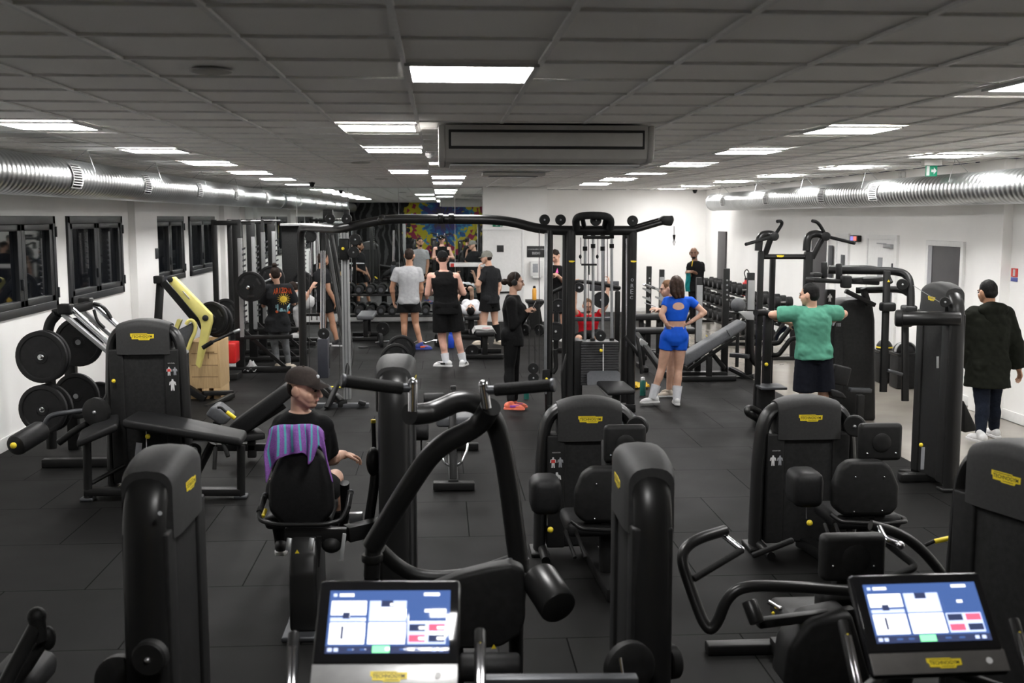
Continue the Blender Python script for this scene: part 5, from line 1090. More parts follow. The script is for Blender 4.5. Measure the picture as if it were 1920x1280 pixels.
# right tower with a big roller arm
p = P(1760, 700, 9.25)
t, L, R3 = tower('lat_machine', 'very tall black tower with horizontal roller arm beside the man in the coat', 'weight tower', (p.x, 9.25, 0), math.radians(-88), P(1770, 529, 9.2).z-.012, W=.60, T=.155, panel=False, bw=.13)
mb = MB(); mb.cyl(P(1690, 597, 9.1), P(1802, 597, 8.95), .062, n=24, bev=.02); mb.build('roller_arm', 'black_gloss', t)
mb = MB(); mb.cyl(P(1678, 596, 9.15), P(1712, 597, 9.1), .075, n=24, bev=.02); mb.build('roller_pad', 'black_pad', t)
mb = MB(); mb.box(P(1704, 582, 9.12), (.10, .10, .07), .015); mb.build('clamp', 'black_plastic', t)
mb = MB(); mb.bar(P(1758, 668, 8.93), P(1758, 690, 8.93), .02, .008, .002); mb.build('handle_plate', 'silver_paint', t)
mb = MB(); mb.bar(P(1731, 838, 8.95), P(1729, 880, 8.95), .03, .006, .001); mb.build('weight_label', 'sticker_grey', t); knob(t, P(1727, 834, 8.93), .018)
mb = MB(); mb.tube([P(1712, 535, 9.3), P(1768, 570, 8.95)], .003, 6); mb.build('cable', 'steel', t)
wheel(t, P(1772, 566, 8.95), (.4, 1, 0), .045, .04)
mb = MB(); mb.prism([P(x, y, 9.5) for x, y in ((1808, 750), (1832, 800), (1832, 808), (1808, 812))], (0, .3, 0), .02); mb.build('side_wing', 'black_plastic', t)
mb = MB(); mb.bar(P(1692, 885, 9.7), P(1720, 890, 9.5), .1, .06, .01); mb.bar((p.x-.3, 9.3, .04), (p.x+.3, 9.3, .04), .1, .07, .01); mb.build('base_beam', 'black_paint', t)
# bins with balance domes
for k, (x0, x1, yb, yt, dm, lab, stripe) in enumerate(((1640, 1671, 715, 655, 'black_pad', 'dark bin holding a black balance dome with yellow rim by the right wall', 'yellow'), (1671, 1713, 730, 660, 'black_pad', 'dark bin holding a black balance dome with grey stripe by the right wall', 'silver_paint'))):
    Y = 15.1-.5*k; a_, b_ = P(x0, yb, Y), P(x1, yb, Y); zt = P(x0, yt, Y).z; cx = (a_.x+b_.x)/2; w = b_.x-a_.x
    mb = MB(); mb.prism([(cx-w*.44, Y-w*.44, 0), (cx+w*.44, Y-w*.44, 0), (cx+w*.44, Y+w*.44, 0), (cx-w*.44, Y+w*.44, 0)], (0, 0, zt), .02); 
    tb = thing('storage_bin', lab.replace('holding a black', 'under the').replace('balance dome', 'round dome'), 'bin', (cx, Y, 0)); mb.build('bin_body', 'black_plastic', tb)
    mb = MB(); mb.box((cx, Y, zt-.02), (w*.96, w*.96, .04), .01); mb.build('bin_rim', 'black_gloss', tb)
    td = thing('balance_dome', 'black rubber dome with %s on the %s dark bin' % (('yellow rim', 'rear') if k == 0 else ('grey stripe', 'front')), 'balance trainer', (cx, Y, zt))
    mb = MB(); mb.lathe((cx, Y, zt+.002), (0, 0, 1), [(0, w*.46), (.03, w*.47), (.07, w*.43), (.11, w*.32), (.135, w*.18), (.145, 0)], 28); mb.build('dome', dm, td)
    mb = MB()
    if k == 0: mb.lathe((cx, Y, zt+.004), (0, 0, 1), [(.022, w*.472), (.03, w*.485), (.042, w*.472)], 28)
    else: mb.tube([(cx-.02+w*.46*math.cos(a), Y-.08-abs(math.cos(a))*.02, zt+.02+.135*math.sin(a)) for a in [math.pi*i/12 for i in range(13)]], .012, 8, 0, .03, (0, 1, 0))
    mb.build('stripe', stripe, td)
# ================================================================ free weights right
def flat_bench(label, x, y0, y1, z, w=.30, m='black_pad', name='flat_bench', rot=None):
    t = thing(name, label, 'bench', (x, (y0+y1)/2, 0))
    mb = MB(); mb.box((x, (y0+y1)/2, z-.04), (w, y1-y0, .08), .025); mb.build('pad', m, t)
    mb = MB(); mb.bar((x, y0+.15, .06), (x, y1-.15, .06), .08, .07, .01); mb.build('spine', 'black_paint', t)
    for y in (y0+.15, y1-.15):
        mb = MB(); mb.bar((x, y, .05), (x, y, z-.07), .09, .07, .01); mb.build('leg', 'black_paint', t)
        mb = MB(); mb.bar((x-.32, y, .04), (x+.32, y, .04), .08, .07, .01); mb.build('foot_bar', 'black_paint', t)
    return t
def wide_bench(label, x0, x1, y, Y, w=.3, th=.09):
    a_, b_ = P(x0, y, Y), P(x1, y, Y); t = thing('press_bench', label, 'bench', ((a_.x+b_.x)/2, Y, 0)); z = a_.z
    mb = MB(); mb.box(((a_.x+b_.x)/2, Y, z), (b_.x-a_.x, w, th), .03); mb.build('pad', 'black_pad', t)
    for x in (a_.x+.15, b_.x-.15): mb = MB(); mb.bar((x, Y, 0), (x, Y, z-.03), .08, .08, .01); mb.build('leg', 'black_paint', t)
    for x in (a_.x+.15, b_.x-.15): mb = MB(); mb.bar((x, Y-.35, .04), (x, Y+.35, .04), .08, .07, .01); mb.build('foot_bar', 'black_paint', t)
    return t
wide_bench('long black bench end behind the blue outfit woman, upper one', 1186, 1252, 594, 18.0, .3, .10)
tb = wide_bench('long black bench behind the blue outfit woman, lower one', 1187, 1304, 620, 16.6, .3, .09)
mb = MB(); mb.bar(P(1192, 625, 16.4), P(1240, 693, 15.8), .09, .07, .01); mb.build('brace', 'black_paint', tb)
mb = MB(); mb.box(P(1205, 643, 16.2), (.13, .1, .09), .01, Mx.Rotation(.6, 3, 'Y')); mb.build('footplate', 'silver_paint', tb)
def press_rack(label, cols, Y, base=None):
    xs_ = [P(c[0], 560, Y).x for c in cols]; t = thing('press_rack', label, 'rack', (sum(xs_)/len(xs_), Y, 0))
    for x, w, y0, y1, style in cols:
        a_, b_ = P(x, y0, Y), P(x, y1, Y); ww = S(w, Y)
        mb = MB(); mb.bar((a_.x, Y, a_.z), (a_.x, Y, 0.0), ww, .08, .006); up = mb.build('upright', 'black_paint', t)
        if style == 's':
            zz = P(x, y0+14, Y).z; mb = MB(); mb.box((a_.x, Y-.045, (zz+b_.z)/2), (ww*1.04, .012, zz-b_.z), .003); mb.build('steel_strip', 'silver_paint', up)
        else:
            for k in range(5): q = P(x, y0+22+k*9, Y); mb = MB(); mb.cyl((q.x, Y-.042, q.z), (q.x, Y-.046, q.z), .014, n=10); mb.build('hole', 'silver_paint', up)
    xa, xb = min(xs_), max(xs_); mb = MB(); mb.bar((xa, Y, .05), (xb, Y, .05), .09, .08, .01); mb.build('base_beam', 'black_paint', t)
    return t
pr = press_rack('barbell rack with two uprights and steel hooks left of the woman in blue', [(1217, 9, 499, 560, 'h'), (1241, 9, 505, 572, 's')], 18.4)
for y in (544, 560):
    for x in (1217, 1241): mb = MB(); mb.prism([P(x+dx, y+dy, 18.33) for dx, dy in ((3, 6), (-12, -2), (-12, -5), (-8, -4), (3, -1))], (0, .03, 0)); mb.build('hook', 'silver_paint', pr)
b = thing('barbell', 'steel barbell end sticking out on the hooks left of the woman in blue', 'barbell', P(1225, 540, 18.3))
mb = MB(); mb.cyl(P(1207, 533, 18.0), P(1252, 548, 18.9), .024, n=14, bev=.003); mb.build('sleeve', 'chrome', b)
mb = MB(); mb.cyl(P(1236, 543, 18.6), P(1238, 543.5, 18.65), .04, n=16); mb.build('collar', 'steel', b)
mb = MB(); mb.cyl(P(1252, 548, 18.9), P(1280, 556, 19.5), .015); mb.build('bar', 'steel', b)
pr = press_rack('incline press rack with steel-faced uprights right of the woman in blue', [(1311, 11, 520, 640, 's'), (1362, 12, 503, 720, 'h')], 15.75)
mb = MB(); mb.bar(P(1317, 640, 15.7), P(1358, 690, 15.7), .1, .06, .008); br = mb.build('brace', 'black_paint', pr); mb = MB(); mb.bar(P(1324, 628, 15.62), P(1334, 642, 15.62), .06, .005, .001); mb.build('name_strip', 'yellow', br)
mb = MB(); mb.bar(P(1245, 702, 15.65), P(1362, 702, 15.65), .1, .09, .008); mb.build('base_beam', 'black_paint', pr)
mb = MB(); mb.bar(P(1310, 650, 15.8), P(1290, 690, 15.8), .08, .06, .008); mb.build('brace', 'black_paint', pr)
pr = press_rack('squat stand with light steel front and hook right of the incline pad', [(1408, 13, 511, 580, 's')], 15.6)
mb = MB(); mb.prism([P(x, y, 15.5) for x, y in ((1386, 585), (1398, 584), (1414, 584), (1414, 600), (1400, 599))], (0, .08, 0), .005); mb.build('hook', 'silver_paint', pr)
mb = MB(); mb.tube([P(1408, 600, 15.55), P(1408, 660, 15.55), P(1414, 678, 15.55), P(1424, 686, 15.55)], .05, 12, .1); mb.build('curved_post', 'black_paint', pr)
for k, (x0, y0, x1, y1) in enumerate(((1368, 690, 1412, 712), (1370, 712, 1414, 704), (1370, 665, 1405, 668))): mb = MB(); mb.bar(P(x0, y0, 15.7), P(x1, y1, 15.5), .10, .06, .01); mb.build('base_strut', 'dark_steel' if k == 2 else 'black_paint', pr)
t = thing('incline_bench', 'long grey incline bench pad rising to the right behind the woman in blue', 'bench', G(1345, 708))
mb = MB(); mb.prism([P(x, y, 15.2) for x, y in ((1288, 663), (1392, 601), (1401, 606), (1397, 617), (1288, 688))], (0, .3, 0), .03, 3); pd = mb.build('back_pad', 'grey_pad', t)
mb = MB(); mb.bar(P(1362, 618, 15.19), P(1369, 630, 15.19), .012, .006, .001); mb.build('seam', 'letter_black', pd)
mb = MB(); mb.bar(P(1292, 692, 15.35), P(1380, 632, 15.35), .06, .05, .01); mb.build('pad_frame', 'black_paint', t)
mb = MB(); q = P(1330, 668, 15.35); mb.bar((q.x, 15.35, q.z), (q.x, 15.35, 0), .08, .07, .01); mb.bar((q.x-.4, 15.35, .04), (q.x+.4, 15.35, .04), .08, .07, .01); mb.build('base', 'black_paint', t)
# dumbbells
def dumbbell(label, c, axis, r, L, group):
    c = V(c); a = V(axis).normalized(); t = thing('dumbbell', label, 'dumbbell', c-V((0, 0, r)), 0, group)
    mb = MB(); mb.cyl(c-a*(L*.3), c+a*(L*.3), .017, n=10); mb.build('handle', 'chrome', t)
    for s in (-1, 1): mb = MB(); e = c+a*(s*L*.5); i = c+a*(s*L*.22); mb.cyl(i, e, r, n=20, bev=.012); hd = mb.build('head', 'rubber', t); q = MB(); q.lathe(e-a*s*.0, a*s, [(-.003, r*.5), (.003, r*.5), (.0035, 0)], 14); q.build('head_disc', 'dark_steel', hd)
    return t
def dup_db(src, off, label):
    return dup(src, src.location+V(off), None, label)
ORD = ['first', 'second', 'third', 'fourth', 'fifth', 'sixth', 'seventh', 'eighth', 'ninth', 'tenth', 'eleventh', 'twelfth']
def db_rack(name_label, Aend, Bend, zs, n, r, front, desc, group):
    """straight rack: zs shelf heights; front = unit vector to the user side"""
    A_, B_ = V(Aend), V(Bend); d = (B_-A_); u = d.normalized(); fr = V(front); t = thing('dumbbell_rack', name_label, 'rack', (A_+B_)/2)
    for i, z in enumerate(zs):
        off = fr*(.16*(len(zs)-1-i) if False else .0+.14*i)
        for s in (-.11, .11):
            mb = MB(); mb.bar(A_-u*.08+off+fr*s+V((0, 0, z-.02)), B_+u*.08+off+fr*s+V((0, 0, z-.02)), .05, .04, .006); mb.build('shelf_rail', 'black_paint', t)
    for e in (A_-u*.05, B_+u*.05):
        mb = MB(); mb.bar(e-fr*.12+V((0, 0, .0)), e-fr*.1+V((0, 0, zs[0]+.02)), .09, .06, .008); mb.build('end_post', 'black_paint', t)
        mb = MB(); mb.bar(e-fr*.25+V((0, 0, .03)), e+fr*.45+V((0, 0, .03)), .08, .06, .008); mb.build('foot_bar', 'black_paint', t)
        mb = MB(); mb.bar(e+fr*.38+V((0, 0, .05)), e-fr*.08+V((0, 0, zs[0])), .07, .05, .008); q = mb.build('end_brace', 'black_paint', t)
    src = None
    for i, z in enumerate(zs):
        off = fr*(.14*i)
        for k in range(n):
            c = A_+d*((k+.5)/n)+off; c.z = z+r
            lab = '%s dumbbell from the %s on the %s shelf of %s' % (ORD[k], desc[0], desc[2][i], desc[1])
            if src is None: src = dumbbell(lab, c, fr, r, .30, group); c0 = c.copy()
            else: dup(src, src.location+(c-c0), None, lab)
    return t
a_ = P(650, 548, 24.15); b_ = P(862, 548, 24.15)
zt, zb = P(700, 550, 24.1).z, P(700, 588, 24.0).z-.03
db_rack('two-shelf dumbbell rack along the mirror behind the men', (a_.x-.1, 24.2, 0), (b_.x+.1, 24.2, 0), [zt-.02, zb], 11, .10, (0, -1, 0), ('left', 'the mirror rack', ['upper', 'lower']), 'dumbbells on the mirror rack')
db_rack('three-shelf dumbbell rack near the far right corner', (5.95, 24.0, 0), (5.95, 20.6, 0), [.86, .58, .30], 9, .095, (-1, 0, 0), ('far end', 'the corner rack', ['upper', 'middle', 'lower']), 'dumbbells on the corner rack')
db_rack('short dumbbell rack behind the pull-up machine', (5.75, 19.6, 0), (5.75, 17.6, 0), [.86, .58, .30], 6, .095, (-1, 0, 0), ('far end', 'the short rack', ['upper', 'middle', 'lower']), 'dumbbells on the short rack')
# fire extinguisher
c = P(1398, 540, 22.9); t = thing('fire_extinguisher', 'red fire extinguisher on the wall behind the racks', 'fire extinguisher', (c.x, 22.9, c.z-.2))
mb = MB(); mb.lathe((c.x, 22.9, c.z-.17), (0, 0, 1), [(0, .06), (.01, .07), (.28, .07), (.32, .03), (.35, .025)], 20); mb.build('cylinder', 'red_gloss', t)
mb = MB(); mb.box(((c.x+XR)/2, 22.9, c.z), (XR-c.x, .04, .06), .003); mb.build('wall_bracket', 'dark_steel', t)
mb = MB(); mb.box((c.x, 22.9, c.z+.2), (.05, .05, .05), .01); mb.tube([(c.x, 22.9, c.z+.2), (c.x-.05, 22.88, c.z+.35), (c.x+.02, 22.88, c.z+.42), (c.x+.07, 22.86, c.z+.3), (c.x+.08, 22.86, c.z)], .012, 8, .06); mb.build('valve_and_hose', 'black_plastic', t)
# benches and bars in the middle
c = G(684, 642); flat_bench('flat grey-topped bench left in front of the dumbbell rack', c.x, 20.7, 21.9, .50, .32, 'grey_pad')
c = G(905, 676); B2 = flat_bench('flat black bench with a white towel near the man in the cap', c.x+.05, 17.9, 19.0, .47, .32)
t = thing('folded_towel', 'white towel with a small red mark on the bench by the cap man', 'towel', (c.x+.05, 18.4, .472))
rows = [[V((c.x+.05+.2*(j-4)/4, 18.2+.75*i/8, .478+.008*math.sin(i*1.3+j)-(.08 if j in (0, 8) else 0))) for j in range(9)] for i in range(9)]
mb = MB(); mb.grid(rows, .012); tw = mb.build('towel_cloth', 'white_plastic', t); mb = MB(); mb.box((c.x+.08, 18.3, .496), (.13, .05, .004), .001); mb.build('red_mark', 'red_print', tw)
c = G(886, 640); flat_bench('black bench the man in the white shirt lies on', c.x, 20.9, 22.2, .46, .30)
plate(G(717, 640)+V((0, .3, .22)), (.3, 1, 0), .13, .04, 'small weight plate standing on the floor by the left bench', group='loose plates', holes=False)
YE = 19.9
t = thing('curl_bar', 'chrome zigzag curl bar lying on the floor behind the gray shirt man', 'barbell', (P(765, 640, YE).x, YE, 0))
mb = MB(); mb.tube([P(x, y, YE) for x, y in ((704, 642), (730, 639), (742, 641), (752, 645), (765, 648), (778, 642), (788, 637), (797, 643), (812, 638), (836, 637))], .014, 8, .03); mb.build('bar', 'chrome', t)
for x, lab in ((713, 'black plate on the left end of the curl bar'), (821, 'black plate on the right end of the curl bar')): plate(P(x, 641, YE), (1, .25, 0), .165, .06, lab, group='plates on the curl bar', holes=False)
mb = MB(); c = G(681, 652); mb.lathe(c, (0, 0, 1), [(0, .09), (.02, .09), (.022, .02)], 20); solo(mb, 'small_plate', 'iron_plate', 'small plate lying flat on the floor below the left bench', 'weight plate', None, c)
t = thing('loaded_barbell', 'barbell with plates on the floor behind the grey-topped tower', 'barbell', (P(746, 660, 16.9).x, 16.5, 0))
mb = MB(); mb.cyl(P(752, 652, 17.6), P(738, 690, 15.3), .02); mb.build('bar', 'steel', t)
for x, y, Y, r, lab in ((752, 655, 17.3, .235, 'big black weight plate, rear one on the floor barbell'), (745, 668, 16.75, .17, 'smaller black plate between the two big ones on the floor barbell'), (742, 676, 16.35, .235, 'big black grip plate, front one on the floor barbell')):
    c = P(x, y, Y); c.z = max(c.z, r); plate(c, (-.18, 1, -.02), r, .06, lab, group='plates on the floor barbell')
plate(G(885, 668)+V((0, -.25, .12)), (.2, 1, 0), .115, .05, 'black plate leaning against the towel bench', group='loose plates', holes=False)
# blue bottle
def bottle(label, base, r, h, m, capm, name='bottle'):
    t = thing(name, label, 'bottle', base); mb = MB(); mb.lathe(base, (0, 0, 1), [(0, r*.92), (.01, r), (h*.72, r), (h*.82, r*.75), (h*.84, r*.6)], 18); mb.build('bottle_body', m, t)
    mb = MB(); mb.lathe(V(base)+V((0, 0, h*.84)), (0, 0, 1), [(0, r*.7), (h*.12, r*.7), (h*.16, r*.3), (h*.165, 0)], 16); mb.build('cap', capm, t); return t
mat('blue_gloss', (.02, .07, .5), .25, noise=.05); mat('green_glass', (.03, .16, .13), .15, noise=.1); mat('orange_plastic', (.75, .36, .05), .35, noise=.05)
bottle('blue bottle on the floor between the tank top man\'s legs', G(846, 652), .055, .30, 'blue_gloss', 'blue_gloss')
bottle('green drinking bottle on the floor by the blue outfit woman\'s foot', G(1205, 741), .04, .25, 'green_glass', 'white_plastic')
bottle('dark drinking bottle on the floor by the pink shoes', G(987, 748), .035, .24, 'green_glass', 'black_plastic')
c = G(1203, 732); mat('yellow_cloth', (.8, .6, .08), .9, noise=.15)
rows = [[V((c.x-.12+.26*j/8, c.y+.1+.35*i/8, .015+.05*abs(math.sin(i*.9+j*1.1)))) for j in range(9)] for i in range(9)]
mb = MB(); mb.grid(rows, .012); solo(mb, 'crumpled_towel', 'yellow_cloth', 'yellow towel on the floor behind the green bottle', 'towel', None, (c.x, c.y, 0))
mat('blue_cloth', (.12, .35, .5), .9, noise=.15); c = P(1003, 728, 12.7)
mb = MB(); mb.box(c, (.10, .12, .05), .02, Mx.Rotation(-.5, 3, 'Y')); solo(mb, 'shoe', 'blue_cloth', 'single light blue cloth bundle hanging low at the cable column', 'cloth', None, c)
mat('yellow_strap', (.75, .62, .03), .6, noise=.1)
for (x, y, w, lab) in ((617, 728, .16, 'yellow strap on the floor at the left cable column foot, left one'), (670, 728, .2, 'yellow strap on the floor right of the left cable column')):
    c = G(x, y); mb = MB(); mb.tube([c+V((-w, 0, .012)), c+V((0, .05, .015)), c+V((w, .02, .012))], .012, 6, .1, .025, (0, 1, 0)); solo(mb, 'floor_strap', 'yellow_strap', lab, 'strap', None, c)
# stand with spray bottle
YS2 = 22.8; t = thing('waste_stand', 'black tapered stand under the paper dispenser', 'bin', (P(1003, 606, YS2).x, YS2, 0))
mb = MB(); mb.prism([P(x, y, YS2) for x, y in ((988, 618.5), (993, 577), (990, 569), (1020, 569), (1013, 577), (1020, 618.5))], (0, .35, 0), .01); mb.build('stand_body', 'black_plastic', t)
mb = MB(); mb.box(P(1004, 566, YS2)+V((.0, .2, 0)), (.38, .42, .06), .01); top = mb.build('lid', 'black_plastic', t)
bottle('orange spray bottle on the black stand', P(1003, 563, YS2)+V((0, .15, 0)), .045, .30, 'orange_plastic', 'black_plastic', 'spray_bottle')
# white board on the mirror and weight station
a_, b_ = P(843, 493, 24.4), P(906, 500, 24.4); t = thing('white_shelf_board', 'white horizontal board with a small red logo in front of the mirror', 'board', ((a_.x+b_.x)/2, 24.4, b_.z))
mb = MB(); mb.box(((a_.x+b_.x)/2, 24.45, (a_.z+b_.z)/2), (b_.x-a_.x, .05, a_.z-b_.z), .004); bd = mb.build('board', 'white_paint', t)
mb = MB(); mb.box(P(848, 497, 24.42), (.08, .008, .08), .002); mb.build('red_logo', 'red_print', bd)
t = thing('smith_bench_station', 'weight bench station with plate horns behind the cable stack, used by the man in red', 'exercise machine', (P(1100, 600, 18.6).x, 18.6, 0))
for x in (1043, 1158): postpx(t, x, 545, 600, 18.8, .045, 'upright', floor=True)
mb = MB(); mb.tube([P(1036, 548, 18.7), P(1080, 527, 18.5), P(1120, 530, 18.5), P(1162, 540, 18.7)], .035, 10, .1); mb.build('top_bar', 'black_paint', t)
mb = MB(); mb.box(P(1133, 536, 18.9), (.52, .06, .17), .01); mb.build('panel', 'dark_steel', t)
mb = MB(); mb.box(P(1110, 620, 18.9), (.3, .5, .1), .03); mb.build('seat', 'black_pad', t)
mb = MB(); q = P(1110, 640, 18.9); mb.bar((q.x, 18.9, .02), (q.x, 18.9, P(1110, 620, 18.9).z), .09, .09, .01); mb.bar((P(1043, 600, 18.8).x, 18.8, .05), (P(1158, 600, 18.8).x, 18.8, .05), .1, .08, .01); mb.build('base', 'black_paint', t)
for k, (x, y, r, lab) in enumerate(((1047, 573, .12, 'black plate left on the bench station, upper one'), (1042, 621, .16, 'black plate left on the bench station, lower one'), (1086, 539, .085, 'small black plate high on the bench station'), (1127, 562, .14, 'black plate behind the red shirt man\'s head'))):
    plate(P(x, y, 18.3), (.1, 1, 0), r, .05, lab, group='plates on the bench station', holes=False)
    mb = MB(); mb.cyl(P(x, y, 18.2), P(x, y, 18.8), .018); mb.build('plate_horn', 'steel', t)
for x in (1012, 985): plate(G(x, 628)+V((0, 0, .11)), (.6, 1, 0), .11, .09, 'dark dumbbell head lying by the %s of the stand' % ('right' if x > 1000 else 'left'), group=None, holes=False, cat='dumbbell', name='dumbbell')
# back extension bench
YB2 = 9.3; t = thing('back_extension_bench', 'black back extension bench with two foot rollers in the centre', 'bench', (P(850, 910, YB2).x, 9.9, 0))
cx = P(850, 900, YB2).x
for x0, x1 in ((794, 834), (862, 898)): mb = MB(); mb.cyl(P(x0, 748, 9.7), P(x1, 748, 9.7), .058, n=22, bev=.015); mb.build('foot_roller', 'black_pad', t)
mb = MB(); mb.cyl(P(800, 748, 9.7), P(892, 748, 9.7), .012); mb.build('roller_axle', 'chrome', t)
mb = MB(); mb.bar((cx, 9.7, P(850, 732, 9.7).z), (cx, 9.3, .08), .065, .06, .01); mb.build('spine', 'black_paint', t)
mb = MB(); mb.box(P(850, 733, 9.75), (.055, .06, .10), .012); mb.build('knob', 'black_plastic', t)
for x0, x1 in ((818, 846), (854, 898)):
    a_, b_ = P(x0, 788, 10.2), P(x1, 788, 10.2); mb = MB(); mb.box(((a_.x+b_.x)/2, 10.3, a_.z), (b_.x-a_.x, .42, .10), .03); mb.build('hip_pad', 'grey_pad', t)
for s in (-1, 1): mb = MB(); mb.tube([(cx+s*.13, 9.5, .40), (cx+s*.13, 9.45, .32), (cx+s*.07, 9.4, .2), (cx, 9.4, .18)], .012, 8, .04); mb.build('foot_loop', 'chrome', t)
mb = MB(); mb.bar(P(812, 910, 9.25), P(890, 910, 9.25), .10, .07, .01, (0, 0, 1)); mb.build('base_bar', 'black_paint', t)
mb = MB(); mb.bar(P(800, 836, 10.9), P(897, 836, 10.9), .10, .07, .01, (0, 0, 1)); mb.build('base_bar', 'black_paint', t)
mb = MB(); mb.bar((cx, 9.25, .06), (cx, 10.9, .06), .09, .07, .01); mb.build('spine', 'black_paint', t)
mb = MB(); mb.bar((cx, 10.3, .06), (cx, 10.3, P(850, 795, 10.2).z), .07, .06, .01); mb.build('post', 'black_paint', t)
mb = MB(); mb.cyl(P(776, 808, 6.9), P(804, 808, 6.9), .06, n=22, bev=.015); rr = mb.build('foot_roller', 'black_pad', LEG); mb = MB(); mb.cyl(P(790, 820, 6.9), P(790, 850, 6.9), .006); mb.build('roller_rod', 'black_paint', rr)

# small things on the right
t = thing('denim_jacket', 'dark blue denim jacket lying on the lever behind the pull-up machine', 'jacket', P(1468, 622, 12.9))
mb = MB(); rows = [[P(1454+26*i/7, 630-18*math.sin(i/7*2.2)+(14*j/5)*(1 if i in (0, 1) else .7), 12.75+.06*j) for i in range(8)] for j in range(6)]; mb.grid(rows, .02); mb.build('jacket_cloth', mat('denim_blue', (.02, .03, .06), .9, spec=.1, noise=.25, nscale=60), t)
t = thing('exercise_ball', 'grey ball resting behind the incline press rack', 'ball', P(1384, 575, 16.6))
mb = MB(); c = P(1384, 572, 16.6); mb.ell(c, (.115, .115, .115), n=24); mb.build('ball_skin', 'grey_pad', t)
mb = MB(); mb.bar(P(1370, 586, 16.6), P(1398, 586, 16.6), .2, .03, .006, (0, 0, 1)); mb.tube([P(1384, 588, 16.65), (P(1384, 588, 16.65).x, 16.65, 0.02)], .03); mb.build('ball_stand', 'black_paint', t)
# ================================================================ people
from mathutils.bvhtree import BVHTree
mat('skin_light', (.56, .33, .235), .5, noise=.06, nscale=25); mat('skin_pink', (.62, .35, .27), .5, noise=.07, nscale=25)
mat('skin_tan', (.42, .22, .135), .5, noise=.06, nscale=25); mat('skin_brown', (.17, .085, .05), .5, noise=.06, nscale=25)
mat('hair_brown', (.016, .009, .006), .7, spec=.2, noise=.35, nscale=90, bump=.2, bscale=180); mat('hair_black', (.006, .0055, .0055), .6, spec=.2, noise=.3, nscale=90, bump=.4, bscale=180)
mat('hair_fair', (.12, .06, .028), .6, spec=.2, noise=.35, nscale=90, bump=.4, bscale=180); mat('hair_long', (.035, .017, .010), .55, spec=.3, noise=.45, nscale=40, bump=.5, bscale=90)
mat('cloth_black', (.0075, .0075, .0078), .85, spec=.12, noise=.2, nscale=40); mat('cloth_charcoal', (.017, .0175, .019), .9, spec=.12, noise=.15, nscale=40)
mat('cloth_grey', (.36, .365, .375), .9, spec=.12, noise=.08, nscale=30); mat('cloth_midgrey', (.13, .135, .14), .9, spec=.12, noise=.12, nscale=40)
mat('cloth_green', (.085, .27, .19), .85, spec=.12, noise=.1, nscale=25); mat('cloth_blue', (.012, .10, .62), .6, spec=.12, noise=.06, nscale=30)
mat('cloth_navy', (.008, .009, .014), .9, spec=.12, noise=.2, nscale=40); mat('cloth_red', (.52, .012, .02), .8, spec=.12, noise=.1)
mat('cloth_white', (.62, .63, .66), .9, spec=.12, noise=.06); mat('cloth_olive', (.009, .010, .007), .85, spec=.12, noise=.3, nscale=20); mat('cloth_taupe', (.055, .045, .041), .9, spec=.12, noise=.15, nscale=60)
mat('cloth_lightgrey', (.42, .42, .42), .9, spec=.12, noise=.08); mat('cap_sage', (.20, .20, .175), .9, spec=.12, noise=.1); mat('denim', (.010, .013, .022), .9, spec=.12, noise=.25, nscale=60)
mat('shoe_white', (.66, .66, .66), .6, noise=.06); mat('shoe_beige', (.52, .46, .38), .7, noise=.08); mat('shoe_black', (.015, .015, .016), .6, noise=.1)
mat('shoe_blue', (.03, .05, .25), .6, noise=.1); mat('shoe_coral', (.85, .20, .12), .5, noise=.1); mat('shoe_pink', (.85, .10, .40), .5, noise=.1); mat('shoe_purple', (.28, .06, .42), .5, noise=.1)
mat('eye_dark', (.012, .010, .010), .2, noise=.02); mat('lip', (.42, .17, .14), .5, noise=.05); mat('print_orange', (.62, .12, .04), .8, spec=.12, noise=.1); mat('print_yellow', (.70, .48, .06), .8, spec=.12, noise=.1); mat('print_teal', (.25, .42, .46), .8, spec=.12, noise=.1)
mat('teal_cloth', (.02, .27, .28), .85, spec=.12, noise=.1)
def remesh(mb, name, m, parent, vox, smooth=4, wrinkle=0., wf=9.):
    bm = mb.bm; bmesh.ops.recalc_face_normals(bm, faces=bm.faces[:])
    me = bpy.data.meshes.new('t'); bm.to_mesh(me); bm.free()
    o = bpy.data.objects.new('t', me); COL.objects.link(o)
    r = o.modifiers.new('r', 'REMESH'); r.mode = 'VOXEL'; r.voxel_size = vox; r.adaptivity = 0
    s = o.modifiers.new('s', 'SMOOTH'); s.factor = .5; s.iterations = smooth
    dg = bpy.context.evaluated_depsgraph_get(); me2 = bpy.data.meshes.new_from_object(o.evaluated_get(dg))
    bpy.data.objects.remove(o); bpy.data.meshes.remove(me)
    if wrinkle:
        ns = [v.normal.copy() for v in me2.vertices]
        for v, n in zip(me2.vertices, ns):
            q = v.co*wf; v.co += n*(wrinkle*(mnoise.noise(V((q.x, q.y, q.z*.6)))+.5*mnoise.noise(V((q.x*2+q.z*1.6, q.y*2, q.z*2.2)))))
    me2.transform(wm(parent).inverted()); me2.name = name; me2.materials.clear(); me2.materials.append(MATS[m]); me2.shade_smooth()
    ob = bpy.data.objects.new(name, me2); COL.objects.link(ob); ob.parent = parent; return ob
def capsule(mb, a, ra, b, rb, n=14):
    a, b = V(a), V(b); d = b-a; L = d.length
    if L < 1e-5: return mb.ell(a, (ra,)*3)
    prof = [(-ra*math.cos(k*math.pi/8), ra*math.sin(k*math.pi/8)) for k in range(0, 5)]+[(L+rb*math.sin(k*math.pi/8), rb*math.cos(k*math.pi/8)) for k in range(0, 5)]
    return mb.lathe(a, d, prof, n)
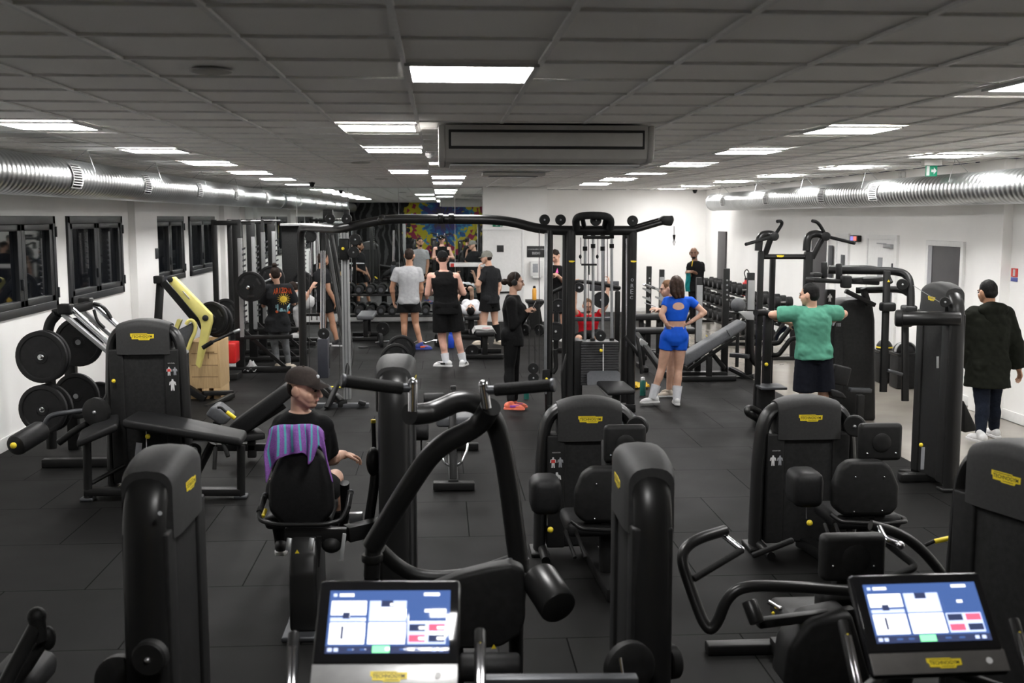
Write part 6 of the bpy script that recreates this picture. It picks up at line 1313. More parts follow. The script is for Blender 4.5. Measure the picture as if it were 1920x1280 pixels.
RM = [(-.20, .085, .085), (-.08, .150, .112), (.06, .163, .115), (.26, .150, .108), (.45, .153, .112), (.65, .172, .122), (.80, .176, .112), (.92, .125, .088), (1.0, .066, .062)]
RF = [(-.20, .085, .085), (-.08, .160, .118), (.06, .165, .118), (.28, .122, .092), (.45, .130, .098), (.65, .150, .112), (.80, .152, .095), (.92, .105, .075), (1.0, .055, .054)]
class Body:
    def __init__(b, label, J, face, fem=False, s=1., skin='skin_light', group=None, fat=1., head=1.):
        b.J = {k: V(v) for k, v in J.items()}; J = b.J; b.s = s; b.fem = fem; b.fat = fat; b.hs = s*head
        b.H = (J['hL']+J['hR'])/2; b.N = J['neck']; b.face = V(face).normalized()
        zmin = min(v.z for v in J.values()); b.t = thing('person', label, 'person', (b.H.x, b.H.y, max(0, min(J['aL'].z, J['aR'].z)-.09*s)), 0, group); b.skin = skin
        b.ah = (J['hR']-J['hL']).normalized(); b.as_ = (J['sR']-J['sL']).normalized(); b.sw = (J['sR']-J['sL']).length/2
    def rings(b, e=0., t0=-.2, t1=1., wmax=None, flare=0., hang=False):
        src = RF if b.fem else RM; out = []; n = 20; ts = sorted(set([max(t0, min(t1, r[0])) for r in src]+[t0, t1])); up = (b.N-b.H)
        def ev(t):
            for (a, b_) in zip(src, src[1:]):
                if a[0] <= t <= b_[0]: k = (t-a[0])/(b_[0]-a[0]); return a[1]+(b_[1]-a[1])*k, a[2]+(b_[2]-a[2])*k
            return src[-1][1:]
        for t in ts:
            w, d = ev(t); w *= b.s*b.fat; d *= b.s*b.fat
            k = max(0, min(1, t)); ac = (b.ah*(1-k)+b.as_*k).normalized()
            if t > .5 and t < .9: w = max(w, b.sw*.93)
            if wmax: w = min(w, wmax)
            if hang and t < .06: w, d = max(w, (.165 if b.fem else .160)*b.s*b.fat), max(d, .122*b.s*b.fat)
            f = up.normalized().cross(ac).normalized(); c = b.H+up*t
            fl = flare*max(0, 1-(t-t0)/.35); ww, dd = w+e+fl, d+e+fl
            out.append([c+ac*(ww*math.copysign(abs(math.cos(q))**.85, math.cos(q)))+f*(dd*math.copysign(abs(math.sin(q))**.9, math.sin(q))) for q in [2*math.pi*i/n for i in range(n)]])
        return out
    def fwd(b, k=1.):
        a = b.as_ if k > .5 else b.ah; return (b.N-b.H).normalized().cross(a).normalized()
    def limb(b, mb, S_, e=0., arm_to=2., ends='cap', loose=0., arm=True, only=None):
        """limb S_ in 'L','R': arm (to elbow 1, to wrist 2)"""
        s, J = b.s*b.fat, b.J; sh, el, wr = J['s'+S_], J['e'+S_], J['w'+S_]; k = .86 if b.fem else 1.
        r0, r1, r2 = .056*k*s, .043*k*s, .030*k*s
        inner = b.N+(sh-b.N)*.35-V((0, 0, .05*s)); capsule(mb, inner, .06*s+e, sh, .057*k*s+e)
        mb.ell(sh, ((.060*k*s)+e,)*3)
        if arm_to <= 1:
            p = sh+(el-sh)*arm_to; mb.cyl(sh, p, r0+e, r0+(r1-r0)*arm_to+e+loose)
        else:
            capsule(mb, sh, r0+e, el, r1+e); f = arm_to-1; p = el+(wr-el)*f
            if ends == 'flat': mb.cyl(el, p, r1+e, r1+(r2-r1)*f+e+loose)
            else: capsule(mb, el, r1*1.02+e, p, r1+(r2-r1)*f+e); mb.ell(el+(wr-el)*.28, (r1*1.12+e,)*3)
    def leg(b, mb, S_, e=0., to=2., loose=0.):
        s, J = b.s*b.fat, b.J; h, kn, an = J['h'+S_], J['k'+S_], J['a'+S_]; g = 1.06 if b.fem else 1.
        r0, r1, r2 = .088*g*s, .056*s, .038*s
        if to <= 1:
            p = h+(kn-h)*to; mb.ell(h, (r0+e,)*3); mb.cyl(h, p, r0+e, r0+(r1*1.06-r0)*to+e+loose)
        else:
            capsule(mb, h, r0+e, kn, r1+e); f = to-1; p = kn+(an-kn)*f
            back = -(b.fwd(0)); d = (an-kn).normalized(); back = (back-d*back.dot(d)).normalized()
            capsule(mb, kn, r1+e, kn+(an-kn)*min(f, .98), r1+(r2-r1)*f+e)
            if f > .4: mb.ell(kn+(an-kn)*.3+back*(.016*s), (.053*s+e, .053*s+e, .12*s), rotm(d))
    def hand(b, mb, S_, d=None, pn=None, curl=.5):
        s, J = b.hs*(.92 if b.fem else 1.), b.J; wr = J['w'+S_]; d = V(d).normalized() if d is not None else (wr-J['e'+S_]).normalized()
        pn = V(pn) if pn is not None else (b.H-wr+V((0, 0, .001))); pn = (pn-d*pn.dot(d)); pn = pn.normalized() if pn.length > 1e-3 else d.orthogonal().normalized(); sd = d.cross(pn)
        if S_ == 'R': sd = -sd
        # sd points to the thumb side
        mb.ell(wr+d*.048*s, (.040*s, .017*s, .052*s), Mx((sd, pn, d)).transposed()); capsule(mb, wr-d*.02*s, .028*s, wr+d*.02*s, .028*s)
        for i, (off, L) in enumerate(((.030, .074), (.010, .082), (-.011, .076), (-.031, .060))):
            p = wr+d*(.088*s)+sd*(off*1.05*s); dd = (d+sd*(off*1.6)).normalized(); a = curl*.75
            for j, f in enumerate((.45, .32, .25)):
                q = p+(dd*math.cos(a)+pn*math.sin(a))*(L*f*s); capsule(mb, p, (.0092-.0008*j)*s, q, (.0086-.0008*j)*s, 8); p = q; a += curl*.85
        p = wr+d*.03*s+sd*.034*s; q = p+(d*.7+sd*.7+pn*.25).normalized()*.038*s; capsule(mb, p, .012*s, q, .0105*s, 8); capsule(mb, q, .0105*s, q+(d*.9+sd*.2+pn*.4).normalized()*.03*s, .009*s, 8)
    def build(b, hands=None, vox=.010, feet=True, nude=False):
        J, s = b.J, b.s; mb = MB(); mb.ring(b.rings())
        for S_ in 'LR':
            b.limb(mb, S_); b.leg(mb, S_); b.hand(mb, S_, **((hands or {}).get(S_, {})))
            mb.ell(J['h'+S_]-b.fwd(0)*.034*s+V((0, 0, .02*s)), ((.084 if b.fem else .076)*s*b.fat,)*3)
            td = b.toe(S_); capsule(mb, J['a'+S_]-td*.02*s-V((0, 0, .045*s)), .033*s, J['a'+S_]+td*.12*s-V((0, 0, .06*s)), .026*s)
        if b.fem:
            f = b.fwd(); c = b.H+(b.N-b.H)*.66
            for k in (-1, 1): mb.ell(c+b.as_*(k*.07*s)+f*.085*s, (.062*s,)*3)
        h = J['head']; f = b.face; up = (h-b.N).normalized(); up = (up*.5+V((0, 0, .5))); up = (up-f*up.dot(f)).normalized(); r = f.cross(up).normalized(); b.hR = r; b.hU = up
        R3 = Mx((r, f, up)).transposed(); q = b.hs; b.R3 = R3
        L = lambda x, y, z: h+r*(x*q)+f*(y*q)+up*(z*q); b.L = L
        capsule(mb, b.N-V((0, 0, .03*s)), (.052 if b.fem else .060)*s, L(0, -.025, -.06), (.047 if b.fem else .054)*s)
        mb.ell(L(0, -.012, .022), (.074*q, .094*q, .092*q), R3); mb.ell(L(0, .020, -.03), (.063*q, .070*q, .080*q), R3); mb.ell(L(0, .052, -.083), (.034*q, .034*q, .030*q), R3)
        mb.ell(L(0, .07, .022), (.052*q, .022*q, .018*q), R3); capsule(mb, L(0, .088, .010), .010*q, L(0, .108, -.026), .0145*q, 8); mb.ell(L(0, .084, -.056), (.026*q, .010*q, .013*q), R3)
        for k in (-1, 1): capsule(mb, L(k*.050, -.005, -.035), .030*q, L(k*.026, .052, -.078), .027*q); capsule(mb, L(k*.052, .0, -.01), .030*q, L(k*.036, .055, -.045), .028*q)
        for k in (-1, 1): mb.ell(L(k*.087, -.014, -.006), (.014*q, .025*q, .036*q), R3); mb.ell(L(k*.042, .058, -.026), (.026*q, .022*q, .022*q), R3)
        body = remesh(mb, 'body', b.skin, b.t, vox, 3)
        for k in (-1, 1):
            mb = MB(); mb.ell(L(k*.031, .0865, .004), (.013*q, .007*q, .0065*q), R3); mb.build('eye', 'eye_dark', b.t)
            mb = MB(); mb.tube([L(k*.016, .0945, .020), L(k*.034, .090, .025), L(k*.050, .076, .021)], .0042*q, 6); mb.build('eyebrow', 'hair_brown', b.t)
        mb = MB(); mb.ell(L(0, .0900, -.057), (.022*q, .006*q, .0065*q), R3); mb.build('mouth', 'lip', b.t)
        return body
    def toe(b, S_):
        d = b.J.get('t'+S_)
        if d is None: f = b.fwd(0); d = V((f.x, f.y, 0))
        return V(d).normalized()
    def shirt(b, m, t0=-.06, sleeve=.55, e=.016, name='t_shirt', flare=.004, loose=.012, vox=.011, wr=.006, tank=False, t1=1.0):
        mb = MB(); mb.ring(b.rings(e, t0, .80 if tank else t1, flare=flare, hang=True)); s = b.s
        if b.fem:
            f = b.fwd(); c = b.H+(b.N-b.H)*.66
            for k in (-1, 1): mb.ell(c+b.as_*(k*.07*s)+f*.085*s, (.062*s+e,)*3)
        if t0 < -.02:
            for S_ in 'LR': mb.ell(b.J['h'+S_]-b.fwd(0)*.034*s+V((0, 0, .035*s)), ((.084 if b.fem else .076)*s*b.fat+e*1.25,)*3)
        if tank:
            mb.ring(b.rings(e+.006, .6, .975, wmax=.118*s*b.fat))
            for k, sh in ((-1, b.J['sL']), (1, b.J['sR'])):
                a = b.H+(b.N-b.H)*.74; f = b.fwd(); tp = b.N+(sh-b.N)*.50-(b.N-b.H).normalized()*.012*s
                for g in (-1, 1): capsule(mb, a+b.as_*(k*.095*s)+f*(g*.085*s), .052*s, tp+f*(g*.02*s)+V((0, 0, .018*s)), .042*s)
        else:
            for S_ in 'LR': b.limb(mb, S_, e*.9, sleeve, 'flat', loose)
        return remesh(mb, name, m, b.t, vox, 4, wr)
    def pants(b, m, to=.6, e=.014, t1=.12, name='shorts', loose=.02, vox=.011, wr=.005):
        mb = MB(); mb.ring(b.rings(e, -.2, t1))
        for S_ in 'LR':
            b.leg(mb, S_, e, to, loose); mb.ell(b.J['h'+S_]-b.fwd(0)*.034*b.s+V((0, 0, .02*b.s)), ((.084 if b.fem else .076)*b.s*b.fat+e,)*3)
        return remesh(mb, name, m, b.t, vox, 4, wr)
    def socks(b, m, h=.12):
        for S_ in 'LR':
            a, k = b.J['a'+S_], b.J['k'+S_]; d = (k-a).normalized(); mb = MB(); mb.lathe(a-d*.04*b.s, d, [(0, .049*b.s), (.04*b.s, .051*b.s), (h*b.s, (.053+.11*max(0, h-.08))*b.s), (h*b.s+.002, .03*b.s)], 16); mb.build('sock', m, b.t)
    def shoes(b, m, sole='shoe_white', tongue=None):
        for S_ in 'LR':
            td = b.toe(S_); a = b.J['a'+S_]; s = b.s*(.92 if b.fem else 1.); up = V((0, 0, 1)); sd = td.cross(up).normalized(); R3 = Mx((sd, td, up)).transposed(); o = V((a.x, a.y, a.z-.095*b.s))
            L = lambda x, y, z: o+sd*(x*s)+td*(y*s)+up*(z*s)
            mb = MB(); mb.ell(L(0, -.045, .055), (.043*s, .052*s, .05*s), R3); mb.ell(L(0, .07, .045), (.046*s, .10*s, .036*s), R3); mb.ell(L(0, .13, .036), (.045*s, .058*s, .027*s), R3); capsule(mb, L(0, -.02, .06), .042*s, L(0, .0, .105), .044*s)
            sh = remesh(mb, 'shoe', m, b.t, .009, 3)
            out = [(-.03, -.10), (.03, -.10), (.044, -.05), (.04, .03), (.05, .10), (.044, .16), (.02, .195), (-.02, .195), (-.044, .16), (-.05, .10), (-.04, .03), (-.044, -.05)]
            mb = MB(); mb.prism([L(x, y, 0.002) for x, y in out], up*(.028*s), .006); mb.build('sole', sole, sh)
            if tongue:
                for k in (-1, 1): q = MB(); q.box(L(k*.043, .06, .055), (.006*s, .13*s, .03*s), .002, R3 @ Mx.Rotation(.25*k, 3, 'Z')); q.build('side_mark', tongue, sh)
    def hair(b, m, style='short'):
        L, q, R3 = b.L, b.hs, b.R3; mb = MB()
        mb.ell(L(0, -.024, .036), (.083*q, .094*q, .092*q), R3); mb.ell(L(0, -.05, -.005), (.074*q, .062*q, .075*q), R3)
        if style == 'curly':
            rr = random.Random(4)
            for k in range(26): a, c_ = rr.uniform(0, 6.28), rr.uniform(.2, 1); mb.ell(L(.07*math.cos(a)*c_, -.02+.08*math.sin(a)*c_, .10-.05*c_*c_), (.022*q,)*3)
        if style in ('bun', 'ponybun'): mb.ell(L(0, -.06, .15) if style == 'bun' else L(0, -.145, -.02), (.045*q, .045*q, .042*q), R3)
        if style == 'long':
            for k in (-1, 0, 1):
                capsule(mb, L(k*.045, -.06, .03), .05*q, L(k*.055, -.078, -.09), .042*q); capsule(mb, L(k*.055, -.078, -.09), .042*q, L(k*.045+.02, -.085, -.155), .024*q)
        return remesh(mb, 'hair', m, b.t, .008, 3, .004, 30.)
    def beard(b, m):
        L, q, R3 = b.L, b.hs, b.R3; mb = MB(); mb.ell(L(0, .052, -.085), (.044*q, .042*q, .034*q), R3)
        for k in (-1, 1): mb.ell(L(k*.05, .02, -.05), (.019*q, .036*q, .05*q), R3)
        return remesh(mb, 'beard', m, b.t, .007, 2)
    def cap(b, m, brim=None, logo=None, hairm='hair_brown', lift=0.):
        """baseball cap; brim is its direction (defaults to the face)"""
        L, q, R3 = b.L, b.hs, b.R3; h = b.J['head']; mb = MB(); mb.ell(L(0, -.045, .002), (.071*q, .060*q, .064*q), R3); remesh(mb, 'hair', hairm, b.t, .008, 3)
        f = V(brim).normalized() if brim is not None else b.face; up = b.hU; f = (f-up*f.dot(up)).normalized(); r = f.cross(up)
        mb = MB(); rings = []; c0 = L(0, -.014, .016+lift)
        for i in range(8):
            a = i/7*math.pi/2; z = math.sin(a)*(.112-lift)*q; k = max(.03, math.cos(a)**.75); rings.append([c0+up*z+r*(.0875*q*k*math.cos(t))+f*(.106*q*k*math.sin(t)) for t in [2*math.pi*j/24 for j in range(24)]])
        mb.ring(rings); cr = mb.build('cap_crown', m, b.t, angle=60)
        mb = MB(); mb.ell(c0+up*(.112-lift)*q, (.008*q,)*3, n=8); mb.build('cap_button', m, cr)
        rows = []
        for i in range(5):
            k = i/4; rows.append([c0+up*(.012*q-.016*k*q-.012*q*(abs(u)**2))+r*(u*.074*q*(1-.12*k*k))+f*((.092+.075*k)*q*(1-.0*k)-.035*q*u*u) for u in [-1+2*j/10 for j in range(11)]])
        mb = MB(); mb.grid(rows, -.005); mb.build('cap_brim', m, cr, angle=60)
        if logo:
            p = c0+f*.093*q+up*.045*q+r*.0; mb = MB(); mb.ell(p, (.012*q,)*3, n=10); mb.build('cap_emblem', logo, cr)
        return cr
def decal(parent, mesh_obj, pts_list, name, m, d=(0, 1, 0), off=.004, cuts=True):
    """flat print laid onto the cloth by casting along d"""
    me = mesh_obj.data; M = wm(mesh_obj); bv = BVHTree.FromPolygons([M @ v.co for v in me.vertices], [list(p.vertices) for p in me.polygons]); d = V(d).normalized()
    if isinstance(pts_list, bpy.types.Mesh): bm = bmesh.new(); bm.from_mesh(pts_list)
    else:
        bm = bmesh.new()
        for poly in pts_list: bm.faces.new([bm.verts.new(V(p)) for p in poly])
        bmesh.ops.poke(bm, faces=[f for f in bm.faces if len(f.verts) > 4]); bmesh.ops.subdivide_edges(bm, edges=bm.edges[:], cuts=2, use_grid_fill=True) if cuts else None
    for v in bm.verts:
        hit = bv.ray_cast(v.co-d*.6, d)[0]
        if hit is not None: v.co = hit-d*off
    bm.transform(wm(parent).inverted()); m2 = bpy.data.meshes.new(name); bm.to_mesh(m2); bm.free(); m2.materials.append(MATS[m]); o = bpy.data.objects.new(name, m2); COL.objects.link(o); o.parent = parent; return o
def flat_text(s, c, width, height, bold=.02):
    me = text_mesh(s, bold).copy(); sx = width/me['w']; me.transform(Mx.Translation(V(c)) @ Mx((X, Z3, V((0, -1, 0)))).transposed().to_4x4() @ Mx.Diagonal((sx, height/.72, .0001, 1))); return me
def JP(Y, **k): return {n: P(v[0], v[1], Y+(v[2] if len(v) > 2 else 0)) for n, v in k.items()}
def fix_feet(J, s=1.):
    for S_ in 'LR': J['a'+S_].z = max(J['a'+S_].z, .095*s)
    return J
# --- 1 seated young man
J = JP(6.6, head=(570, 728, -.02), neck=(563, 770), sL=(533, 797, .02), sR=(603, 800, .0), eL=(518, 865, .1), eR=(619, 860, .12), wL=(535, 900, .3), wR=(640, 852, .28), hL=(546, 948, .05), hR=(582, 948, .05), kL=(520, 905, .5), kR=(628, 895, .45), aL=(528, 1010, .6), aR=(636, 985, .6))
b = Body('young man in a grey cap and black t-shirt, seated and looking to the right', J, (.93, -.30, -.12), s=.97, skin='skin_light', head=1.08, fat=1.06)
b.build({'R': dict(d=(.6, .5, -.15), pn=(0, .1, -1), curl=.55)}, vox=.0065); b.shirt('cloth_black', sleeve=.8, e=.016, vox=.009); b.pants('cloth_black', .72, e=.016); b.socks('cloth_black', .2); b.shoes('shoe_black', 'shoe_white'); b.cap('cloth_taupe', logo='cloth_white', lift=.022)
# --- 2 woman in black with headphones
J = JP(13.1, head=(967, 528), neck=(962, 552), sL=(966, 565, .17), sR=(958, 567, -.17), eL=(972, 608, .22), eR=(962, 612, -.2), wL=(988, 582, .1), wR=(986, 584, -.1), hL=(962, 634, .09), hR=(959, 634, -.09), kL=(964, 692, .1), kR=(955, 690, -.08), aL=(964, 751, .1), aR=(958, 754, -.25))
J['tL'] = V((1, -.1, 0)); J['tR'] = V((1, -.25, 0)); tl = {k: J.pop(k) for k in ('tL', 'tR')}; fix_feet(J, .95)
b = Body('woman in black hoodie and leggings with headphones and bright pink shoes, facing right', J, (1, -.12, -.12), fem=True, s=.95, skin='skin_light'); b.J.update(tl)
b.build({'L': dict(d=(.8, -.1, .4), curl=.9), 'R': dict(d=(.8, .1, .4), curl=.9)}); b.shirt('cloth_black', t0=-.18, sleeve=1.95, e=.024, name='hoodie', flare=.0, loose=.004); b.pants('cloth_black', 1.92, e=.012, name='leggings', loose=.003, wr=.001); b.shoes('shoe_coral', 'shoe_coral', 'shoe_purple'); b.hair('hair_brown', 'ponybun')
mb = MB(); mb.tube([b.L(-.08, -.01, -.0), b.L(-.075, -.01, .08), b.L(0, -.01, .135), b.L(.075, -.01, .08), b.L(.08, -.01, 0)], .009, 8, .05); hp_ = mb.build('headphones', 'black_plastic', b.t)
for k in (-1, 1): mb = MB(); mb.cyl(b.L(k*.075, -.01, -.01), b.L(k*.105, -.01, -.01), .038, n=18, bev=.01); mb.build('ear_cup', 'black_plastic', hp_)
c = (J['wL']+J['wR'])/2+V((.09, 0, .05)); mb = MB(); mb.box(c, (.012, .07, .14), .005, Mx.Rotation(.4, 3, 'Y')); solo(mb, 'phone', 'black_gloss', 'phone held by the woman in black', 'phone', None, c)
# --- 3 woman in blue
J = JP(13.45, head=(1268, 534), neck=(1271, 554), sL=(1251, 564), sR=(1295, 564), eL=(1240, 590, -.06), eR=(1321, 586, -.04), wL=(1250, 607, -.10), wR=(1294, 604, -.09), hL=(1252, 632), hR=(1277, 632), kL=(1241, 690, .02), kR=(1272, 692), aL=(1224, 742, -.05), aR=(1269, 745, -.1))
fix_feet(J, .96); b = Body('woman with long brown hair in a bright blue crop top and shorts, hands on hips', J, (.1, 1, -.05), fem=True, s=.97, skin='skin_light')
b.J['tL'] = V((-1, -.2, 0)); b.J['tR'] = V((.1, -.75, 0)); b.J['tR'] = V((.05, 1, 0))
b.build({'L': dict(d=(.45, .35, -.8), curl=.7), 'R': dict(d=(-.75, .35, -.5), curl=.7)}); top = b.shirt('cloth_blue', t0=.40, sleeve=.42, e=.010, name='crop_top', flare=0, loose=.004, wr=.002); b.pants('cloth_blue', .40, e=.009, t1=.27, name='shorts', loose=.002, wr=.0015); b.socks('cloth_white', .19); b.shoes('shoe_white'); b.hair('hair_long', 'long')
c = b.H+(b.N-b.H)*.62; ctr = P(1277, 577, 13.2); poly = [[(ctr.x+.075*math.cos(a), ctr.y, ctr.z+(.058 if math.sin(a) > 0 else .036)*math.sin(a)) for a in [2*math.pi*i/20 for i in range(20)]]]; dc = decal(top, top, poly, 'back_cutout', 'skin_light'); dc['label'] = 'bare skin cut-out on the back'
# --- 4 girl behind her
J = JP(14.1, head=(1250, 541), neck=(1256, 562), sL=(1258, 574, -.16), sR=(1262, 574, .16), eL=(1252, 606, -.2), eR=(1256, 606, .2), wL=(1236, 580, -.14), wR=(1238, 584, .1), hL=(1262, 630, -.09), hR=(1264, 630, .09), kL=(1257, 684, -.08), kR=(1263, 684, .1), aL=(1254, 732, -.1), aR=(1261, 732, .15))
fix_feet(J, .9); b = Body('fair haired girl mostly hidden behind the woman in blue, facing left with a phone', J, (-1, -.1, -.2), fem=True, s=.92, skin='skin_light'); b.J['tL'] = V((-1, 0, 0)); b.J['tR'] = V((-1, .1, 0))
b.build({'L': dict(d=(-1, 0, .2), curl=.5), 'R': dict(d=(-1, 0, .2), curl=.5)}); b.shirt('cloth_charcoal', sleeve=.6); b.pants('cloth_black', .45); b.shoes('shoe_beige'); b.hair('hair_fair', 'ponybun')
c = P(1219, 571, 14.0); mb = MB(); mb.box(c, (.15, .075, .012), .005, Mx.Rotation(.35, 3, 'Y')); solo(mb, 'phone', 'silver_paint', 'phone in the hand of the girl behind the woman in blue', 'phone', None, c)
# --- 5 tank top man
J = JP(17.2, head=(830, 485), neck=(832, 507), sL=(808, 519), sR=(855, 519), eL=(802, 551, .02), eR=(869, 549, .02), wL=(816, 543, .28), wR=(856, 542, .28), hL=(826, 574), hR=(849, 574), kL=(829, 633, .03), kR=(857, 631, .03), aL=(836, 677, -.05), aR=(868, 675, .0))
fix_feet(J); b = Body('broad man in a black tank top, black shorts and backwards black cap, seen from behind', J, (.05, 1, -.05), s=1.06, skin='skin_pink', fat=1.12, head=.98); b.J['tL'] = V((-1, .25, 0)); b.J['tR'] = V((.35, 1, 0))
b.build({'L': dict(d=(.5, .8, .2)), 'R': dict(d=(-.5, .8, .2))}); b.shirt('cloth_black', t0=-.22, tank=True, name='tank_top', e=.016, flare=.012); b.pants('cloth_black', .80, e=.028, loose=.045, name='long_shorts'); b.socks('cloth_white', .15); b.shoes('shoe_white', tongue='letter_black'); b.cap('cloth_black', brim=(-.2, 1, 0), logo='cloth_white')
# --- 6 grey t-shirt man
J = JP(19.45, head=(768, 479), neck=(767, 498), sL=(745, 509), sR=(785, 509), eL=(735, 539, .02), eR=(790, 540, .02), wL=(738, 562, .08), wR=(787, 563, .1), hL=(757, 567), hR=(776, 567), kL=(758, 606, .02), kR=(779, 605, .02), aL=(758, 643, .0), aR=(789, 645, -.05))
fix_feet(J); b = Body('dark haired man in a light grey t-shirt and short black shorts, seen from behind', J, (.25, 1, -.05), s=1.04, skin='skin_tan', fat=1.04); b.J['tL'] = V((0, 1, 0)); b.J['tR'] = V((1, -.05, 0))
b.build(); b.shirt('cloth_grey', t0=-.03, sleeve=.62, e=.02, wr=.006); sh = b.pants('cloth_black', .45, e=.018, loose=.03); b.shoes('shoe_blue', 'shoe_blue', 'print_orange'); b.hair('hair_brown'); b.beard('hair_brown')
for S_, k in (('L', -1), ('R', 1)):
    a_ = b.J['h'+S_]+V((k*.118, 0, .03)); e_ = b.J['h'+S_]+(b.J['k'+S_]-b.J['h'+S_])*.44+V((k*.118, 0, 0)); mb = MB(); mb.bar(a_+V((0, -.0, 0)), e_, .006, .03, .002); mb.build('side_stripe', 'cloth_white', sh)
# --- 7 man in grey cap
J = JP(20.15, head=(912, 483), neck=(917, 498), sL=(906, 511, -.14), sR=(931, 510, .12), eL=(897, 534, -.22), eR=(937, 537, .08), wL=(898, 506, -.2), wR=(932, 556, .02), hL=(911, 563, -.06), hR=(925, 562, .06), kL=(908, 602, -.05), kR=(928, 602, .06), aL=(905, 641, -.05), aR=(934, 642, .0))
fix_feet(J); b = Body('man in a pale grey cap, dark t-shirt and black socks, hand on chin', J, (-.9, .35, -.05), s=1.04, skin='skin_light'); b.J['tL'] = V((-1, -.15, 0)); b.J['tR'] = V((.6, -.8, 0))
b.build({'L': dict(d=(.1, -.05, 1), pn=(.6, 0, .2), curl=.9)}); b.shirt('cloth_charcoal', t0=-.1, sleeve=.7, e=.018); b.pants('cloth_black', .52, e=.018, loose=.03); b.socks('cloth_black', .30); b.shoes('shoe_beige', 'shoe_beige'); b.cap('cap_sage')
# --- 8 man lying on the bench
c = G(886, 640); bx = c.x; J = {k: V(v) for k, v in dict(head=(bx-.02, 20.98, .59), neck=(bx-.01, 21.14, .575), sL=(bx+.19, 21.24, .56), sR=(bx-.19, 21.24, .56), eL=(bx+.34, 21.25, .66), eR=(bx-.34, 21.25, .66), wL=(bx+.26, 21.3, .90), wR=(bx-.2, 21.35, .90), hL=(bx+.09, 21.70, .57), hR=(bx-.09, 21.70, .57), kL=(bx+.17, 22.15, .58), kR=(bx-.17, 22.15, .58), aL=(bx+.19, 22.25, .13), aR=(bx-.19, 22.25, .13)).items()}
b = Body('black haired man in a white t-shirt lying on the bench, head towards the viewer', J, (0, -.1, 1), s=.98, skin='skin_light'); b.J['tL'] = b.J['tR'] = V((0, 1, 0)); b.hs *= 1
b.build(); b.shirt('cloth_white', t0=-.05, sleeve=.6, e=.02); b.pants('cloth_black', .6); b.shoes('shoe_black'); b.hair('hair_black', 'curly')
# --- 9 man in dark t-shirt behind the cable column
J = JP(20.1, head=(607, 486), neck=(604, 503), sL=(594, 516, .15), sR=(611, 516, -.15), eL=(600, 545, .2), eR=(616, 543, -.18), wL=(618, 552, .2), wR=(629, 568, -.12), hL=(606, 562, .07), hR=(612, 562, -.07), kL=(606, 602, .08), kR=(623, 602, -.08), aL=(606, 636, .1), aR=(632, 640, -.1))
fix_feet(J); b = Body('man in a dark grey t-shirt and black shorts standing behind the silver cable column', J, (.95, .25, -.1), s=1.02, skin='skin_tan'); b.J['tL'] = V((1, .1, 0)); b.J['tR'] = V((1, -.1, 0))
b.build(); b.shirt('cloth_charcoal', t0=-.06, sleeve=.55); b.pants('cloth_black', .58, e=.018, loose=.03); b.shoes('shoe_black', 'shoe_white'); b.hair('hair_brown'); b.beard('hair_brown')
# --- 10 woman in the sun print shirt
J = JP(16.95, head=(516, 515), neck=(520, 533), sL=(503, 541), sR=(541, 540), eL=(494, 573, .06), eR=(551, 569, .12), wL=(500, 560, .3), wR=(545, 560, .35), hL=(511, 607), hR=(531, 607), kL=(515, 645, .05), kR=(535, 643, .05), aL=(520, 686, -.08), aR=(541, 681, .05))
fix_feet(J, .95); b = Body('woman with a hair bun in a charcoal t-shirt with orange sun print and grey leggings', J, (-.35, 1, -.25), fem=True, s=.95, skin='skin_light'); b.J['tL'] = V((-1, -.3, 0)); b.J['tR'] = V((.6, .9, 0))
b.build(); ts = b.shirt('cloth_charcoal', t0=-.20, sleeve=.85, e=.032, flare=.02, loose=.03, wr=.007); b.pants('cloth_midgrey', 1.90, e=.007, name='leggings', loose=.003, wr=.001); b.shoes('shoe_beige', 'shoe_white'); b.hair('hair_brown', 'bun')
Yd = 16.7
for k, ch in enumerate('ARIZONA'):
    a = (k-3)/3.; c = P(527+a*14.5, 546+a*a*2.0, Yd); decal(ts, ts, flat_text(ch, c, .014 if ch == 'I' else .040, .085), 'print_letter', 'print_orange')
c = P(529, 562, Yd); sun = [[(c.x+.052*math.cos(q), Yd, c.z+.052*math.sin(q)) for q in [2*math.pi*i/18 for i in range(18)]]]
for i in range(16): q = 2*math.pi*i/16; sun.append([(c.x+.06*math.cos(q-.09), Yd, c.z+.06*math.sin(q-.09)), (c.x+.06*math.cos(q+.09), Yd, c.z+.06*math.sin(q+.09)), (c.x+.10*math.cos(q), Yd, c.z+.10*math.sin(q))])
decal(ts, ts, sun, 'print_sun', 'print_yellow')
c = P(529, 578, Yd); pr_ = []
for x, z, w, h in ((-.085, .0, .02, .11), (-.11, .02, .014, .05), (.085, .0, .02, .11), (.11, .02, .014, .05), (0, -.045, .12, .03), (-.03, -.02, .03, .03)): pr_.append([(c.x+x-w/2, Yd, c.z+z-h/2), (c.x+x+w/2, Yd, c.z+z-h/2), (c.x+x+w/2, Yd, c.z+z+h/2), (c.x+x-w/2, Yd, c.z+z+h/2)])
decal(ts, ts, pr_, 'print_cactus', 'print_teal')
for x in (-.10, .10): decal(ts, ts, [[(c.x+x+.022*math.cos(q), Yd, c.z-.06+.022*math.sin(q)) for q in [2*math.pi*i/8 for i in range(8)]]], 'print_flower', 'print_orange')
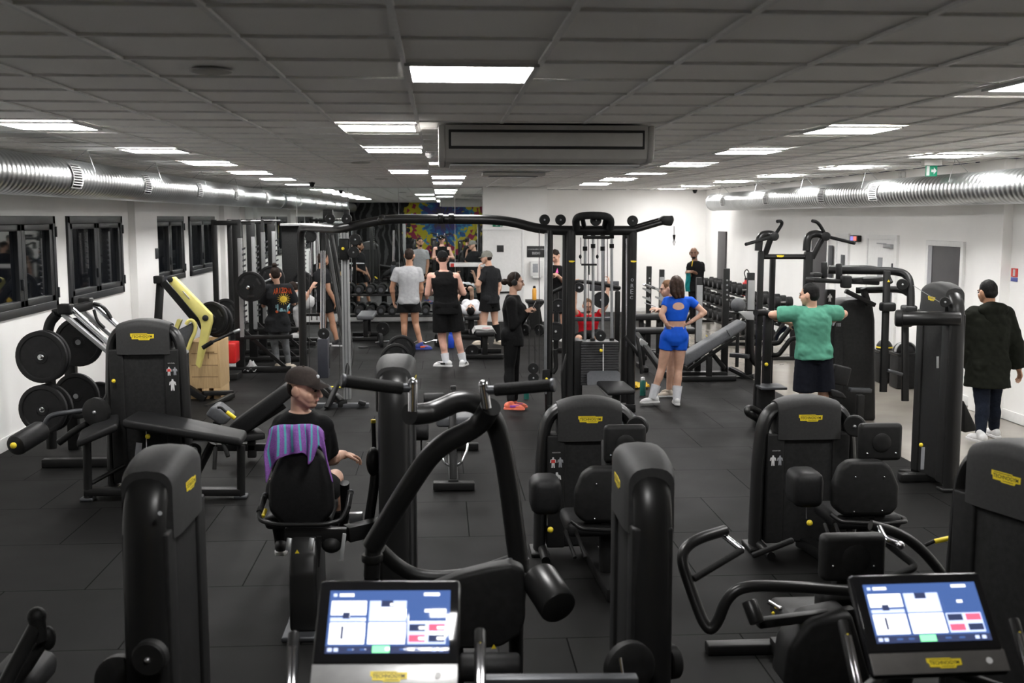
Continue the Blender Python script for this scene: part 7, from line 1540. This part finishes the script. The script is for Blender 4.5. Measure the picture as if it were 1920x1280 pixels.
# --- 11 bent person in pale trousers on the guided barbell machine
J = JP(19.6, head=(548, 540, .1), neck=(556, 548, .1), sL=(560, 553, .25), sR=(562, 555, -.1), eL=(562, 575, .3), eR=(572, 560, -.2), wL=(566, 590, .3), wR=(584, 540, -.2), hL=(580, 566, .08), hR=(580, 568, -.08), kL=(556, 580, .1), kR=(556, 582, -.08), aL=(562, 622, .1), aR=(562, 624, -.08))
fix_feet(J, .9); b = Body('bent person in pale grey clothes seated behind the cable machine post', J, (-1, 0, -.4), s=.92, skin='skin_light'); b.J['tL'] = b.J['tR'] = V((-1, 0, 0))
b.build(); b.shirt('cloth_lightgrey', t0=-.1, sleeve=.6); b.pants('cloth_lightgrey', 1.8, name='trousers'); b.shoes('shoe_white'); b.hair('hair_brown')
# --- 12 curly man in black behind the right station
J = JP(20.6, head=(1041, 480), neck=(1044, 497), sL=(1056, 506, .05), sR=(1034, 506, -.05), eL=(1060, 530, -.05), eR=(1030, 530, -.12), wL=(1045, 516, -.28), wR=(1036, 516, -.3), hL=(1053, 558), hR=(1039, 558), kL=(1056, 600, -.02), kR=(1040, 600, -.02), aL=(1057, 636), aR=(1041, 636))
fix_feet(J); b = Body('curly haired young man in a black t-shirt looking down at his hands', J, (-.55, -.7, -.45), s=1.0, skin='skin_light'); b.J['tL'] = b.J['tR'] = V((-.4, -1, 0))
b.build({'L': dict(d=(-.9, -.3, .2)), 'R': dict(d=(.3, -.8, .3))}); ts = b.shirt('cloth_black', t0=-.08, sleeve=.6); b.pants('cloth_black', .7, loose=.03); b.shoes('shoe_white'); b.hair('hair_brown', 'curly')
c = P(1046, 508, 20.3); decal(ts, ts, [[(c.x-.03, 20.3, c.z-.05), (c.x+.03, 20.3, c.z-.05), (c.x+.01, 20.3, c.z+.05)]], 'shirt_print', 'shoe_pink', off=.006)
# --- 13 man in red
J = JP(18.75, head=(1102, 573), neck=(1103, 589), sL=(1122, 594), sR=(1084, 594), eL=(1136, 573, -.15), eR=(1076, 578, -.15), wL=(1141, 531, -.12), wR=(1080, 536, -.12), hL=(1110, 630, .05), hR=(1095, 630, .05), kL=(1122, 634, -.38), kR=(1084, 634, -.38), aL=(1122, 672, -.42), aR=(1084, 672, -.42))
fix_feet(J); b = Body('fair haired man in a red shirt seated behind the cable stack with one arm raised', J, (0, -1, -.25), s=1.0, skin='skin_light'); b.J['tL'] = b.J['tR'] = V((0, -1, 0))
b.build({'L': dict(d=(0, 0, 1), curl=.9), 'R': dict(d=(0, 0, 1), curl=.9)}); ts = b.shirt('cloth_red', t0=-.05, sleeve=.45); b.pants('cloth_black', .85, loose=.02); b.shoes('shoe_white'); b.hair('hair_fair'); b.beard('hair_fair')
# --- 14 staff man
J = JP(22.6, head=(1301, 474), neck=(1303, 489), sL=(1315, 497, .05), sR=(1294, 498, -.05), eL=(1316, 517, .05), eR=(1292, 519, -.05), wL=(1298, 509, -.22), wR=(1293, 510, -.25), hL=(1311, 540), hR=(1299, 541), kL=(1311, 577), kR=(1299, 578), aL=(1312, 612), aR=(1299, 613))
fix_feet(J); b = Body('bald bearded man in a black polo shirt standing far back, holding a teal cloth', J, (-.35, -1, -.05), s=1.03, skin='skin_brown'); b.J['tL'] = b.J['tR'] = V((-.3, -1, 0))
b.build({'L': dict(d=(-1, -.2, .1)), 'R': dict(d=(-.3, -.8, .2))}); b.shirt('cloth_black', t0=-.1, sleeve=.62, name='polo_shirt'); b.pants('cloth_black', 1.93, name='trousers', loose=.015); b.shoes('shoe_black', 'shoe_black'); b.beard('hair_black')
c = P(1303, 491, 22.3); mb = MB(); mb.bar(P(1299, 488, 22.42), P(1297, 499, 22.38), .015, .006, .001); mb.build('zip', 'print_yellow', b.t)
c = P(1289, 512, 22.3); mb = MB(); rows = [[c+V((-.04+.02*j+.012*math.sin(i), .015*math.sin(j*1.4+i), -.055*i)) for j in range(6)] for i in range(8)]; mb.grid(rows, .006); solo(mb, 'cleaning_cloth', 'teal_cloth', 'teal cloth hanging from the hand of the man in the polo shirt', 'cloth', None, c)
# --- 15 man in green
J = JP(11.5, head=(1517, 552), neck=(1521, 576), sL=(1489, 588), sR=(1549, 586), eL=(1448, 590, .12), eR=(1582, 588, .15), wL=(1478, 604, .42), wR=(1562, 600, .45), hL=(1511, 664), hR=(1541, 662), kL=(1508, 742, .03), kR=(1544, 740, .03), aL=(1508, 815), aR=(1546, 815))
fix_feet(J); b = Body('man in a green t-shirt and dark shorts with elbows out, seen from behind', J, (-.75, .65, -.1), s=1.02, skin='skin_light', fat=1.03)
b.build({'L': dict(d=(.9, .2, -.2)), 'R': dict(d=(-.9, .2, -.2))}, vox=.009); b.shirt('cloth_green', t0=-.10, sleeve=.72, e=.030, flare=.012, loose=.015, wr=.011, vox=.010); b.pants('cloth_navy', .88, e=.020, t1=.0, loose=.045); b.socks('cloth_white'); b.shoes('shoe_black'); b.hair('hair_black')

# --- 16 coat man
J = JP(11.0, head=(1851, 547), neck=(1855, 575), sL=(1826, 592), sR=(1884, 590), eL=(1818, 645, .05), eR=(1903, 642, -.02), wL=(1822, 690, .12), wR=(1910, 690, .03), hL=(1838, 690), hR=(1866, 690), kL=(1842, 758, -.05), kR=(1862, 758, .08), aL=(1838, 812, -.25), aR=(1864, 808, .18))
fix_feet(J); b = Body('man in a dark olive hooded coat and jeans walking away along the right wall', J, (-.25, 1, -.12), s=1.03, skin='skin_tan', fat=1.05); b.J['tL'] = V((-.2, 1, 0)); b.J['tR'] = V((0, 1, 0))
b.build(vox=.009); b.shirt('cloth_olive', t0=-.30, sleeve=1.93, e=.045, name='coat', flare=.02, loose=.02, wr=.012, vox=.012); b.pants('denim', 1.93, e=.014, name='jeans', loose=.012, wr=.006); b.shoes('shoe_white', 'shoe_white'); b.hair('hair_black')
mb = MB(); f = b.fwd(); mb.ell(b.N-f*.09+V((0, 0, -.02)), (.17, .10, .085)); mb.ell(b.N-f*.12-V((0, 0, .10)), (.12, .06, .12)); remesh(mb, 'hood', 'cloth_olive', b.t, .012, 4, .012)
